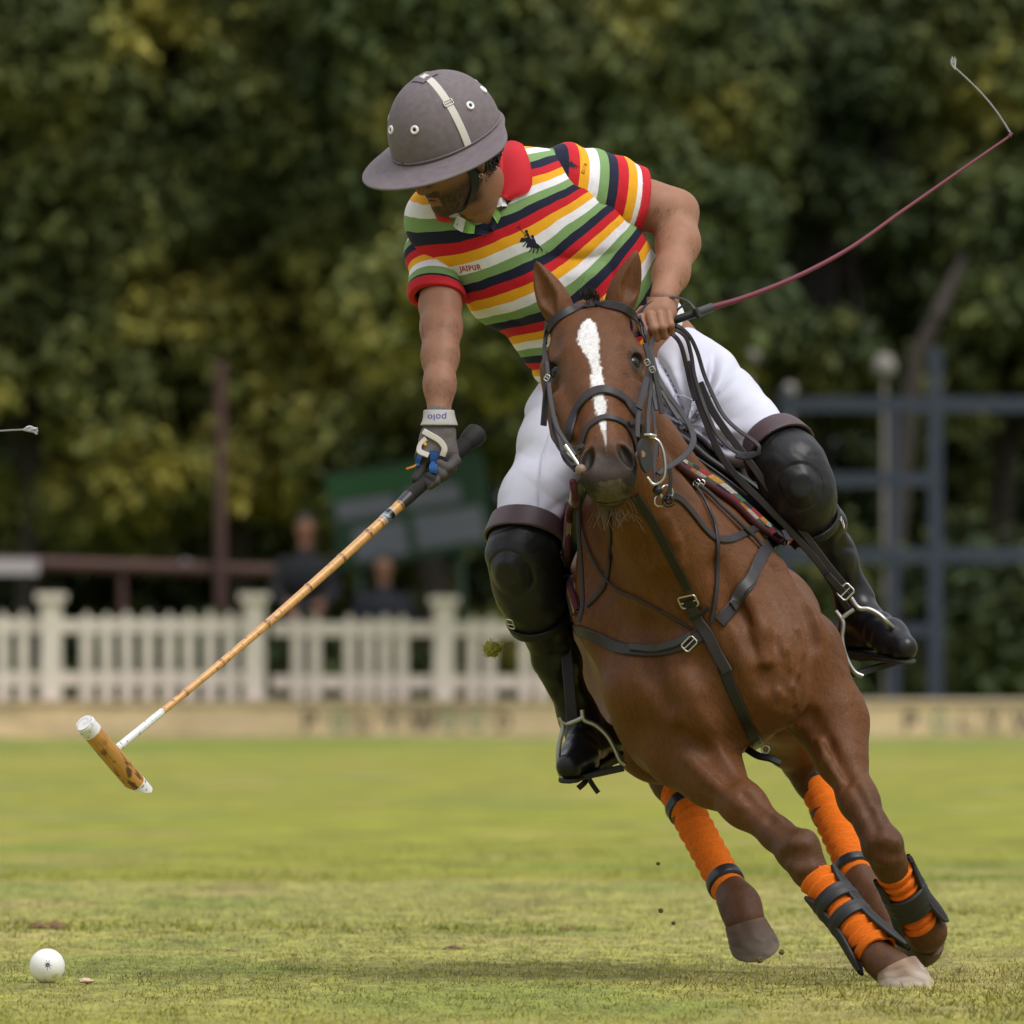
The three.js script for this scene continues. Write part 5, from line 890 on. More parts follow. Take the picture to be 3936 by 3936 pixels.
// ---- knee guards
function kneeGuard(pts, top, topAx, cap, capR, strapAt, strapAx, label, out) {
  const f0 = field(chain(pts, 0.05)), [lo, hi] = bounds(chain(pts), 0.03);
  const bot = pts[pts.length - 1][0], dir = nrm(sub3(bot, pts[pts.length - 2][0]));
  const gf = (x, y, z) => { const p = [x, y, z], d = f0(x, y, z); if (Math.abs(d) > 0.06) return d; const q = sub3(p, cap), n = nrm([out * 0.35, 0.1, 1]), r = len3(add3(q, n, -dot3(q, n))); const bulge = 0.011 * sstep(capR, capR * 0.45, r) - 0.0022 * sstep(0.006, 0.001, Math.abs(r - capR * 1.03)); const wr = 0.0035 * (fbm(x * 35, y * 35, z * 35) - 0.5) + 0.002 * (1 - Math.abs(2 * noise(x * 20 + y * 25, y * 8, z * 20) - 1)), sm = 0.0018 * sstep(0.004, 0.001, Math.abs(dot3(sub3(p, lerp3(top, bot, 0.2)), topAx) + 0.01 * Math.sin(x * 40))); return smax(smax(d + wr + sm - (dot3(q, n) > -0.02 ? bulge : 0), dot3(sub3(p, bot), dir), 0.012), -dot3(sub3(p, top), topAx) - 0.028, 0.006); };
  const g = part(rider, 'knee_guard', skin(gf, lo, hi, 0.0045, {}), guardMat, label);
  const band = (c, ax, hw, off, th, mat, name) => { const f = (x, y, z) => { const p = [x, y, z], d = f0(x, y, z) - off, t = dot3(sub3(p, c), ax); return smax(smax(Math.abs(d) - th, Math.abs(t) - hw, 0.004), len3(sub3(p, c)) - 0.15, 0.01); }; return part(g, name, skin(f, c.map((v) => v - 0.15), c.map((v) => v + 0.15), 0.0042, { slack: 2 }), mat); };
  band(top, topAx, 0.03, 0.008, 0.0045, bandMat, 'thigh_strap'); const st = band(strapAt, strapAx, 0.013, 0.004, 0.004, guardMat, 'calf_strap');
  const [p, n] = hit(f0, MID + (strapAt[0] + out * 0.055) * FOC / (DIST - strapAt[2]), 2463 - (strapAt[1] - EYE) * FOC / (DIST - strapAt[2]), -0.2); part(st, 'buckle', buckleGeo(add3(p, n, 0.01), nrm(crs(strapAx, n)), strapAx, 0.018, 0.026, 0.0018), steel);
}
kneeGuard([[P(2022, 2030, -0.735), 0.074], [P(2008, 2130, -0.7), 0.077], [P(2034, 2260, -0.73), 0.074], [P(2078, 2400, -0.79), 0.066]], P(1995, 2035, -0.73), nrm(sub3(P(2005, 2180, -0.7), P(2045, 1930, -0.77))), P(1955, 2215, -0.64), 0.056, P(2062, 2385, -0.78), nrm(sub3(P(2090, 2450, -0.82), P(2040, 2280, -0.74))), 'black leather knee guard on the rider\'s right leg', -1);
kneeGuard([[P(2985, 1720, -0.79), 0.072], [P(3040, 1800, -0.745), 0.076], [P(3078, 1900, -0.75), 0.074], [P(3112, 2015, -0.8), 0.064]], P(2985, 1700, -0.79), nrm(sub3(P(3050, 1810, -0.74), P(2920, 1640, -0.84))), P(3075, 1870, -0.66), 0.052, P(3130, 2010, -0.8), nrm(sub3(P(3160, 2080, -0.84), P(3095, 1910, -0.76))), 'black leather knee guard on the rider\'s left leg', 1);
console.log('legs');

// ---- hair, helmet, chin strap
{
  const hf = (x, y, z) => { const [f, u, s] = hhLocal(x, y, z), a = Math.sqrt(((f + 0.035) / 0.098) ** 2 + ((u + 0.005) / 0.13) ** 2 + (s / 0.09) ** 2), d = (a - 1) * 0.09 + 0.03 * (fbm(x * 45, y * 45, z * 45) - 0.5) + 0.016 * (noise(x * 150, y * 150, z * 150) - 0.5); return smax(smax(d, u + 0.005, 0.01), -(u + 0.135), 0.01) > 0 || f < 0 ? smax(smax(d, u + 0.005, 0.01), f - (-0.022 + (s < 0 ? 0.02 : 0)), 0.012) : Math.max(d, f + 0.022); };
  const hairMat = phys(lin(0.012, 0.010, 0.010), 0.4);
  const hair = part(rider, 'hair', skin(hf, HC.map((v) => v - 0.2), HC.map((v) => v + 0.2), 0.0042, { slack: 2 }), hairMat);
  const lk = []; for (let i = 0; i < 900; i++) { const a = rr(1.2, 3.6), w = rr(-0.135, -0.005), c = HH(-0.035, -0.01, 0), e = Math.sqrt(Math.max(0.05, 1 - ((w + 0.005) / 0.13) ** 2)), b = HH(-0.035 + 0.094 * e * Math.cos(a), w, 0.086 * e * Math.sin(a)), d = nrm(sub3(b, c)), t = nrm([rr(-1, 1), rr(-1, 1), rr(-1, 1)]); lk.push(tube([b, add3(add3(b, d, 0.004), t, 0.004), add3(add3(b, d, 0.007), t, 0.009), add3(add3(b, d, rr(0.002, 0.009)), t, 0.013)], 0.0013, 5, 4)); }
  part(hair, 'curls', mergeGeometries(lk), hairMat);
  // helmet
  const clothT = dataTex(256, 256, (u, v, i, j) => { const k = 0.9 + 0.1 * pn(u * 16, v * 16, 16) + 0.08 * (h3(i, j, 2) - 0.5); return [0.45 * k, 0.41 * k, 0.425 * k]; });
  const helmMat = phys(0xffffff, 0.75, { map: clothT, sheen: 0.3, sheenColor: lin(0.35, 0.33, 0.34), sheenRoughness: 0.5 });
  const A = [0.142, 0.122, 0.152], dome = (th, ph, off = 0) => { const c = Math.cos(ph), e = 0.92; return HH((A[0] + off) * Math.cos(th) * Math.pow(c, e), (A[2] + off) * Math.sin(ph), (A[1] + off) * Math.sin(th) * Math.pow(c, e)); };
  const sheet = (fn, nu, nv, close) => { const pos = [], uv = [], idx = []; for (let j = 0; j <= nv; j++) for (let i = 0; i <= nu; i++) { pos.push(...fn(i / nu, j / nv)); uv.push(i / nu * 4, j / nv * 1.5); } for (let j = 0; j < nv; j++) for (let i = 0; i < nu; i++) { const a = j * (nu + 1) + i; idx.push(a, a + 1, a + nu + 1, a + 1, a + nu + 2, a + nu + 1); } const g = new THREE.BufferGeometry(); g.setAttribute('position', new THREE.Float32BufferAttribute(pos, 3)); g.setAttribute('uv', new THREE.Float32BufferAttribute(uv, 2)); g.setIndex(idx); g.computeVertexNormals(); return g; };
  const dm = sheet((u, v) => { const th = -u * Math.PI * 2, ph = -0.12 + v * (Math.PI / 2 + 0.119), seamd = Math.abs(((u * 6) % 1) - 0.5) > 0.492 ? -0.0006 : 0; return dome(th, ph, seamd); }, 144, 40);
  const helmet = part(rider, 'helmet', dm, new THREE.MeshPhysicalMaterial({ ...{}, color: 0xffffff, roughness: 0.75, map: clothT, side: THREE.DoubleSide, sheen: 0.3, sheenColor: lin(0.35, 0.33, 0.34), sheenRoughness: 0.5 }), 'grey cloth covered polo helmet');
  const ext = (th) => { const c = Math.cos(th); return 0.010 + 0.062 * sstep(-0.75, 0.05, c) + 0.016 * sstep(0.2, 1, c); }, drop = (th) => 0.003 + 0.014 * sstep(-0.6, 0.4, Math.cos(th)) + 0.006 * Math.sin(th) ** 2;
  const rim = (th, s, o) => { const e = ext(th) * s, c = Math.cos(th), sn = Math.sin(th); return HH((A[0] * 0.985 + e) * c, -0.012 - drop(th) * Math.pow(s, 0.8) + o, (A[1] * 0.985 + e) * sn); };
  part(helmet, 'brim', sheet((u, v) => { const th = u * Math.PI * 2, w = v * 14; if (w <= 6) return rim(th, w / 6 * 0.97, 0.003); if (w <= 8) { const a = (w - 6) / 2 * Math.PI; return rim(th, 0.97 + 0.03 * Math.sin(a), 0.003 * Math.cos(a)); } return rim(th, (14 - w) / 6 * 0.97, -0.003); }, 120, 28), helmMat, 'wide grey brim with bound edge');
  const bd = []; for (let i = 0; i <= 120; i++) bd.push(dome(i / 120 * Math.PI * 2, -0.03, 0.0012)); part(helmet, 'hat_band', tube(bd, 0.0026, 160, 6, true), helmMat);
  // webbing strap over the crown, with its buckle
  const strapMat = phys(lin(0.62, 0.59, 0.54), 0.8), sp = [], sn = [], thS = 1.36; // runs from one side over the top to the other
  const sideDir = [Math.cos(thS), Math.sin(thS)]; for (let i = 0; i <= 60; i++) { const a = -0.02 + (Math.PI + 0.04) * i / 60, ca = Math.cos(a), q = HH((A[0] + 0.0016) * ca * sideDir[0] * 1.0, (A[2] + 0.0016) * Math.sin(a), (A[1] + 0.0016) * ca * sideDir[1]); sp.push(q); const [f, u, s] = [ca * sideDir[0] / A[0], Math.sin(a) / A[2], ca * sideDir[1] / A[1]]; sn.push(nrm(add3(add3(hF.map((v) => v * f), hU, u), hS, s))); }
  const strap = part(helmet, 'crown_strap', ribbon(sp, sn, 0.0185, 0.0028), strapMat, 'off-white webbing strap over the crown');
  part(strap, 'buckle', buckleGeo(add3(sp[14], sn[14], 0.001), crs(nrm(sub3(sp[15], sp[13])), sn[14]), nrm(sub3(sp[15], sp[13])), 0.023, 0.013, 0.0014), phys(lin(0.5, 0.48, 0.42), 0.35, { metalness: 0.8 }));
  part(helmet, 'crown_patch', (() => { const g = sheet((u, v) => { const a = (u - 0.5) * 0.05, b = (v - 0.5) * 0.05; return HH(a, A[2] + 0.0028 - (a * a + b * b) * 3, b); }, 8, 8); return g; })(), helmMat);
  for (const [th, ph] of [[0.5, 0.5], [-0.22, 0.5], [-0.98, 0.5], [1.75, 0.5], [2.45, 0.5], [3.14, 0.5], [-1.75, 0.5]]) { const o = dome(th, ph, 0), n = nrm(sub3(dome(th, ph, 0.05), o)), g = new THREE.TorusGeometry(0.0075, 0.0034, 10, 24); g.rotateX(Math.PI / 2); orient(g, add3(o, n, 0.001), n); const v = part(helmet, 'vent_eyelet', g, phys(lin(0.78, 0.78, 0.78), 0.35)); const h = new THREE.CylinderGeometry(0.005, 0.005, 0.002, 16); orient(h, add3(o, n, 0.0008), n); part(v, 'vent_hole', h, std(lin(0.02, 0.02, 0.02), 0.9)); }
  // chin strap harness
  const blk = phys(lin(0.01, 0.01, 0.012), 0.6);
  const hs = field(headPrims), sl = (l, w) => { const pts = [], nn = [], c = curve(l.map((q) => HH(...q))); for (let i = 0; i <= 24; i++) { const q = c.getPoint(i / 24), p = [q.x, q.y, q.z], e = 0.003, n = nrm([hs(p[0] + e, p[1], p[2]) - hs(p[0] - e, p[1], p[2]), hs(p[0], p[1] + e, p[2]) - hs(p[0], p[1] - e, p[2]), hs(p[0], p[1], p[2] + e) - hs(p[0], p[1], p[2] - e)]); pts.push(add3(p, n, 0.004 - hs(...p))); nn.push(n); } return ribbon(pts, nn, w, 0.004); };
  const cs = part(helmet, 'chin_strap', sl([[0.022, -0.03, 0.075], [0.016, -0.07, 0.075], [0.012, -0.11, 0.068], [0.035, -0.15, 0.05], [0.05, -0.172, 0.01]], 0.022), blk, 'black padded chin strap');
  part(cs, 'rear_strap', sl([[-0.05, -0.04, 0.075], [-0.025, -0.085, 0.08], [0.0, -0.105, 0.07]], 0.013), blk);
  const ring = new THREE.TorusGeometry(0.0045, 0.0009, 6, 16); ring.translate(...HH(0.0, -0.103, 0.083)); part(rider, 'earring', ring, phys(lin(0.8, 0.6, 0.25), 0.25, { metalness: 1 }));
}
console.log('head');

// ================= leather, saddle, bridle =================
const grain = dataTex(256, 256, (u, v) => { const h = pn(u * 64, v * 64, 64) * 0.5 + pn(u * 128, v * 128, 128, 5) * 0.5; return [h, h, h]; }, false, [12, 12]);
const leather = phys(lin(0.024, 0.019, 0.0215), 0.48, { bumpMap: grain, bumpScale: 0.00025, specularIntensity: 0.8 }), leatherDark = phys(lin(0.012, 0.0105, 0.011), 0.42, { specularIntensity: 0.75 }), leatherEdge = phys(lin(0.03, 0.026, 0.027), 0.5);
// sheet through several 3-D edges of equal length, with thickness
function sheetFrom(edges, thick, n = 24, uvScale = [1, 1]) {
  const cs = edges.map((e) => curve(e)), rows = edges.length, P0 = [], uv = [], idx = [], M = 8 * (rows - 1);
  for (let i = 0; i <= n; i++) { const pts = cs.map((c) => c.getPointAt(i / n)), cc = new THREE.CatmullRomCurve3(pts, false, 'centripetal'); for (let j = 0; j <= M; j++) { const q = cc.getPoint(j / M); P0.push([q.x, q.y, q.z]); uv.push([i / n * uvScale[0], j / M * uvScale[1]]); } }
  const W = M + 1, at = (i, j) => P0[clamp(i, 0, n) * W + clamp(j, 0, M)], pos = [], uvs = [];
  for (const s of [0.5, -0.5]) for (let i = 0; i <= n; i++) for (let j = 0; j <= M; j++) { const nn = nrm(crs(sub3(at(i + 1, j), at(i - 1, j)), sub3(at(i, j + 1), at(i, j - 1)))); pos.push(...add3(at(i, j), nn, s * thick)); uvs.push(...uv[i * W + j]); }
  const N = (n + 1) * W; for (let i = 0; i < n; i++) for (let j = 0; j < M; j++) { const a = i * W + j; idx.push(a, a + W, a + 1, a + 1, a + W, a + W + 1); const b = a + N; idx.push(b, b + 1, b + W, b + 1, b + W + 1, b + W); }
  const rim = (a, b) => idx.push(a, b, a + N, b, b + N, a + N); for (let i = 0; i < n; i++) { rim(i * W, (i + 1) * W); rim((i + 1) * W + M, i * W + M); } for (let j = 0; j < M; j++) { rim(j + 1, j); rim(n * W + j, n * W + j + 1); }
  const g = new THREE.BufferGeometry(); g.setAttribute('position', new THREE.Float32BufferAttribute(pos, 3)); g.setAttribute('uv', new THREE.Float32BufferAttribute(uvs, 2)); g.setIndex(idx);
  return creased(g.toNonIndexed(), 45);
}
const onPony = (x, y, lift = 0.006) => { const [p, n] = hit(horseF, x, y); return add3(p, n, lift); };
// ---- saddle pad: maroon piping, patchwork squares
{
  const pad = thing('saddle_pad', 'quilted saddle pad of coloured squares with maroon piping under the saddle', 'saddle pad', HB(0, 0.34, -1.0));
  const sq = ['#2f4c39', '#101122', '#7a1119', '#9a6b20', '#8f8b82'];
  const tex = canvasTex(640, 256, (c, W, H) => { for (let i = 0; i < 10; i++) for (let j = 0; j < 4; j++) { c.fillStyle = sq[(i + j * 2) % 5]; c.fillRect(i * 64, j * 64, 64, 64); } const d = c.getImageData(0, 0, W, H); for (let i = 0; i < d.data.length; i += 4) { const x = (i / 4) % W, y = (i / 4 / W) | 0, k = 0.75 + 0.45 * noise(x / 5, y / 5, 2) * (((x % 64) < 3 || (y % 64) < 3) ? 0.6 : 1); for (let q = 0; q < 3; q++) d.data[i + q] = Math.min(255, d.data[i + q] * k); } c.putImageData(d, 0, 0); });
  tex.wrapS = tex.wrapT = THREE.RepeatWrapping; const pm = std(0xffffff, 0.95, { map: tex }), piping = std(lin(0.06, 0.006, 0.014), 0.9);
  const side = (pipe, outer0, zo, us) => {
    const outer = outer0.map(([x, y], i) => [mixN(pipe[i][0], x, 0.62), mixN(pipe[i][1], y, 0.62)]);
    const A = pipe.map(([x, y]) => onPony(x, y, 0.008)), B = outer.map(([x, y], i) => { const p = P(x, y, A[i][2] + zo); const d = horseF(...p); return d < 0.012 ? add3(p, [0, 0, 1], 0.03) : p; }), C = B.map((p) => add3(p, [0, 0.01, -0.42]));
    part(pad, 'quilted_panel', sheetFrom([A, B, C], 0.012, 30, [us, 0.72]), pm); const pc = new THREE.SphereGeometry(0.0085, 12, 8); pc.translate(...add3(A[0], [0, 0, 0.004])); part(pad, 'piping', mergeGeometries([tube(A.map((p) => add3(p, [0, 0, 0.004])), 0.0085, 60, 10), pc]), piping);
  };
  side([[2215, 1850], [2223, 1900], [2201, 1993], [2195, 2117], [2201, 2210], [2213, 2288], [2230, 2350]], [[2200, 1850], [2192, 1900], [2168, 1978], [2150, 2071], [2168, 2210], [2180, 2304], [2195, 2370]], -0.05, 1.3);
  side([[2594, 1790], [2663, 1837], [2735, 1884], [2801, 1931], [2848, 1975], [2884, 2011], [2950, 2060], [3007, 2094]], [[2630, 1762], [2700, 1796], [2775, 1844], [2848, 1905], [2915, 1960], [2950, 1992], [3000, 2030], [3060, 2075]], -0.05, 1.35);
}
// ---- saddle
const saddle = thing('polo_saddle', 'black leather polo saddle with long stirrup leathers', 'saddle', HB(0, 0.4, -1.1));
{
  const fl = (edges, n) => sheetFrom(edges, 0.012, n);
  // seat
  const seatF = field([oval(HB(0, 0.39, -1.08), [0.16, 0.055, 0.24], 0.05, bR, bU), cone(HB(-0.05, 0.43, -0.86), HB(0.05, 0.43, -0.86), 0.035, 0.035, 0.04), cone(HB(-0.09, 0.44, -1.32), HB(0.09, 0.44, -1.32), 0.04, 0.04, 0.05), cut(oval(HB(0, 0.52, -1.08), [0.12, 0.09, 0.2], 0.05, bR, bU))]);
  part(saddle, 'seat', skin(seatF, HB(-0.3, 0.2, -1.5).map((v, i) => i === 2 ? -1.5 : v - 0.1), [HB(0.3, 0.6, -1)[0] + 0.1, HB(0.3, 0.6, -1)[1] + 0.1, -0.75], 0.009, { slack: 2 }), leatherDark);
  // flap on the left of the picture
  const z0 = -0.83, eA = [[2215, 1800], [2190, 1880], [2165, 2000], [2150, 2120], [2160, 2260], [2180, 2400]].map(([x, y]) => P(x, y, -0.8)), eB = [[2165, 1775], [2112, 1860], [2100, 1960], [2122, 2080], [2148, 2240], [2164, 2430]].map(([x, y]) => P(x, y, -0.82)), eC = eB.map((p) => add3(p, [0.02, 0.02, -0.36]));
  const flapL = part(saddle, 'saddle_flap', fl([eA, eB, eC], 24), leatherDark); part(flapL, 'flap_welt', tube([...eB.map((p) => add3(p, [0.002, 0, 0.004])), P(2170, 2500, -0.83)], 0.0055, 60, 8), leatherEdge);
  // flap on the right
  const rA = [[2520, 1700], [2600, 1760], [2700, 1812], [2790, 1862], [2870, 1930], [2960, 2010], [3060, 2110]].map(([x, y]) => P(x, y, -0.78)), rB = [[2545, 1655], [2630, 1690], [2720, 1760], [2810, 1826], [2900, 1890], [3000, 1980], [3100, 2090]].map(([x, y]) => P(x, y, -0.8)), rC = rB.map((p) => add3(p, [-0.015, 0.02, -0.36]));
  const flapR = part(saddle, 'saddle_flap', fl([rA, rB, rC], 24), leatherDark); part(flapR, 'flap_welt', tube([[2536, 1650], [2590, 1663], [2640, 1692], [2717, 1757], [2808, 1820], [2900, 1885], [3000, 1975]].map(([x, y]) => P(x, y, -0.775)), 0.008, 60, 8), leatherEdge);
  part(flapR, 'flap_welt', tube([[2560, 1705], [2640, 1738], [2720, 1790], [2800, 1848], [2870, 1905]].map(([x, y]) => P(x, y, -0.765)), 0.004, 60, 8), leatherEdge);
  // stirrup leathers
  const lw = PX(28), face = nrm([-0.15, 0.25, 1]);
  part(saddle, 'stirrup_leather', strapFree([[2640, 1390, -0.72], [2670, 1500, -0.7], [2703, 1591, -0.69], [2735, 1674, -0.68], [2768, 1746, -0.675], [2826, 1826, -0.675], [2935, 1935, -0.69], [3043, 2047, -0.715], [3150, 2170, -0.75], [3258, 2340, -0.8]], lw, 0.005, face), leather);
  part(saddle, 'stirrup_leather', strapFree([[2690, 1470, -0.715], [2735, 1572, -0.705], [2790, 1656, -0.7], [2837, 1717, -0.695], [2891, 1790, -0.69], [2971, 1899, -0.7], [3080, 2036, -0.725], [3188, 2180, -0.76], [3275, 2285, -0.8]], lw * 1.05, 0.005, face), leather);
  const lk = part(saddle, 'leather_keeper', strapFree([[3178, 2210, -0.748], [3210, 2245, -0.755], [3262, 2300, -0.775]], PX(34), 0.007, face), leatherDark); part(lk, 'buckle', buckleGeo(P(3250, 2275, -0.76), nrm(sub3(P(3270, 2255, -0.76), P(3230, 2295, -0.76))), nrm(sub3(P(3270, 2300, -0.76), P(3230, 2250, -0.76))), 0.034, 0.028, 0.0028), steel);
  part(saddle, 'stirrup_leather', strapFree([[2168, 2330, -0.83], [2172, 2460, -0.815], [2182, 2560, -0.8], [2192, 2680, -0.79], [2200, 2768, -0.79]], PX(46), 0.005, [0.05, 0.1, 1]), leather);
  // stirrup irons
  const iron = (left, right, top, tread, z, r = 0.0062) => {
    const w = (l) => tube(l.map(([x, y, dz = 0]) => P(x, y, z + dz)), r, 40, 10), st = part(saddle, 'stirrup_iron', mergeGeometries([w(left), w(right), w(top)]), phys(lin(0.42, 0.41, 0.39), 0.42, { metalness: 1 }));
    part(st, 'tread', (() => { const a = P(...tread[0]), b = P(...tread[1]), d = nrm(sub3(b, a)), n = nrm(tread[2]), q = crs(d, n), g = new THREE.BoxGeometry(len3(sub3(b, a)), 0.012, 0.05); g.applyMatrix4(basis(d, n, nrm(crs(d, n)), lerp3(a, b, 0.5))); return g; })(), std(lin(0.03, 0.03, 0.03), 0.8));
  };
  iron([[2152, 2757], [2164, 2794], [2152, 2850], [2146, 2900], [2150, 2960], [2165, 3000]], [[2238, 2728], [2246, 2766], [2290, 2788], [2335, 2830], [2365, 2884], [2385, 2925], [2405, 2940]], [[2152, 2768], [2176, 2782], [2210, 2772], [2240, 2758]], [[2170, 3000, -0.79], [2392, 2952, -0.81], nrm([-0.2, 1, 0.1])], -0.765);
  iron([[3211, 2348], [3239, 2392], [3236, 2454], [3249, 2516], [3286, 2584], [3317, 2600]], [[3270, 2298], [3300, 2337], [3339, 2342], [3376, 2361], [3407, 2389], [3450, 2440, -0.05], [3470, 2500, -0.1]], [[3236, 2376], [3258, 2358], [3282, 2342]], [[3280, 2592, -0.84], [3440, 2545, -0.9], nrm([-0.25, 1, 0.1])], -0.775);
}
// ---- spurs straps at the right boot
{
  const sp = thing('spur', 'black spur strap ends hanging under the rider\'s right boot', 'spur', P(2270, 3010, -0.85));
  part(sp, 'strap_tail', strapFree([[2262, 2985, -0.85], [2245, 3010, -0.84], [2222, 3030, -0.84]], 0.014, 0.006, [0, 0, 1]), leatherDark); part(sp, 'strap_tail', strapFree([[2262, 2990, -0.86], [2280, 3020, -0.86], [2300, 3048, -0.86]], 0.012, 0.006, [0, 0, 1]), leatherDark);
  part(sp, 'heel_band', tube([P(2235, 2960, -0.87), P(2300, 2965, -0.98), P(2360, 2925, -1.0)], 0.006, 20, 8), leatherDark);
}
// ---- bridle
const bridle = thing('bridle', 'dark leather bridle with two nosebands and steel bit on the pony', 'bridle', HD(0, 0, 0.02));
{
  const wHead = (px) => PX(px, -0.05);
  part(bridle, 'brow_band', strapOn(horseF, [[2100, 1330], [2110, 1270], [2132, 1232], [2185, 1196], [2264, 1174], [2333, 1171], [2401, 1186], [2441, 1221], [2466, 1270], [2476, 1320]], wHead(36), 0.005), leather);
  part(bridle, 'head_piece', strapOn(horseF, [[2108, 1240], [2101, 1290], [2098, 1340], [2104, 1400]], wHead(28), 0.005, 0.002), leather); part(bridle, 'head_piece', strapOn(horseF, [[2452, 1215], [2472, 1270], [2482, 1330], [2490, 1390]], wHead(28), 0.005, 0.002), leather);
  part(bridle, 'noseband', strapOn(horseF, [[2188, 1690], [2194, 1640], [2219, 1575], [2264, 1518], [2321, 1500], [2384, 1524], [2430, 1568], [2458, 1620], [2462, 1690]], wHead(42), 0.006, 0.0015), leather);
  const dn = part(bridle, 'dropped_noseband', strapOn(horseF, [[2236, 1740], [2243, 1692], [2266, 1637], [2321, 1606], [2373, 1614], [2413, 1642], [2434, 1688], [2440, 1735]], wHead(28), 0.005, 0.001), leather);
  part(dn, 'keeper', strapOn(horseF, [[2406, 1634], [2428, 1634], [2448, 1632]], wHead(22), 0.006, 0.008, 0.6, 3), leatherEdge);
  part(dn, 'keeper', strapOn(horseF, [[2216, 1725], [2232, 1725], [2246, 1726]], wHead(24), 0.006, 0.006, 0.6, 3), leatherEdge);
  // cheek pieces
  const ck = (l, w, z, n = 'cheek_piece') => part(bridle, n, strapFree(l.map(([x, y, dz = 0]) => [x, y, z + dz]), wHead(w), 0.005, nrm([0.5, 0.2, 1])), leather);
  ck([[2478, 1320, -0.01], [2496, 1400], [2480, 1470, 0.02], [2466, 1540, 0.05], [2452, 1610, 0.08], [2450, 1680, 0.1]], 22, -0.05); ck([[2486, 1330, -0.02], [2505, 1410, -0.01], [2500, 1500, 0.01], [2490, 1600, 0.05], [2492, 1680, 0.09]], 20, -0.055);
  ck([[2486, 1450, 0.01], [2470, 1520, 0.04], [2455, 1570, 0.06]], 30, -0.04, 'cheek_billet');
  ck([[2515, 1420], [2530, 1500, 0.01], [2545, 1590, 0.02]], 24, -0.06, 'strap_end'); ck([[2504, 1490], [2515, 1540, 0.01], [2523, 1576, 0.02]], 18, -0.05, 'strap_end'); ck([[2543, 1505, -0.06], [2575, 1560, -0.05], [2609, 1612, -0.04]], 18, -0.1, 'strap_end');
  for (const [x, y] of [[2488, 1392], [2508, 1420]]) part(bridle, 'buckle', buckleGeo(P(x, y, -0.035), nrm([0.8, 0.5, 0.3]), nrm([-0.4, 0.9, 0.1]), 0.011, 0.013, 0.0013), steel);
  ck([[2100, 1390, -0.02], [2108, 1470], [2120, 1560, 0.04], [2140, 1640, 0.08], [2175, 1700, 0.11], [2210, 1752, 0.13]], 22, -0.05); ck([[2104, 1450], [2097, 1540, 0.01], [2089, 1636, 0.02]], 27, -0.05, 'strap_end'); ck([[2128, 1600, 0.03], [2150, 1680, 0.06], [2172, 1760, 0.08], [2215, 1810, 0.12]], 26, -0.05, 'rein_loop');
  part(bridle, 'buckle', buckleGeo(P(2103, 1452, -0.02), nrm([0.8, -0.5, 0.3]), nrm([0.4, 0.9, 0.1]), 0.011, 0.014, 0.0013), steel);
  // bit
  const sh = (l, r = 0.004) => tube(l.map((q) => P(...q)), r, 40, 8), zb = 0.075, bit = part(bridle, 'bit', mergeGeometries([sh([[2492, 1676, zb], [2532, 1697, zb], [2555, 1771, zb], [2549, 1840, zb], [2515, 1862, zb], [2487, 1834, zb]], 0.0034), sh([[2173, 1712, 0.07], [2196, 1745, 0.08], [2219, 1780, 0.09], [2240, 1812, 0.1]], 0.0048), sh([[2244, 1855, 0.09], [2250, 1880, 0.095], [2270, 1895, 0.1]], 0.003), sh([[2480, 1672, zb], [2500, 1672, zb + 0.01], [2520, 1676, zb]], 0.004)]), steel);
  const disc = new THREE.CylinderGeometry(0.04, 0.04, 0.006, 32); orient(disc, P(2480, 1752, 0.1), nrm([1, 0.12, 0.42])); part(bit, 'cheek_guard', disc, std(lin(0.012, 0.012, 0.012), 0.6), 'black rubber bit guard'); part(bit, 'bit_end', rod(P(2452, 1748, 0.11), P(2470, 1745, 0.125), 0.008, 0.008, 12), std(lin(0.25, 0.12, 0.06), 0.6)); const kn = new THREE.SphereGeometry(0.013, 14, 10); kn.translate(...P(2232, 1805, 0.105)); part(bit, 'bit_end', kn, std(lin(0.22, 0.15, 0.1), 0.5));
  // curb ring and rolled strap end under the right of the muzzle
  const rg = (x, y, z, r, t) => { const g = new THREE.TorusGeometry(r, t, 8, 24); g.rotateY(0.5); g.translate(...P(x, y, z)); return g; };
  part(bit, 'curb_ring', mergeGeometries([rg(2562, 1893, 0.06, 0.016, 0.0026), rg(2535, 1925, 0.06, 0.013, 0.0022)]), steel);
  const coil = []; for (let i = 0; i <= 40; i++) { const a = i / 40 * 12, r = 0.003 + 0.0135 * i / 40; coil.push([Math.cos(a) * r, Math.sin(a) * r, 0]); } const cp = coil.map((q) => add3(P(2569, 1922, 0.065), q)), cn = coil.map((q) => nrm([q[0], q[1], 0.001])); part(bridle, 'rolled_strap', ribbon(cp, cn, 0.02, 0.003), leatherDark); part(bridle, 'strap_knot', (() => { const g = new THREE.SphereGeometry(0.012, 12, 10); g.translate(...P(2528, 1885, 0.065)); return g; })(), leatherDark);
  ck([[2575, 1800, 0.02], [2578, 1850, 0.02], [2572, 1900, 0.02]], 18, 0.05, 'curb_strap');
  // reins
  part(bridle, 'rein', strapFree([[2530, 1822, 0.06], [2570, 1795, 0.03], [2630, 1752, -0.05], [2663, 1703, -0.12], [2657, 1652, -0.2], [2612, 1575, -0.28], [2562, 1508, -0.33], [2525, 1440, -0.36], [2505, 1360, -0.42], [2512, 1300, -0.62]], PX(25), 0.004, [0.3, 0.5, 1], 8, (t) => [mixN(0.1, 0.7, t), mixN(0.9, 0.2, t), 1]), leather);
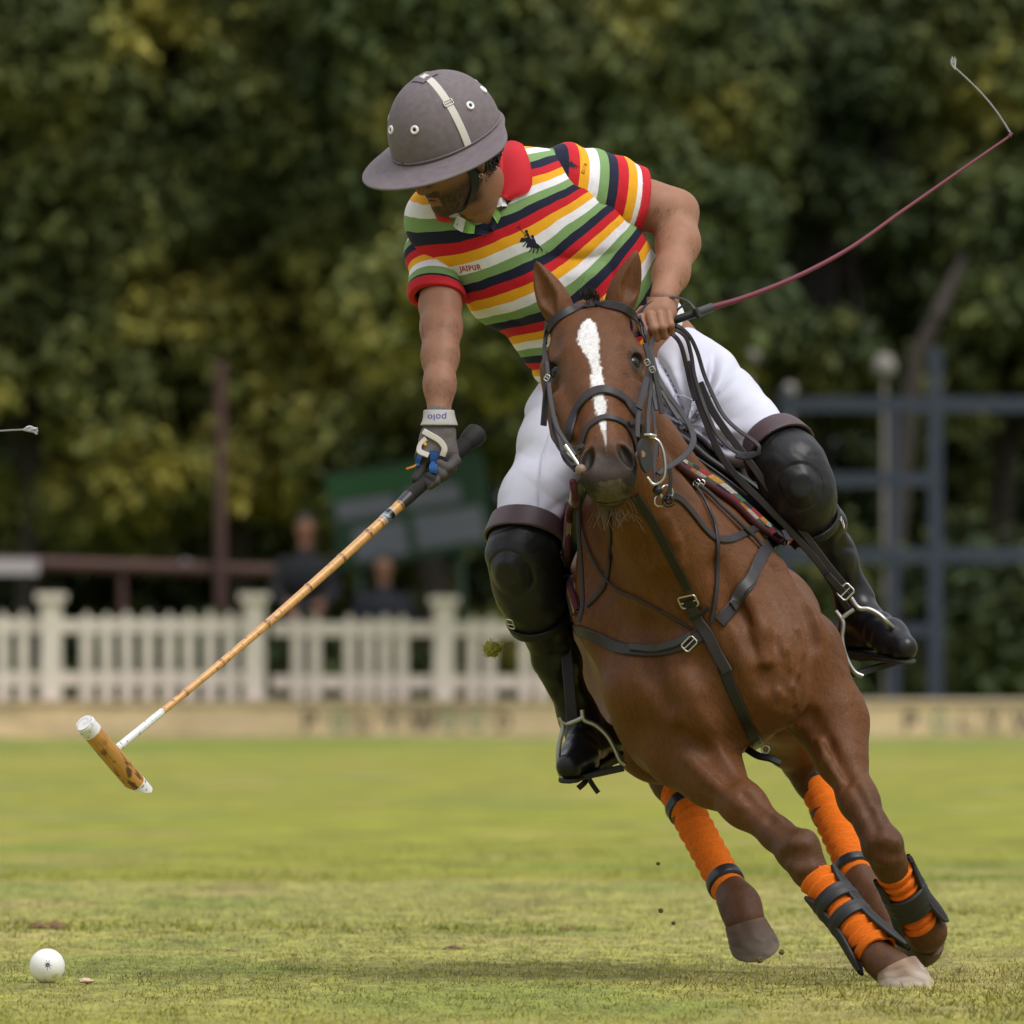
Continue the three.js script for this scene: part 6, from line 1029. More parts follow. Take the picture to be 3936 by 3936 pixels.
  part(bridle, 'rein', strapFree([[2210, 1790, 0.1], [2140, 1700, -0.02], [2125, 1560, -0.18], [2150, 1400, -0.42], [2300, 1310, -0.58], [2480, 1280, -0.67]], PX(22), 0.004, [0.3, 0.2, 1]), leather);
  part(bridle, 'rein', strapFree([[2520, 1860, 0.07], [2515, 1780, 0.04], [2522, 1700, 0], [2512, 1600, -0.08], [2510, 1500, -0.14]], PX(18), 0.004, [0.6, 0, 1]), leather);
  const tail = (l, w) => part(bridle, 'rein', strapFree(l, PX(w), 0.0045, [0.3, 0.25, 1]), leather);
  tail([[2560, 1262, -0.69], [2597, 1267, -0.66], [2635, 1295, -0.665], [2656, 1361, -0.675], [2668, 1438, -0.675], [2690, 1512, -0.67], [2720, 1593, -0.66], [2754, 1663, -0.655], [2808, 1722, -0.65], [2850, 1745, -0.648], [2905, 1742, -0.646]], 17);
  tail([[2565, 1252, -0.69], [2604, 1253, -0.66], [2646, 1287, -0.67], [2677, 1345, -0.68], [2706, 1438, -0.685], [2737, 1512, -0.68], [2784, 1600, -0.67], [2840, 1655, -0.66], [2890, 1690, -0.65], [2917, 1716, -0.645], [2915, 1738, -0.643]], 17);
  tail([[2560, 1275, -0.69], [2585, 1285, -0.66], [2612, 1316, -0.665], [2638, 1405, -0.68], [2652, 1470, -0.685], [2672, 1540, -0.68]], 19);
  part(bridle, 'rein_keeper', strapFree([[2826, 1752, -0.642], [2870, 1760, -0.64], [2925, 1740, -0.638]], PX(16), 0.007, [0.1, 0.3, 1]), leatherDark);
}
// ---- breastplate and martingale
{
  const bp = thing('breastplate', 'leather breastplate and martingale straps crossing the pony\'s chest', 'breastplate', onPony(2690, 2400)), S = (n, l, w, th = 0.005, lift = 0.001, m = leather) => part(bp, n, strapOn(horseF, l, PX(w, -0.35), th, lift), m);
  S('neck_strap', [[2560, 1905], [2600, 1910], [2654, 1963], [2708, 2033], [2755, 2070], [2809, 2072], [2864, 2048], [2925, 2022]], 30);
  S('martingale_strap', [[2664, 1872], [2690, 1910], [2718, 1963], [2745, 2033], [2753, 2149], [2745, 2305], [2734, 2390]], 18, 0.006, 0.004);
  S('saddle_strap', [[2666, 1866], [2715, 1905], [2760, 1948], [2848, 2033], [2920, 2105]], 22, 0.007, 0.007);
  S('breast_strap', [[3020, 2062], [2975, 2078], [2949, 2100], [2905, 2173], [2879, 2235], [2833, 2305], [2763, 2390]], 52, 0.006, 0.003);
  S('breast_strap', [[2886, 2200], [2868, 2245], [2838, 2290], [2800, 2335]], 44, 0.006, 0.009, leatherEdge);
  const cs = S('centre_strap', [[2440, 1905], [2470, 1950], [2514, 2017], [2584, 2149], [2646, 2266]], 38, 0.005, 0.001, leatherDark);
  const [bo, bn] = hit(horseF, 2650, 2306), ax = nrm(sub3(onPony(2680, 2370), onPony(2610, 2220))); part(cs, 'buckle', buckleGeo(add3(bo, bn, 0.006), crs(ax, bn), ax, 0.045, 0.03, 0.0028), phys(lin(0.5, 0.48, 0.42), 0.35, { metalness: 1 }));
  S('centre_strap', [[2650, 2300], [2664, 2328], [2686, 2375]], 46, 0.007, 0.007, leatherDark); S('keeper', [[2655, 2370], [2690, 2352], [2722, 2332]], 20, 0.005, 0.013, leatherDark);
  S('billet', [[2660, 2325], [2708, 2421], [2755, 2512], [2800, 2580]], 46, 0.006, 0.009);
  S('girth_strap', [[2776, 2560], [2833, 2693], [2879, 2794], [2915, 2866]], 44, 0.005, 0.001, leatherDark);
  S('breast_strap', [[2188, 2400], [2240, 2426], [2305, 2455], [2390, 2493], [2468, 2502], [2576, 2493], [2662, 2462], [2720, 2425]], 46, 0.006, 0.002);
  const bs = S('breast_strap', [[2430, 2494], [2500, 2494], [2576, 2482], [2660, 2445]], 30, 0.006, 0.01, leatherEdge); const [b2, n2] = hit(horseF, 2652, 2475); part(bs, 'buckle', buckleGeo(add3(b2, n2, 0.01), nrm([0.7, 0.7, 0]), nrm([-0.7, 0.7, 0]), 0.034, 0.022, 0.0024), phys(lin(0.5, 0.48, 0.42), 0.35, { metalness: 1 }));
  part(bp, 'cord', (() => { const c = curve([[2231, 1916, 0], [2243, 2033, 0], [2297, 2173, 0], [2359, 2250, 0], [2483, 2312, 0], [2576, 2367, 0], [2662, 2421, 0]]), l = []; for (let i = 0; i <= 40; i++) { const q = c.getPoint(i / 40); l.push(onPony(q.x, q.y, 0.006)); } return tube(l, 0.0032, 80, 6); })(), leather);
  S('neck_strap', [[2330, 1935], [2347, 2056], [2343, 2173], [2320, 2258], [2258, 2330]], 22, 0.005, 0.001);
  part(bp, 'side_strap', strapFree([[2228, 1910, -0.5], [2224, 2033, -0.5], [2236, 2200, -0.5], [2238, 2330, -0.49], [2224, 2390, -0.48]], PX(17), 0.006, [-0.2, 0, 1]), leather);
  for (const [x, y] of [[2664, 1868], [2682, 1866]]) { const [p, n] = hit(horseF, x, y); part(bp, 'buckle', buckleGeo(add3(p, n, 0.012), nrm([0.7, -0.5, 0.2]), nrm([0.5, 0.8, 0]), 0.013, 0.016, 0.0018), steel); }
  // girth end with ring under the chest
  const gt = part(bp, 'strap_tail', strapFree([[2872, 2880, -0.5], [2915, 2905, -0.48], [2960, 2915, -0.47], [3000, 2932, -0.47]], PX(30), 0.008, [0, 0.4, 1]), leatherDark); const rg = new THREE.TorusGeometry(0.009, 0.002, 8, 20); rg.translate(...P(2942, 2880, -0.5)); part(gt, 'ring', rg, steel);
}
console.log('tack');

// ================= leg bandages and boots =================
{
  const fleece = dataTex(256, 256, (u, v) => { const k = 0.88 + 0.12 * pn(u * 64, v * 64, 64) + 0.1 * pn(u * 16, v * 16, 16, 3); return [0.97 * k, 0.475 * k, 0.02 * k]; }, true, [3, 6]);
  const fb = dataTex(256, 256, (u, v) => { const h = pn(u * 128, v * 128, 128); return [h, h, h]; }, false, [3, 6]);
  const orange = phys(0xffffff, 0.95, { map: fleece, bumpMap: fb, bumpScale: 0.0015, sheen: 0.15, sheenColor: lin(0.7, 0.3, 0.05) }), tape = phys(lin(0.02, 0.021, 0.025), 0.38), neo = phys(lin(0.009, 0.009, 0.01), 0.75), shell = phys(lin(0.008, 0.008, 0.009), 0.55);
  // wrapped tube round a leg: centre line, radius, number of turns
  function wrap(a, b, r0, r1, turns, ridge = 0.0105, t0 = 0, t1 = 1, off = 0, bend = [0, 0, 0], squash = 1) {
    const ax = nrm(sub3(b, a)), L = len3(sub3(b, a)); let x = nrm(crs([0, 0, 1], ax)); const y = crs(ax, x), n = 40, rows = Math.max(8, Math.round((turns ? 300 : 110) * (t1 - t0))), pos = [], uv = [], idx = [], o = h3(a[0] * 999 | 0, 3, 1) * 20;
    for (let j = 0; j <= rows; j++) { const t = mixN(t0, t1, j / rows); for (let i = 0; i <= n; i++) {
      const th = i / n * Math.PI * 2, tilt = 0.012 * Math.sin(th + o) / L, ph = ((t + tilt) * turns + 0.25 * noise(Math.cos(th) + o, Math.sin(th), Math.floor((t + tilt) * turns) * 3.1)), fr = ph - Math.floor(ph);
      const edge = j === 0 || j === rows ? -0.006 : 0, rg = turns ? ridge * (1 - fr) - ridge * 0.62 - 0.0045 * sstep(0.2, 0, fr) + 0.0022 * (fbm(th * 1.2 + o, t * 14, Math.floor(ph)) - 0.5) : 0.0008 * Math.sin(t * 60);
      const r = mixN(r0, r1, t) + rg + off + edge, c = add3(add3(lerp3(a, b, t + (turns ? tilt : 0.35 * tilt)), bend, Math.sin(t * Math.PI)), [0, 0, 0]);
      pos.push(...add3(add3(c, x, Math.cos(th) * r), y, Math.sin(th) * r * squash)); uv.push(i / n, t * 1.2);
    } }
    for (let j = 0; j < rows; j++) for (let i = 0; i < n; i++) { const p = j * (n + 1) + i; idx.push(p, p + 1, p + n + 1, p + 1, p + n + 2, p + n + 1); }
    const g = new THREE.BufferGeometry(); g.setAttribute('position', new THREE.Float32BufferAttribute(pos, 3)); g.setAttribute('uv', new THREE.Float32BufferAttribute(uv, 2)); g.setIndex(idx); g.computeVertexNormals();
    // keep outward winding
    const q = new THREE.Vector3(g.attributes.position.getX(5), g.attributes.position.getY(5), g.attributes.position.getZ(5)).sub(V(a)), nn = new THREE.Vector3(g.attributes.normal.getX(5 + (n + 1) * 4), g.attributes.normal.getY(5 + (n + 1) * 4), g.attributes.normal.getZ(5 + (n + 1) * 4)); if (q.dot(nn) < 0) { const id = g.index.array; for (let i = 0; i < id.length; i += 3) { const t = id[i]; id[i] = id[i + 1]; id[i + 1] = t; } g.computeVertexNormals(); }
    return g;
  }
  const both = orange.clone(); both.side = THREE.DoubleSide;
  const leg = (label, a, b, r0, r1, turns, tapes) => {
    const w = thing('leg_bandage', label, 'bandage', a, 'orange bandages on the pony\'s legs'); part(w, 'wrapping', wrap(a, b, r0, r1, turns), both);
    for (const [t0, t1] of tapes) part(w, 'tape', wrap(a, b, r0, r1, 0, 0, t0, t1, 0.0045), tape);
    return w;
  };
  leg('orange bandage with two black tapes on the raised hind leg, left in view', P(2598, 3040, -1.575), P(2818, 3448, -1.29), 0.043, 0.042, 11, [[0.12, 0.2], [0.82, 0.9]]);
  leg('orange bandage with two black tapes on the hind leg behind the folded foreleg', P(3108, 2950, -1.775), P(3306, 3392, -1.525), 0.043, 0.041, 12, [[0.1, 0.165], [0.82, 0.89]]);
  leg('orange bandage under the black boot on the planted foreleg', P(3140, 3378, -0.115), P(3372, 3662, -0.006), 0.0435, 0.0475, 9, []);
  leg('orange bandage under the black boot on the folded foreleg', P(3436, 3350, -0.395), P(3540, 3560, -0.525), 0.043, 0.0445, 8, []);
  const boot2 = (label, a, b, r, straps, arcs) => {
    const w = thing('tendon_boot', label, 'leg boot', a, 'black boots on the pony\'s forelegs'), ax = nrm(sub3(b, a)); let x = nrm(crs([0, 0, 1], ax)); const y = crs(ax, x);
    const pt = (t, th, rr_) => add3(add3(lerp3(a, b, t), x, Math.cos(th) * rr_), y, Math.sin(th) * rr_);
    // shells hug the two sides and flare at the lower end
    for (const [th0, th1, t0, t1, fl] of arcs) { const edges = []; for (let k = 0; k <= 4; k++) { const th = mixN(th0, th1, k / 4), e = []; for (let j = 0; j <= 8; j++) { const t = mixN(t0, t1, j / 8), round = Math.sin(j / 8 * Math.PI) ** 0.4; e.push(pt(t, mixN((th0 + th1) / 2, th, 0.35 + 0.65 * round), r + 0.006 + fl * sstep(0.45, 1, j / 8))); } edges.push(e); } const s = part(w, 'shell', sheetFrom(edges, 0.008, 24), neo); part(s, 'binding', tube(edges[0], 0.005, 40, 8), shell); part(s, 'binding', tube(edges[4], 0.005, 40, 8), shell); }
    for (const [t0, t1] of straps) part(w, 'strap', wrap(a, b, r, r, 0, 0, t0, t1, 0.011), shell);
  };
  boot2('black tendon boot with two straps on the planted foreleg', P(3140, 3378, -0.115), P(3378, 3668, -0.005), 0.0435, [[0.24, 0.4], [0.475, 0.62]], [[-0.75, 0.75, 0.02, 1.12, 0.014], [2.4, 3.9, 0.1, 1.02, 0.012], [-1.9, -1.2, 0.15, 0.75, 0]]);
  boot2('black tendon boot with wide strap on the folded foreleg', P(3436, 3350, -0.395), P(3540, 3560, -0.525), 0.044, [[0.3, 0.5], [0.48, 0.66]], [[-0.8, 0.7, -0.05, 1.05, 0.012], [2.5, 3.8, 0.05, 0.98, 0.008]]);
}
// ================= mallet, glove, whip, ball =================
const blackMat = phys(lin(0.014, 0.013, 0.013), 0.75);
{
  const butt = [1800, 1697, -0.61], low = [440, 2885, 0.12], M = (t, bx = 0) => { const q = [mixN(butt[0], low[0], t), mixN(butt[1], low[1], t) + 26 * Math.sin(t * Math.PI) , mixN(butt[2], low[2], t)]; return P(...q); };
  const mallet = thing('polo_mallet', 'long cane polo mallet with wooden head swung in the rider\'s gloved hand', 'mallet', M(1));
  // cane with nodes
  const cane = (t0, t1, r0, r1, n, nodes, own) => { const pos = [], idx = [], uv = []; for (let i = 0; i <= n; i++) { const t = mixN(t0, t1, i / n), c = M(t), d = nrm(sub3(M(t + 0.004), M(t - 0.004))), x = nrm(crs([0, 0, 1], d)), y = crs(d, x); let r = mixN(r0, r1, i / n); for (const k of nodes) { const e = Math.abs(t - k); r += 0.0013 * sstep(0.006, 0.002, e) - 0.0008 * sstep(0.0012, 0, Math.abs(e - 0.0015)); } for (let j = 0; j <= 16; j++) { const a = j / 16 * Math.PI * 2; pos.push(...add3(add3(c, x, Math.cos(a) * r), y, Math.sin(a) * r)); uv.push(j / 16, own ? i / n : t); } } for (let i = 0; i < n; i++) for (let j = 0; j < 16; j++) { const a = i * 17 + j; idx.push(a, a + 1, a + 17, a + 1, a + 18, a + 17); } const g = new THREE.BufferGeometry(); g.setAttribute('position', new THREE.Float32BufferAttribute(pos, 3)); g.setAttribute('uv', new THREE.Float32BufferAttribute(uv, 2)); g.setIndex(idx); g.computeVertexNormals(); return g; };
  const nodes = [0.195, 0.283, 0.358, 0.452, 0.571, 0.698, 0.8];
  const caneT = dataTex(64, 1024, (u, v) => { let k = 0.86 + 0.2 * fbm(u * 5, v * 300) ; let c = [0.83, 0.62, 0.36]; let d = 0; for (const n of nodes) d = Math.max(d, sstep(0.004, 0.0008, Math.abs(v - n) + 0.002 * (noise(u * 6, v * 50) - 0.5)) * (0.3 + 0.5 * noise(u * 4, n * 77))); const sp = sstep(0.8, 0.88, noise(u * 7, v * 120, 6)) * 0.5; d = Math.max(d, sp); return c.map((x, i) => mixN(x, [0.36, 0.2, 0.1][i], d) * k); });
  const cm = phys(0xffffff, 0.4, { map: caneT, clearcoat: 0.25, clearcoatRoughness: 0.3, side: THREE.DoubleSide });
  part(mallet, 'cane', cane(0.17, 0.87, 0.0128, 0.0078, 260, nodes), cm);
  const wm = phys(0xffffff, 0.55, { side: THREE.DoubleSide, map: dataTex(64, 256, (u, v) => { const d = sstep(0.68, 0.8, fbm(u * 5, v * 40, 2)) * 0.45, k = 0.96 - d; return [0.9 * k, 0.9 * k, 0.9 * k]; }) });
  part(mallet, 'painted_cane', cane(0.865, 1.0, 0.0088, 0.0095, 40, [], true), wm, 'white painted lower cane');
  part(mallet, 'label_band', cane(0.216, 0.243, 0.0134, 0.0132, 10, [], true), phys(0xffffff, 0.4, { side: THREE.DoubleSide, map: canvasTex(128, 128, (c) => { c.fillStyle = '#9aa0a2'; c.fillRect(0, 0, 128, 128); c.fillStyle = '#15171b'; c.fillRect(0, 76, 128, 40); c.strokeStyle = '#15171b'; c.lineWidth = 7; for (const x of [32, 96]) for (const r of [14, 26]) { c.beginPath(); c.arc(x, 50, r, 0.3, 5.2); c.stroke(); } }) }), 'grey band with dark ring emblem');
  const grip = part(mallet, 'grip', cane(-0.02, 0.185, 0.0205, 0.0145, 60, []), phys(lin(0.012, 0.011, 0.011), 0.85, { side: THREE.DoubleSide })); part(grip, 'grip_cap', (() => { const a = M(-0.03), b = M(0.012); const pts = [[0.001, 0], [0.022, 0.001], [0.0265, 0.006], [0.027, 0.02], [0.024, 0.04], [0.02, 0.05]].map(([x, y]) => new THREE.Vector2(x, y)); return orient(new THREE.LatheGeometry(pts, 20), a, sub3(b, a)); })(), blackMat);
  part(grip, 'grip_tape', cane(0.166, 0.192, 0.0165, 0.0138, 8, []), phys(lin(0.03, 0.03, 0.034), 0.4, { side: THREE.DoubleSide }));
  // head: a cigar shaped block with one end cut to a wedge
  const h0 = P(322, 2778, 0.19), h1 = P(552, 3050, 0.05), d = nrm(sub3(h1, h0)), L = len3(sub3(h1, h0)), x = nrm(add3([0.75, 0.6, 0.2], d, -dot3([0.75, 0.6, 0.2], d))), y = crs(d, x), r = 0.0235;
  const build = (t0, t1, inflate, endCut) => { const pos = [], uv = [], idx = [], n = 40, m = 24; for (let i = 0; i <= m; i++) for (let j = 0; j <= n; j++) { const a = j / n * Math.PI * 2, c = Math.cos(a), s = Math.sin(a); const cutL = L * 0.21 * clamp(0.5 - 0.62 * c); const end = L - cutL, t = clamp(mixN(t0, t1, i / m) * L, 0, end), flat = Math.max(-0.84, c), rr2 = r * (1 + 0.05 * Math.sin(t / L * Math.PI)) * (t < 0.004 ? 0.93 : 1) * (endCut && i === m ? 1 : 1) + inflate; pos.push(...add3(add3(add3(h0, d, t), x, flat * rr2), y, s * rr2)); uv.push(a / 6.283 * 2, t / L); } for (let i = 0; i < m; i++) for (let j = 0; j < n; j++) { const a = i * (n + 1) + j; idx.push(a, a + 1, a + n + 1, a + 1, a + n + 2, a + n + 1); }
    const cap = (row, ctr, fl) => { const b = pos.length / 3; pos.push(...ctr); uv.push(0, 0); for (let j = 0; j < n; j++) { const p = row * (n + 1) + j; fl ? idx.push(b, p + 1, p) : idx.push(b, p, p + 1); } }; const mean = (row) => { let s = [0, 0, 0]; for (let j = 0; j < n; j++) { const p = (row * (n + 1) + j) * 3; s = add3(s, [pos[p], pos[p + 1], pos[p + 2]], 1 / n); } return s; }; cap(0, mean(0), false); cap(m, mean(m), true);
    const g = new THREE.BufferGeometry(); g.setAttribute('position', new THREE.Float32BufferAttribute(pos, 3)); g.setAttribute('uv', new THREE.Float32BufferAttribute(uv, 2)); g.setIndex(idx); return creased(g.toNonIndexed(), 35); };
  const wood = phys(0xffffff, 0.45, { side: THREE.DoubleSide, clearcoat: 0.3, clearcoatRoughness: 0.35, map: dataTex(256, 256, (u, v) => { const g = 0.82 + 0.25 * fbm(u * 26, v * 4) , st = sstep(0.5, 0.7, fbm(u * 6 + 3, v * 9, 4)) * sstep(0.15, 0.4, v) * 0.7, c = [0.76, 0.55, 0.27].map((k, i) => mixN(k, [0.2, 0.12, 0.07][i], st) * g); return c; }) });
  const head = part(mallet, 'mallet_head', build(0.03, 0.97, 0, true), wood, 'varnished wooden mallet head with stains'); part(head, 'painted_end', build(-0.004, 0.13, 0.0007, false), wm, 'white painted round end'); part(head, 'painted_end', build(0.86, 1.003, 0.0007, true), wm, 'white painted wedge end');

  // glove, holding the grip
  const G = (t) => M(t), gp = (x_, y_, z_) => P(x_, y_, z_), wz = -0.585;
  const gl = [cone(gp(1687, 1590, wz), gp(1690, 1650, -0.572), 0.029, 0.033, 0.02), oval(gp(1692, 1700, -0.565), [0.036, 0.05, 0.03], 0.025, nrm([1, 0.1, 0]), nrm([-0.1, 1, 0.1])),
    oval(gp(1700, 1745, -0.56), [0.036, 0.035, 0.03], 0.02), cone(gp(1655, 1690, -0.562), gp(1632, 1760, -0.545), 0.026, 0.024, 0.02),
    ...fing([[1655, 1720, -0.55], [1632, 1775, -0.54], [1615, 1815, -0.53], [1598, 1842, -0.515]], 0.0145), // thumb along the handle
    ...fing([[1735, 1735, -0.565], [1752, 1772, -0.54], [1722, 1800, -0.515], [1690, 1782, -0.52]], 0.0132), ...fing([[1722, 1760, -0.56], [1735, 1802, -0.535], [1702, 1826, -0.512], [1672, 1806, -0.516]], 0.0135), ...fing([[1705, 1785, -0.555], [1705, 1830, -0.53], [1676, 1848, -0.508], [1650, 1830, -0.512]], 0.013), ...fing([[1685, 1800, -0.55], [1675, 1850, -0.528], [1652, 1866, -0.506], [1632, 1852, -0.51]], 0.012)];
  const gf0 = field(gl), gf = (a, b, c) => gf0(a, b, c) + 0.002 * (fbm(a * 90, b * 90, c * 90) - 0.5), gcol = (a, b, c) => { const u = noise(a * 80, b * 80, c * 80), n = 0.8 + 0.4 * fbm(a * 200, b * 200, c * 200), y0 = P(0, 1738, wz)[1]; let k = b > y0 ? [0.13, 0.115, 0.11] : [0.075, 0.068, 0.066]; const lo = gp(1600, 1850, -0.52); if (Math.hypot(a - gp(1615, 1810, -0.52)[0], b - gp(1615, 1810, -0.52)[1]) < 0.042) k = [0.018, 0.016, 0.016]; return k.map((v) => v * n); };
  const [lo, hi] = bounds(gl, 0.01), glove = part(rider, 'glove', skin(gf, lo, hi, 0.0032, { color: gcol }), phys(0xffffff, 0.8, { vertexColors: true }), 'grey and black riding glove');
  const onG = (l, w, th, lift, m, nm) => part(glove, nm, strapOn(gf0, l, PX(w), th, lift, 0.2), m), wht = phys(lin(0.6, 0.56, 0.5), 0.8), blue = phys(lin(0.012, 0.075, 0.27), 0.7), cuffM = phys(lin(0.4, 0.38, 0.36), 0.8);
  const cf = (a, b, c) => { const q = sub3([a, b, c], gp(1686, 1606, wz)), d0 = gf0(a, b, c) - 0.004; return smax(smax(Math.abs(d0) - 0.004, Math.abs(q[1]) - PX(31), 0.003), len3(q) - 0.08, 0.01); };
  const cuff = part(glove, 'wrist_band', skin(cf, gp(1686, 1606, wz).map((v) => v - 0.09), gp(1686, 1606, wz).map((v) => v + 0.09), 0.0032, { slack: 2 }), cuffM, 'pale grey wrist band lettered in blue');
  { const pos = [], uv = [], idx = [], nx = 14, ny = 6; for (let j = 0; j <= ny; j++) for (let i = 0; i <= nx; i++) { const [p, n] = hit(gf0, mixN(1640, 1724, i / nx), mixN(1628, 1588, j / ny), 0.2); pos.push(...add3(p, n, 0.0095)); uv.push(i / nx, j / ny); if (i < nx && j < ny) { const a = j * (nx + 1) + i; idx.push(a, a + 1, a + nx + 1, a + 1, a + nx + 2, a + nx + 1); } } const g = new THREE.BufferGeometry(); g.setAttribute('position', new THREE.Float32BufferAttribute(pos, 3)); g.setAttribute('uv', new THREE.Float32BufferAttribute(uv, 2)); g.setIndex(idx); g.computeVertexNormals(); part(cuff, 'lettering', g, std(0xffffff, 0.8, { transparent: true, map: canvasTex(256, 128, (c, W, H) => { c.clearRect(0, 0, W, H); c.translate(W / 2, H / 2); c.rotate(Math.PI); c.fillStyle = '#2c2f8e'; c.font = '92px sans-serif'; c.textAlign = 'center'; c.textBaseline = 'middle'; c.fillText('polo', 0, -8); }) })); }
  onG([[1632, 1660], [1660, 1676], [1690, 1696], [1708, 1725], [1700, 1752]], 24, 0.004, 0.002, wht, 'elastic_strap'); onG([[1640, 1688], [1618, 1714], [1616, 1738], [1645, 1752]], 22, 0.004, 0.003, wht, 'elastic_strap');
  onG([[1668, 1732], [1666, 1775], [1668, 1818]], 34, 0.003, 0.002, blue, 'finger_panel'); onG([[1618, 1748], [1610, 1772], [1606, 1796]], 22, 0.003, 0.002, blue, 'finger_panel'); onG([[1632, 1704], [1640, 1714]], 12, 0.003, 0.004, phys(lin(0.7, 0.35, 0.01), 0.7), 'thumb_panel');
  part(mallet, 'wrist_thong', tube([P(1605, 1785, -0.53), P(1585, 1796, -0.52), P(1562, 1803, -0.52)], 0.003, 12, 6), phys(lin(0.5, 0.2, 0.02), 0.7));
}
{ // whip
  const whip = thing('riding_whip', 'thin dark red riding whip arcing up from the rider\'s left hand', 'whip', P(2640, 1210, -0.69));
  part(whip, 'handle', tube([P(2500, 1262, -0.7), P(2590, 1232, -0.685), P(2680, 1202, -0.69)], 0.0098, 24, 12), leatherDark); part(whip, 'collar', tube([P(2676, 1203, -0.69), P(2740, 1180, -0.695)], 0.0105, 12, 12), phys(lin(0.06, 0.065, 0.07), 0.5));
  const pts = [[2735, 1181, -0.695], [2852, 1147, -0.72], [3056, 1066, -0.78], [3260, 958, -0.86], [3463, 815, -0.96], [3667, 672, -1.06], [3887, 519, -1.18]].map((q) => P(...q)), c = curve(pts), list = []; for (let i = 0; i < 60; i++) { const a = c.getPoint(i / 60), b = c.getPoint((i + 1) / 60); list.push(rod([a.x, a.y, a.z], [b.x, b.y, b.z], mixN(0.0072, 0.003, i / 60), mixN(0.0072, 0.003, (i + 1) / 60), 10)); }
  part(whip, 'shaft', mergeGeometries(list), phys(lin(0.14, 0.018, 0.04), 0.6)); part(whip, 'tip', rod(P(3878, 525, -1.175), P(3890, 512, -1.18), 0.0055, 0.004, 8), phys(lin(0.1, 0.02, 0.03), 0.6));
  const lash = []; for (const ph of [0, Math.PI]) { const l = []; for (let i = 0; i <= 60; i++) { const t = i / 60, b = P(mixN(3884, 3672, t) + 20 * Math.sin(t * 3.1), mixN(512, 262, t), -1.18); l.push(add3(b, [Math.cos(t * 70 + ph) * 0.0016, 0, Math.sin(t * 70 + ph) * 0.0016])); } lash.push(tube(l, 0.0015, 180, 5)); }
  const la = part(whip, 'lash', mergeGeometries(lash), std(lin(0.3, 0.3, 0.31), 0.8)); const fz = []; for (let i = 0; i < 14; i++) fz.push(tube([P(3672, 268, -1.18), add3(P(3664, 245, -1.18), [rr(-0.006, 0.006), 0, rr(-0.006, 0.006)]), add3(P(3668, 226, -1.18), [rr(-0.008, 0.008), rr(-0.006, 0.006), rr(-0.008, 0.008)])], 0.0011, 6, 4)); part(la, 'tassel', mergeGeometries(fz), std(lin(0.45, 0.45, 0.46), 0.8));
  part(whip, 'wrist_loop', strapFree([[2452, 1206, -0.665], [2489, 1171, -0.675], [2535, 1152, -0.685], [2597, 1143, -0.695], [2644, 1159, -0.69], [2672, 1190, -0.683], [2688, 1212, -0.68]], 0.008, 0.0035, [0, 1, 0.6]), leather); part(whip, 'wrist_loop', strapFree([[2594, 1218, -0.71], [2605, 1190, -0.72], [2640, 1170, -0.72], [2660, 1172, -0.71]], 0.007, 0.0035, [0, 1, 0.6]), leather); part(whip, 'loop_knot', tube([P(2672, 1186, -0.675), P(2690, 1222, -0.675)], 0.007, 8, 8), leather);
  // the end of another whip reaches in at the left edge
  const w2 = thing('riding_whip', 'frayed grey whip lash tip entering at the left edge of view', 'whip', P(-160, 1680, -1)); part(w2, 'shaft', tube([P(-330, 1668, -1.02), P(-240, 1676, -1.01), P(-160, 1680, -1)], 0.004, 30, 8), phys(lin(0.05, 0.02, 0.02), 0.6));
  const l2 = []; for (const ph of [0, Math.PI]) { const l = []; for (let i = 0; i <= 50; i++) { const t = i / 50, b = P(mixN(-165, 92, t), mixN(1680, 1652, t) - 6 * Math.sin(t * 3), -1); l.push(add3(b, [0, Math.cos(t * 70 + ph) * 0.0013, Math.sin(t * 70 + ph) * 0.0013])); } l2.push(tube(l, 0.0012, 150, 5)); } const la2 = part(w2, 'lash', mergeGeometries(l2), std(lin(0.3, 0.3, 0.31), 0.8)), f2 = []; for (let i = 0; i < 26; i++) f2.push(tube([P(88, 1653, -1), add3(P(112, 1648, -1), [0, rr(-0.007, 0.007), rr(-0.006, 0.006)]), add3(P(142, 1657, -1), [rr(-0.006, 0.003), rr(-0.008, 0.008), rr(-0.008, 0.008)])], 0.0012, 6, 4)); part(la2, 'tassel', mergeGeometries(f2), std(lin(0.5, 0.5, 0.52), 0.8));
}
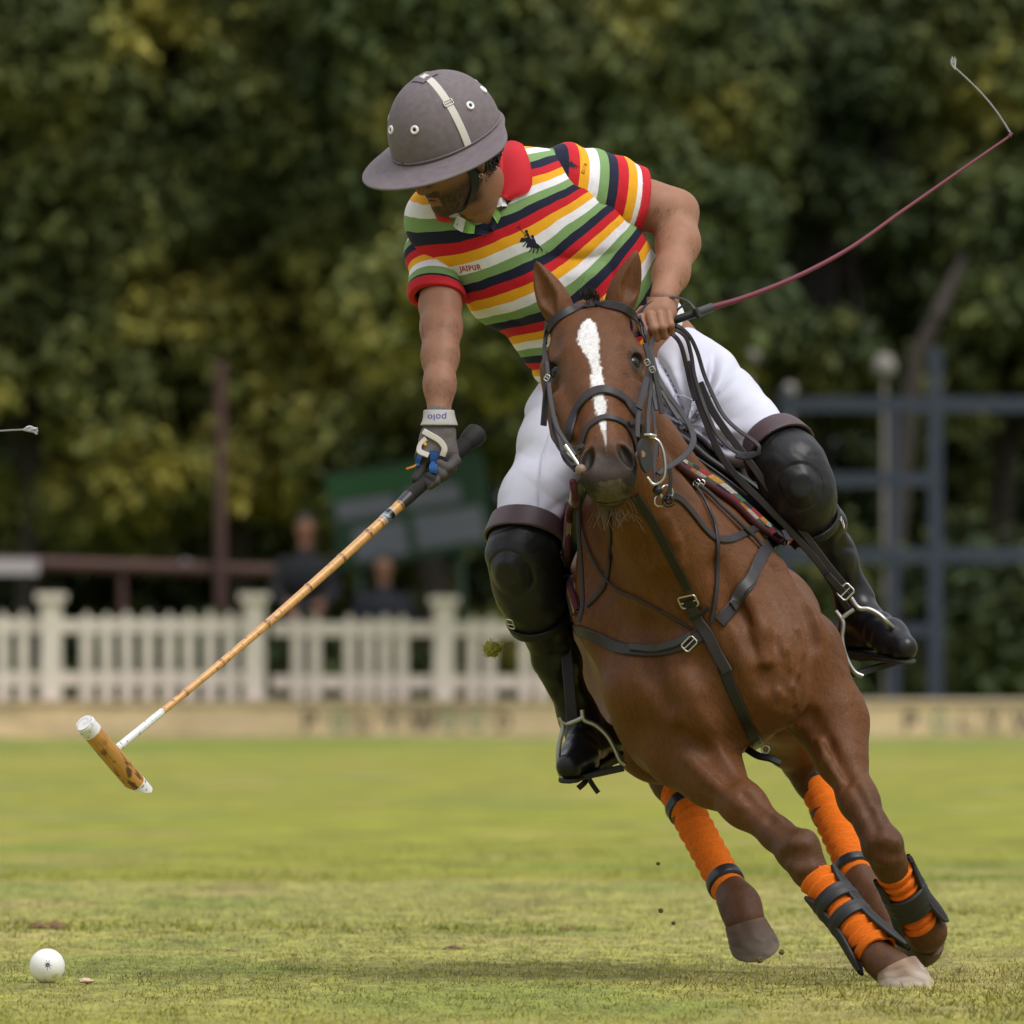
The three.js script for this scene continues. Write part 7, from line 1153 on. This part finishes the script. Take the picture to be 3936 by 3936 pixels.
{ // ball and a pale chip lying beside it
  const b = [(181 - MID) * 30.25 / FOC, 0.043, -0.27], g = new THREE.SphereGeometry(0.041, 64, 48), p = g.attributes.position; for (let i = 0; i < p.count; i++) { const v = [p.getX(i), p.getY(i), p.getZ(i)], k = 1 + 0.006 * (fbm(v[0] * 50, v[1] * 50, v[2] * 50) - 0.5); p.setXYZ(i, v[0] * k, v[1] * k, v[2] * k); } g.computeVertexNormals(); g.translate(...b);
  const t = canvasTex(1024, 512, (c, W, H) => { c.fillStyle = '#f4f3f0'; c.fillRect(0, 0, W, H); for (let i = 0; i < 500; i++) { const q = h3(i, 1, 1), y = h3(i, 2, 1); c.fillStyle = `rgba(120,115,90,${0.05 + 0.08 * h3(i, 3, 1)})`; c.beginPath(); c.ellipse(q * W, y * H, 2 + 7 * h3(i, 4, 1), 1 + 3 * h3(i, 5, 1), h3(i, 6, 1) * 3, 0, 7); c.fill(); } for (let i = 0; i < 60; i++) { c.fillStyle = 'rgba(190,190,60,0.10)'; c.beginPath(); c.ellipse(W * 0.25 + 60 + 70 * h3(i, 7, 1), H * 0.64 + 50 * h3(i, 8, 1), 10 + 20 * h3(i, 9, 1), 8, 0.4, 0, 7); c.fill(); }
    c.save(); c.translate(W * 0.25 + 10, H * 0.47); c.strokeStyle = '#5b5f6e'; c.lineWidth = 5; for (let k = 0; k < 9; k++) { const a = k * 0.7 + 0.2; c.beginPath(); c.moveTo(0, 0); c.lineTo(Math.cos(a) * (28 + 26 * h3(k, 1, 9)), Math.sin(a) * (28 + 26 * h3(k, 1, 9))); c.stroke(); } c.fillStyle = '#4a4e5e'; c.beginPath(); c.arc(0, 0, 20, 0, 7); c.fill(); c.fillStyle = '#8d90a0'; c.beginPath(); c.arc(3, 4, 8, 0, 7); c.fill(); c.restore(); });
  solo('polo_ball', g, phys(0xffffff, 0.35, { map: t }), 'white plastic polo ball with a dark star mark on the turf', 'ball', [b[0], 0.002, b[2]]);
  const z = -0.15, q = [(332 - MID) * (DIST - z) / FOC, 0.012, z], ch = clodGeo(0.017, 0, 0.4); ch.deleteAttribute('color'); ch.translate(...q); solo('stone_chip', ch, std(lin(0.62, 0.45, 0.34), 0.8), 'small pale pinkish chip on the grass right of the ball', 'stone', [q[0], 0, q[2]]);
}
// ================= spectators behind the fence =================
{
  const fig = (label, hx, hy, z, s, skinC, cloth, seated) => {
    const c = PD(hx, hy, z), o = (x, y, zz = 0) => [c[0] + x * s, c[1] + y * s, z + zz * s], foot = -c[1] / s + 0.04, hip = seated ? Math.max(-0.78, foot + 0.45) : Math.max(-0.8, foot + 0.8), t = thing('person', label, 'person', [c[0], 0, z], 'spectators behind the fence');
    const leg = (k) => seated ? chain([[o(0.1 * k, hip), 0.09 * s], [o(0.13 * k, hip - 0.02, 0.4), 0.07 * s], [o(0.13 * k, foot + 0.05, 0.42), 0.05 * s], [o(0.14 * k, foot, 0.52), 0.045 * s]], 0.04) : chain([[o(0.1 * k, hip), 0.09 * s], [o(0.11 * k, (hip + foot) / 2, 0.02), 0.07 * s], [o(0.11 * k, foot + 0.04), 0.05 * s], [o(0.12 * k, foot, 0.1), 0.045 * s]], 0.04);
    const arms = (k) => chain([[o(0.19 * k, -0.3), 0.06 * s], [o(0.25 * k, -0.55, 0.05), 0.048 * s], [o(0.14 * k, -0.66, 0.24), 0.035 * s], [o(0.09 * k, -0.66, 0.3), 0.03 * s]], 0.03);
    const pr = [oval(o(0, 0), [0.077 * s, 0.11 * s, 0.092 * s], 0.02), cone(o(0, -0.1), o(0, -0.22), 0.05 * s, 0.06 * s, 0.03), cone(o(0, -0.02, 0.085), o(0, -0.035, 0.1), 0.012 * s, 0.012 * s, 0.015), oval(o(0, -0.42), [0.19 * s, 0.2 * s, 0.12 * s], 0.06), oval(o(0, hip + 0.06), [0.17 * s, 0.16 * s, 0.12 * s], 0.06), ...arms(-1), ...arms(1), ...leg(-1), ...leg(1)], [lo, hi] = bounds(pr, 0.02);
    part(t, 'body', skin(field(pr), lo, hi, 0.022 * s, { color: (x, y, zz) => { const q = (y - c[1]) / s; if (q > -0.16 || (Math.hypot(x - c[0], y - c[1] + 0.66 * s) < 0.16 * s && zz - z > 0.2 * s)) return skinC; return q < hip ? cloth[1] : cloth[0]; } }), std(0xffffff, 0.85, { vertexColors: true }));
    const hairF = field([oval(o(0, 0.03, -0.015), [0.084 * s, 0.1 * s, 0.095 * s], 0.02)]); part(t, 'hair', skin((x, y, zz) => Math.max(hairF(x, y, zz), -(y - c[1]) - 0.0 + (zz - z) * 0.6), [c[0] - 0.2, c[1] - 0.2, z - 0.2], [c[0] + 0.2, c[1] + 0.2, z + 0.2], 0.016 * s, { slack: 2 }), std(lin(0.01, 0.009, 0.009), 0.7));
  };
  fig('seated spectator in black clothes behind the white fence, left of the mallet', 576, 996, ZW2(-1.9), 1.0, [0.3, 0.14, 0.09], [[0.012, 0.013, 0.017], [0.014, 0.015, 0.022]], true);
  fig('seated spectator in dark clothes under the tilted green board', 724, 1068, ZW2(-2.2), 0.95, [0.33, 0.17, 0.11], [[0.018, 0.02, 0.03], [0.02, 0.022, 0.035]], true);
}
function ZW2(d) { return -78 + d; }
console.log('all');

renderer.render(scene, camera);
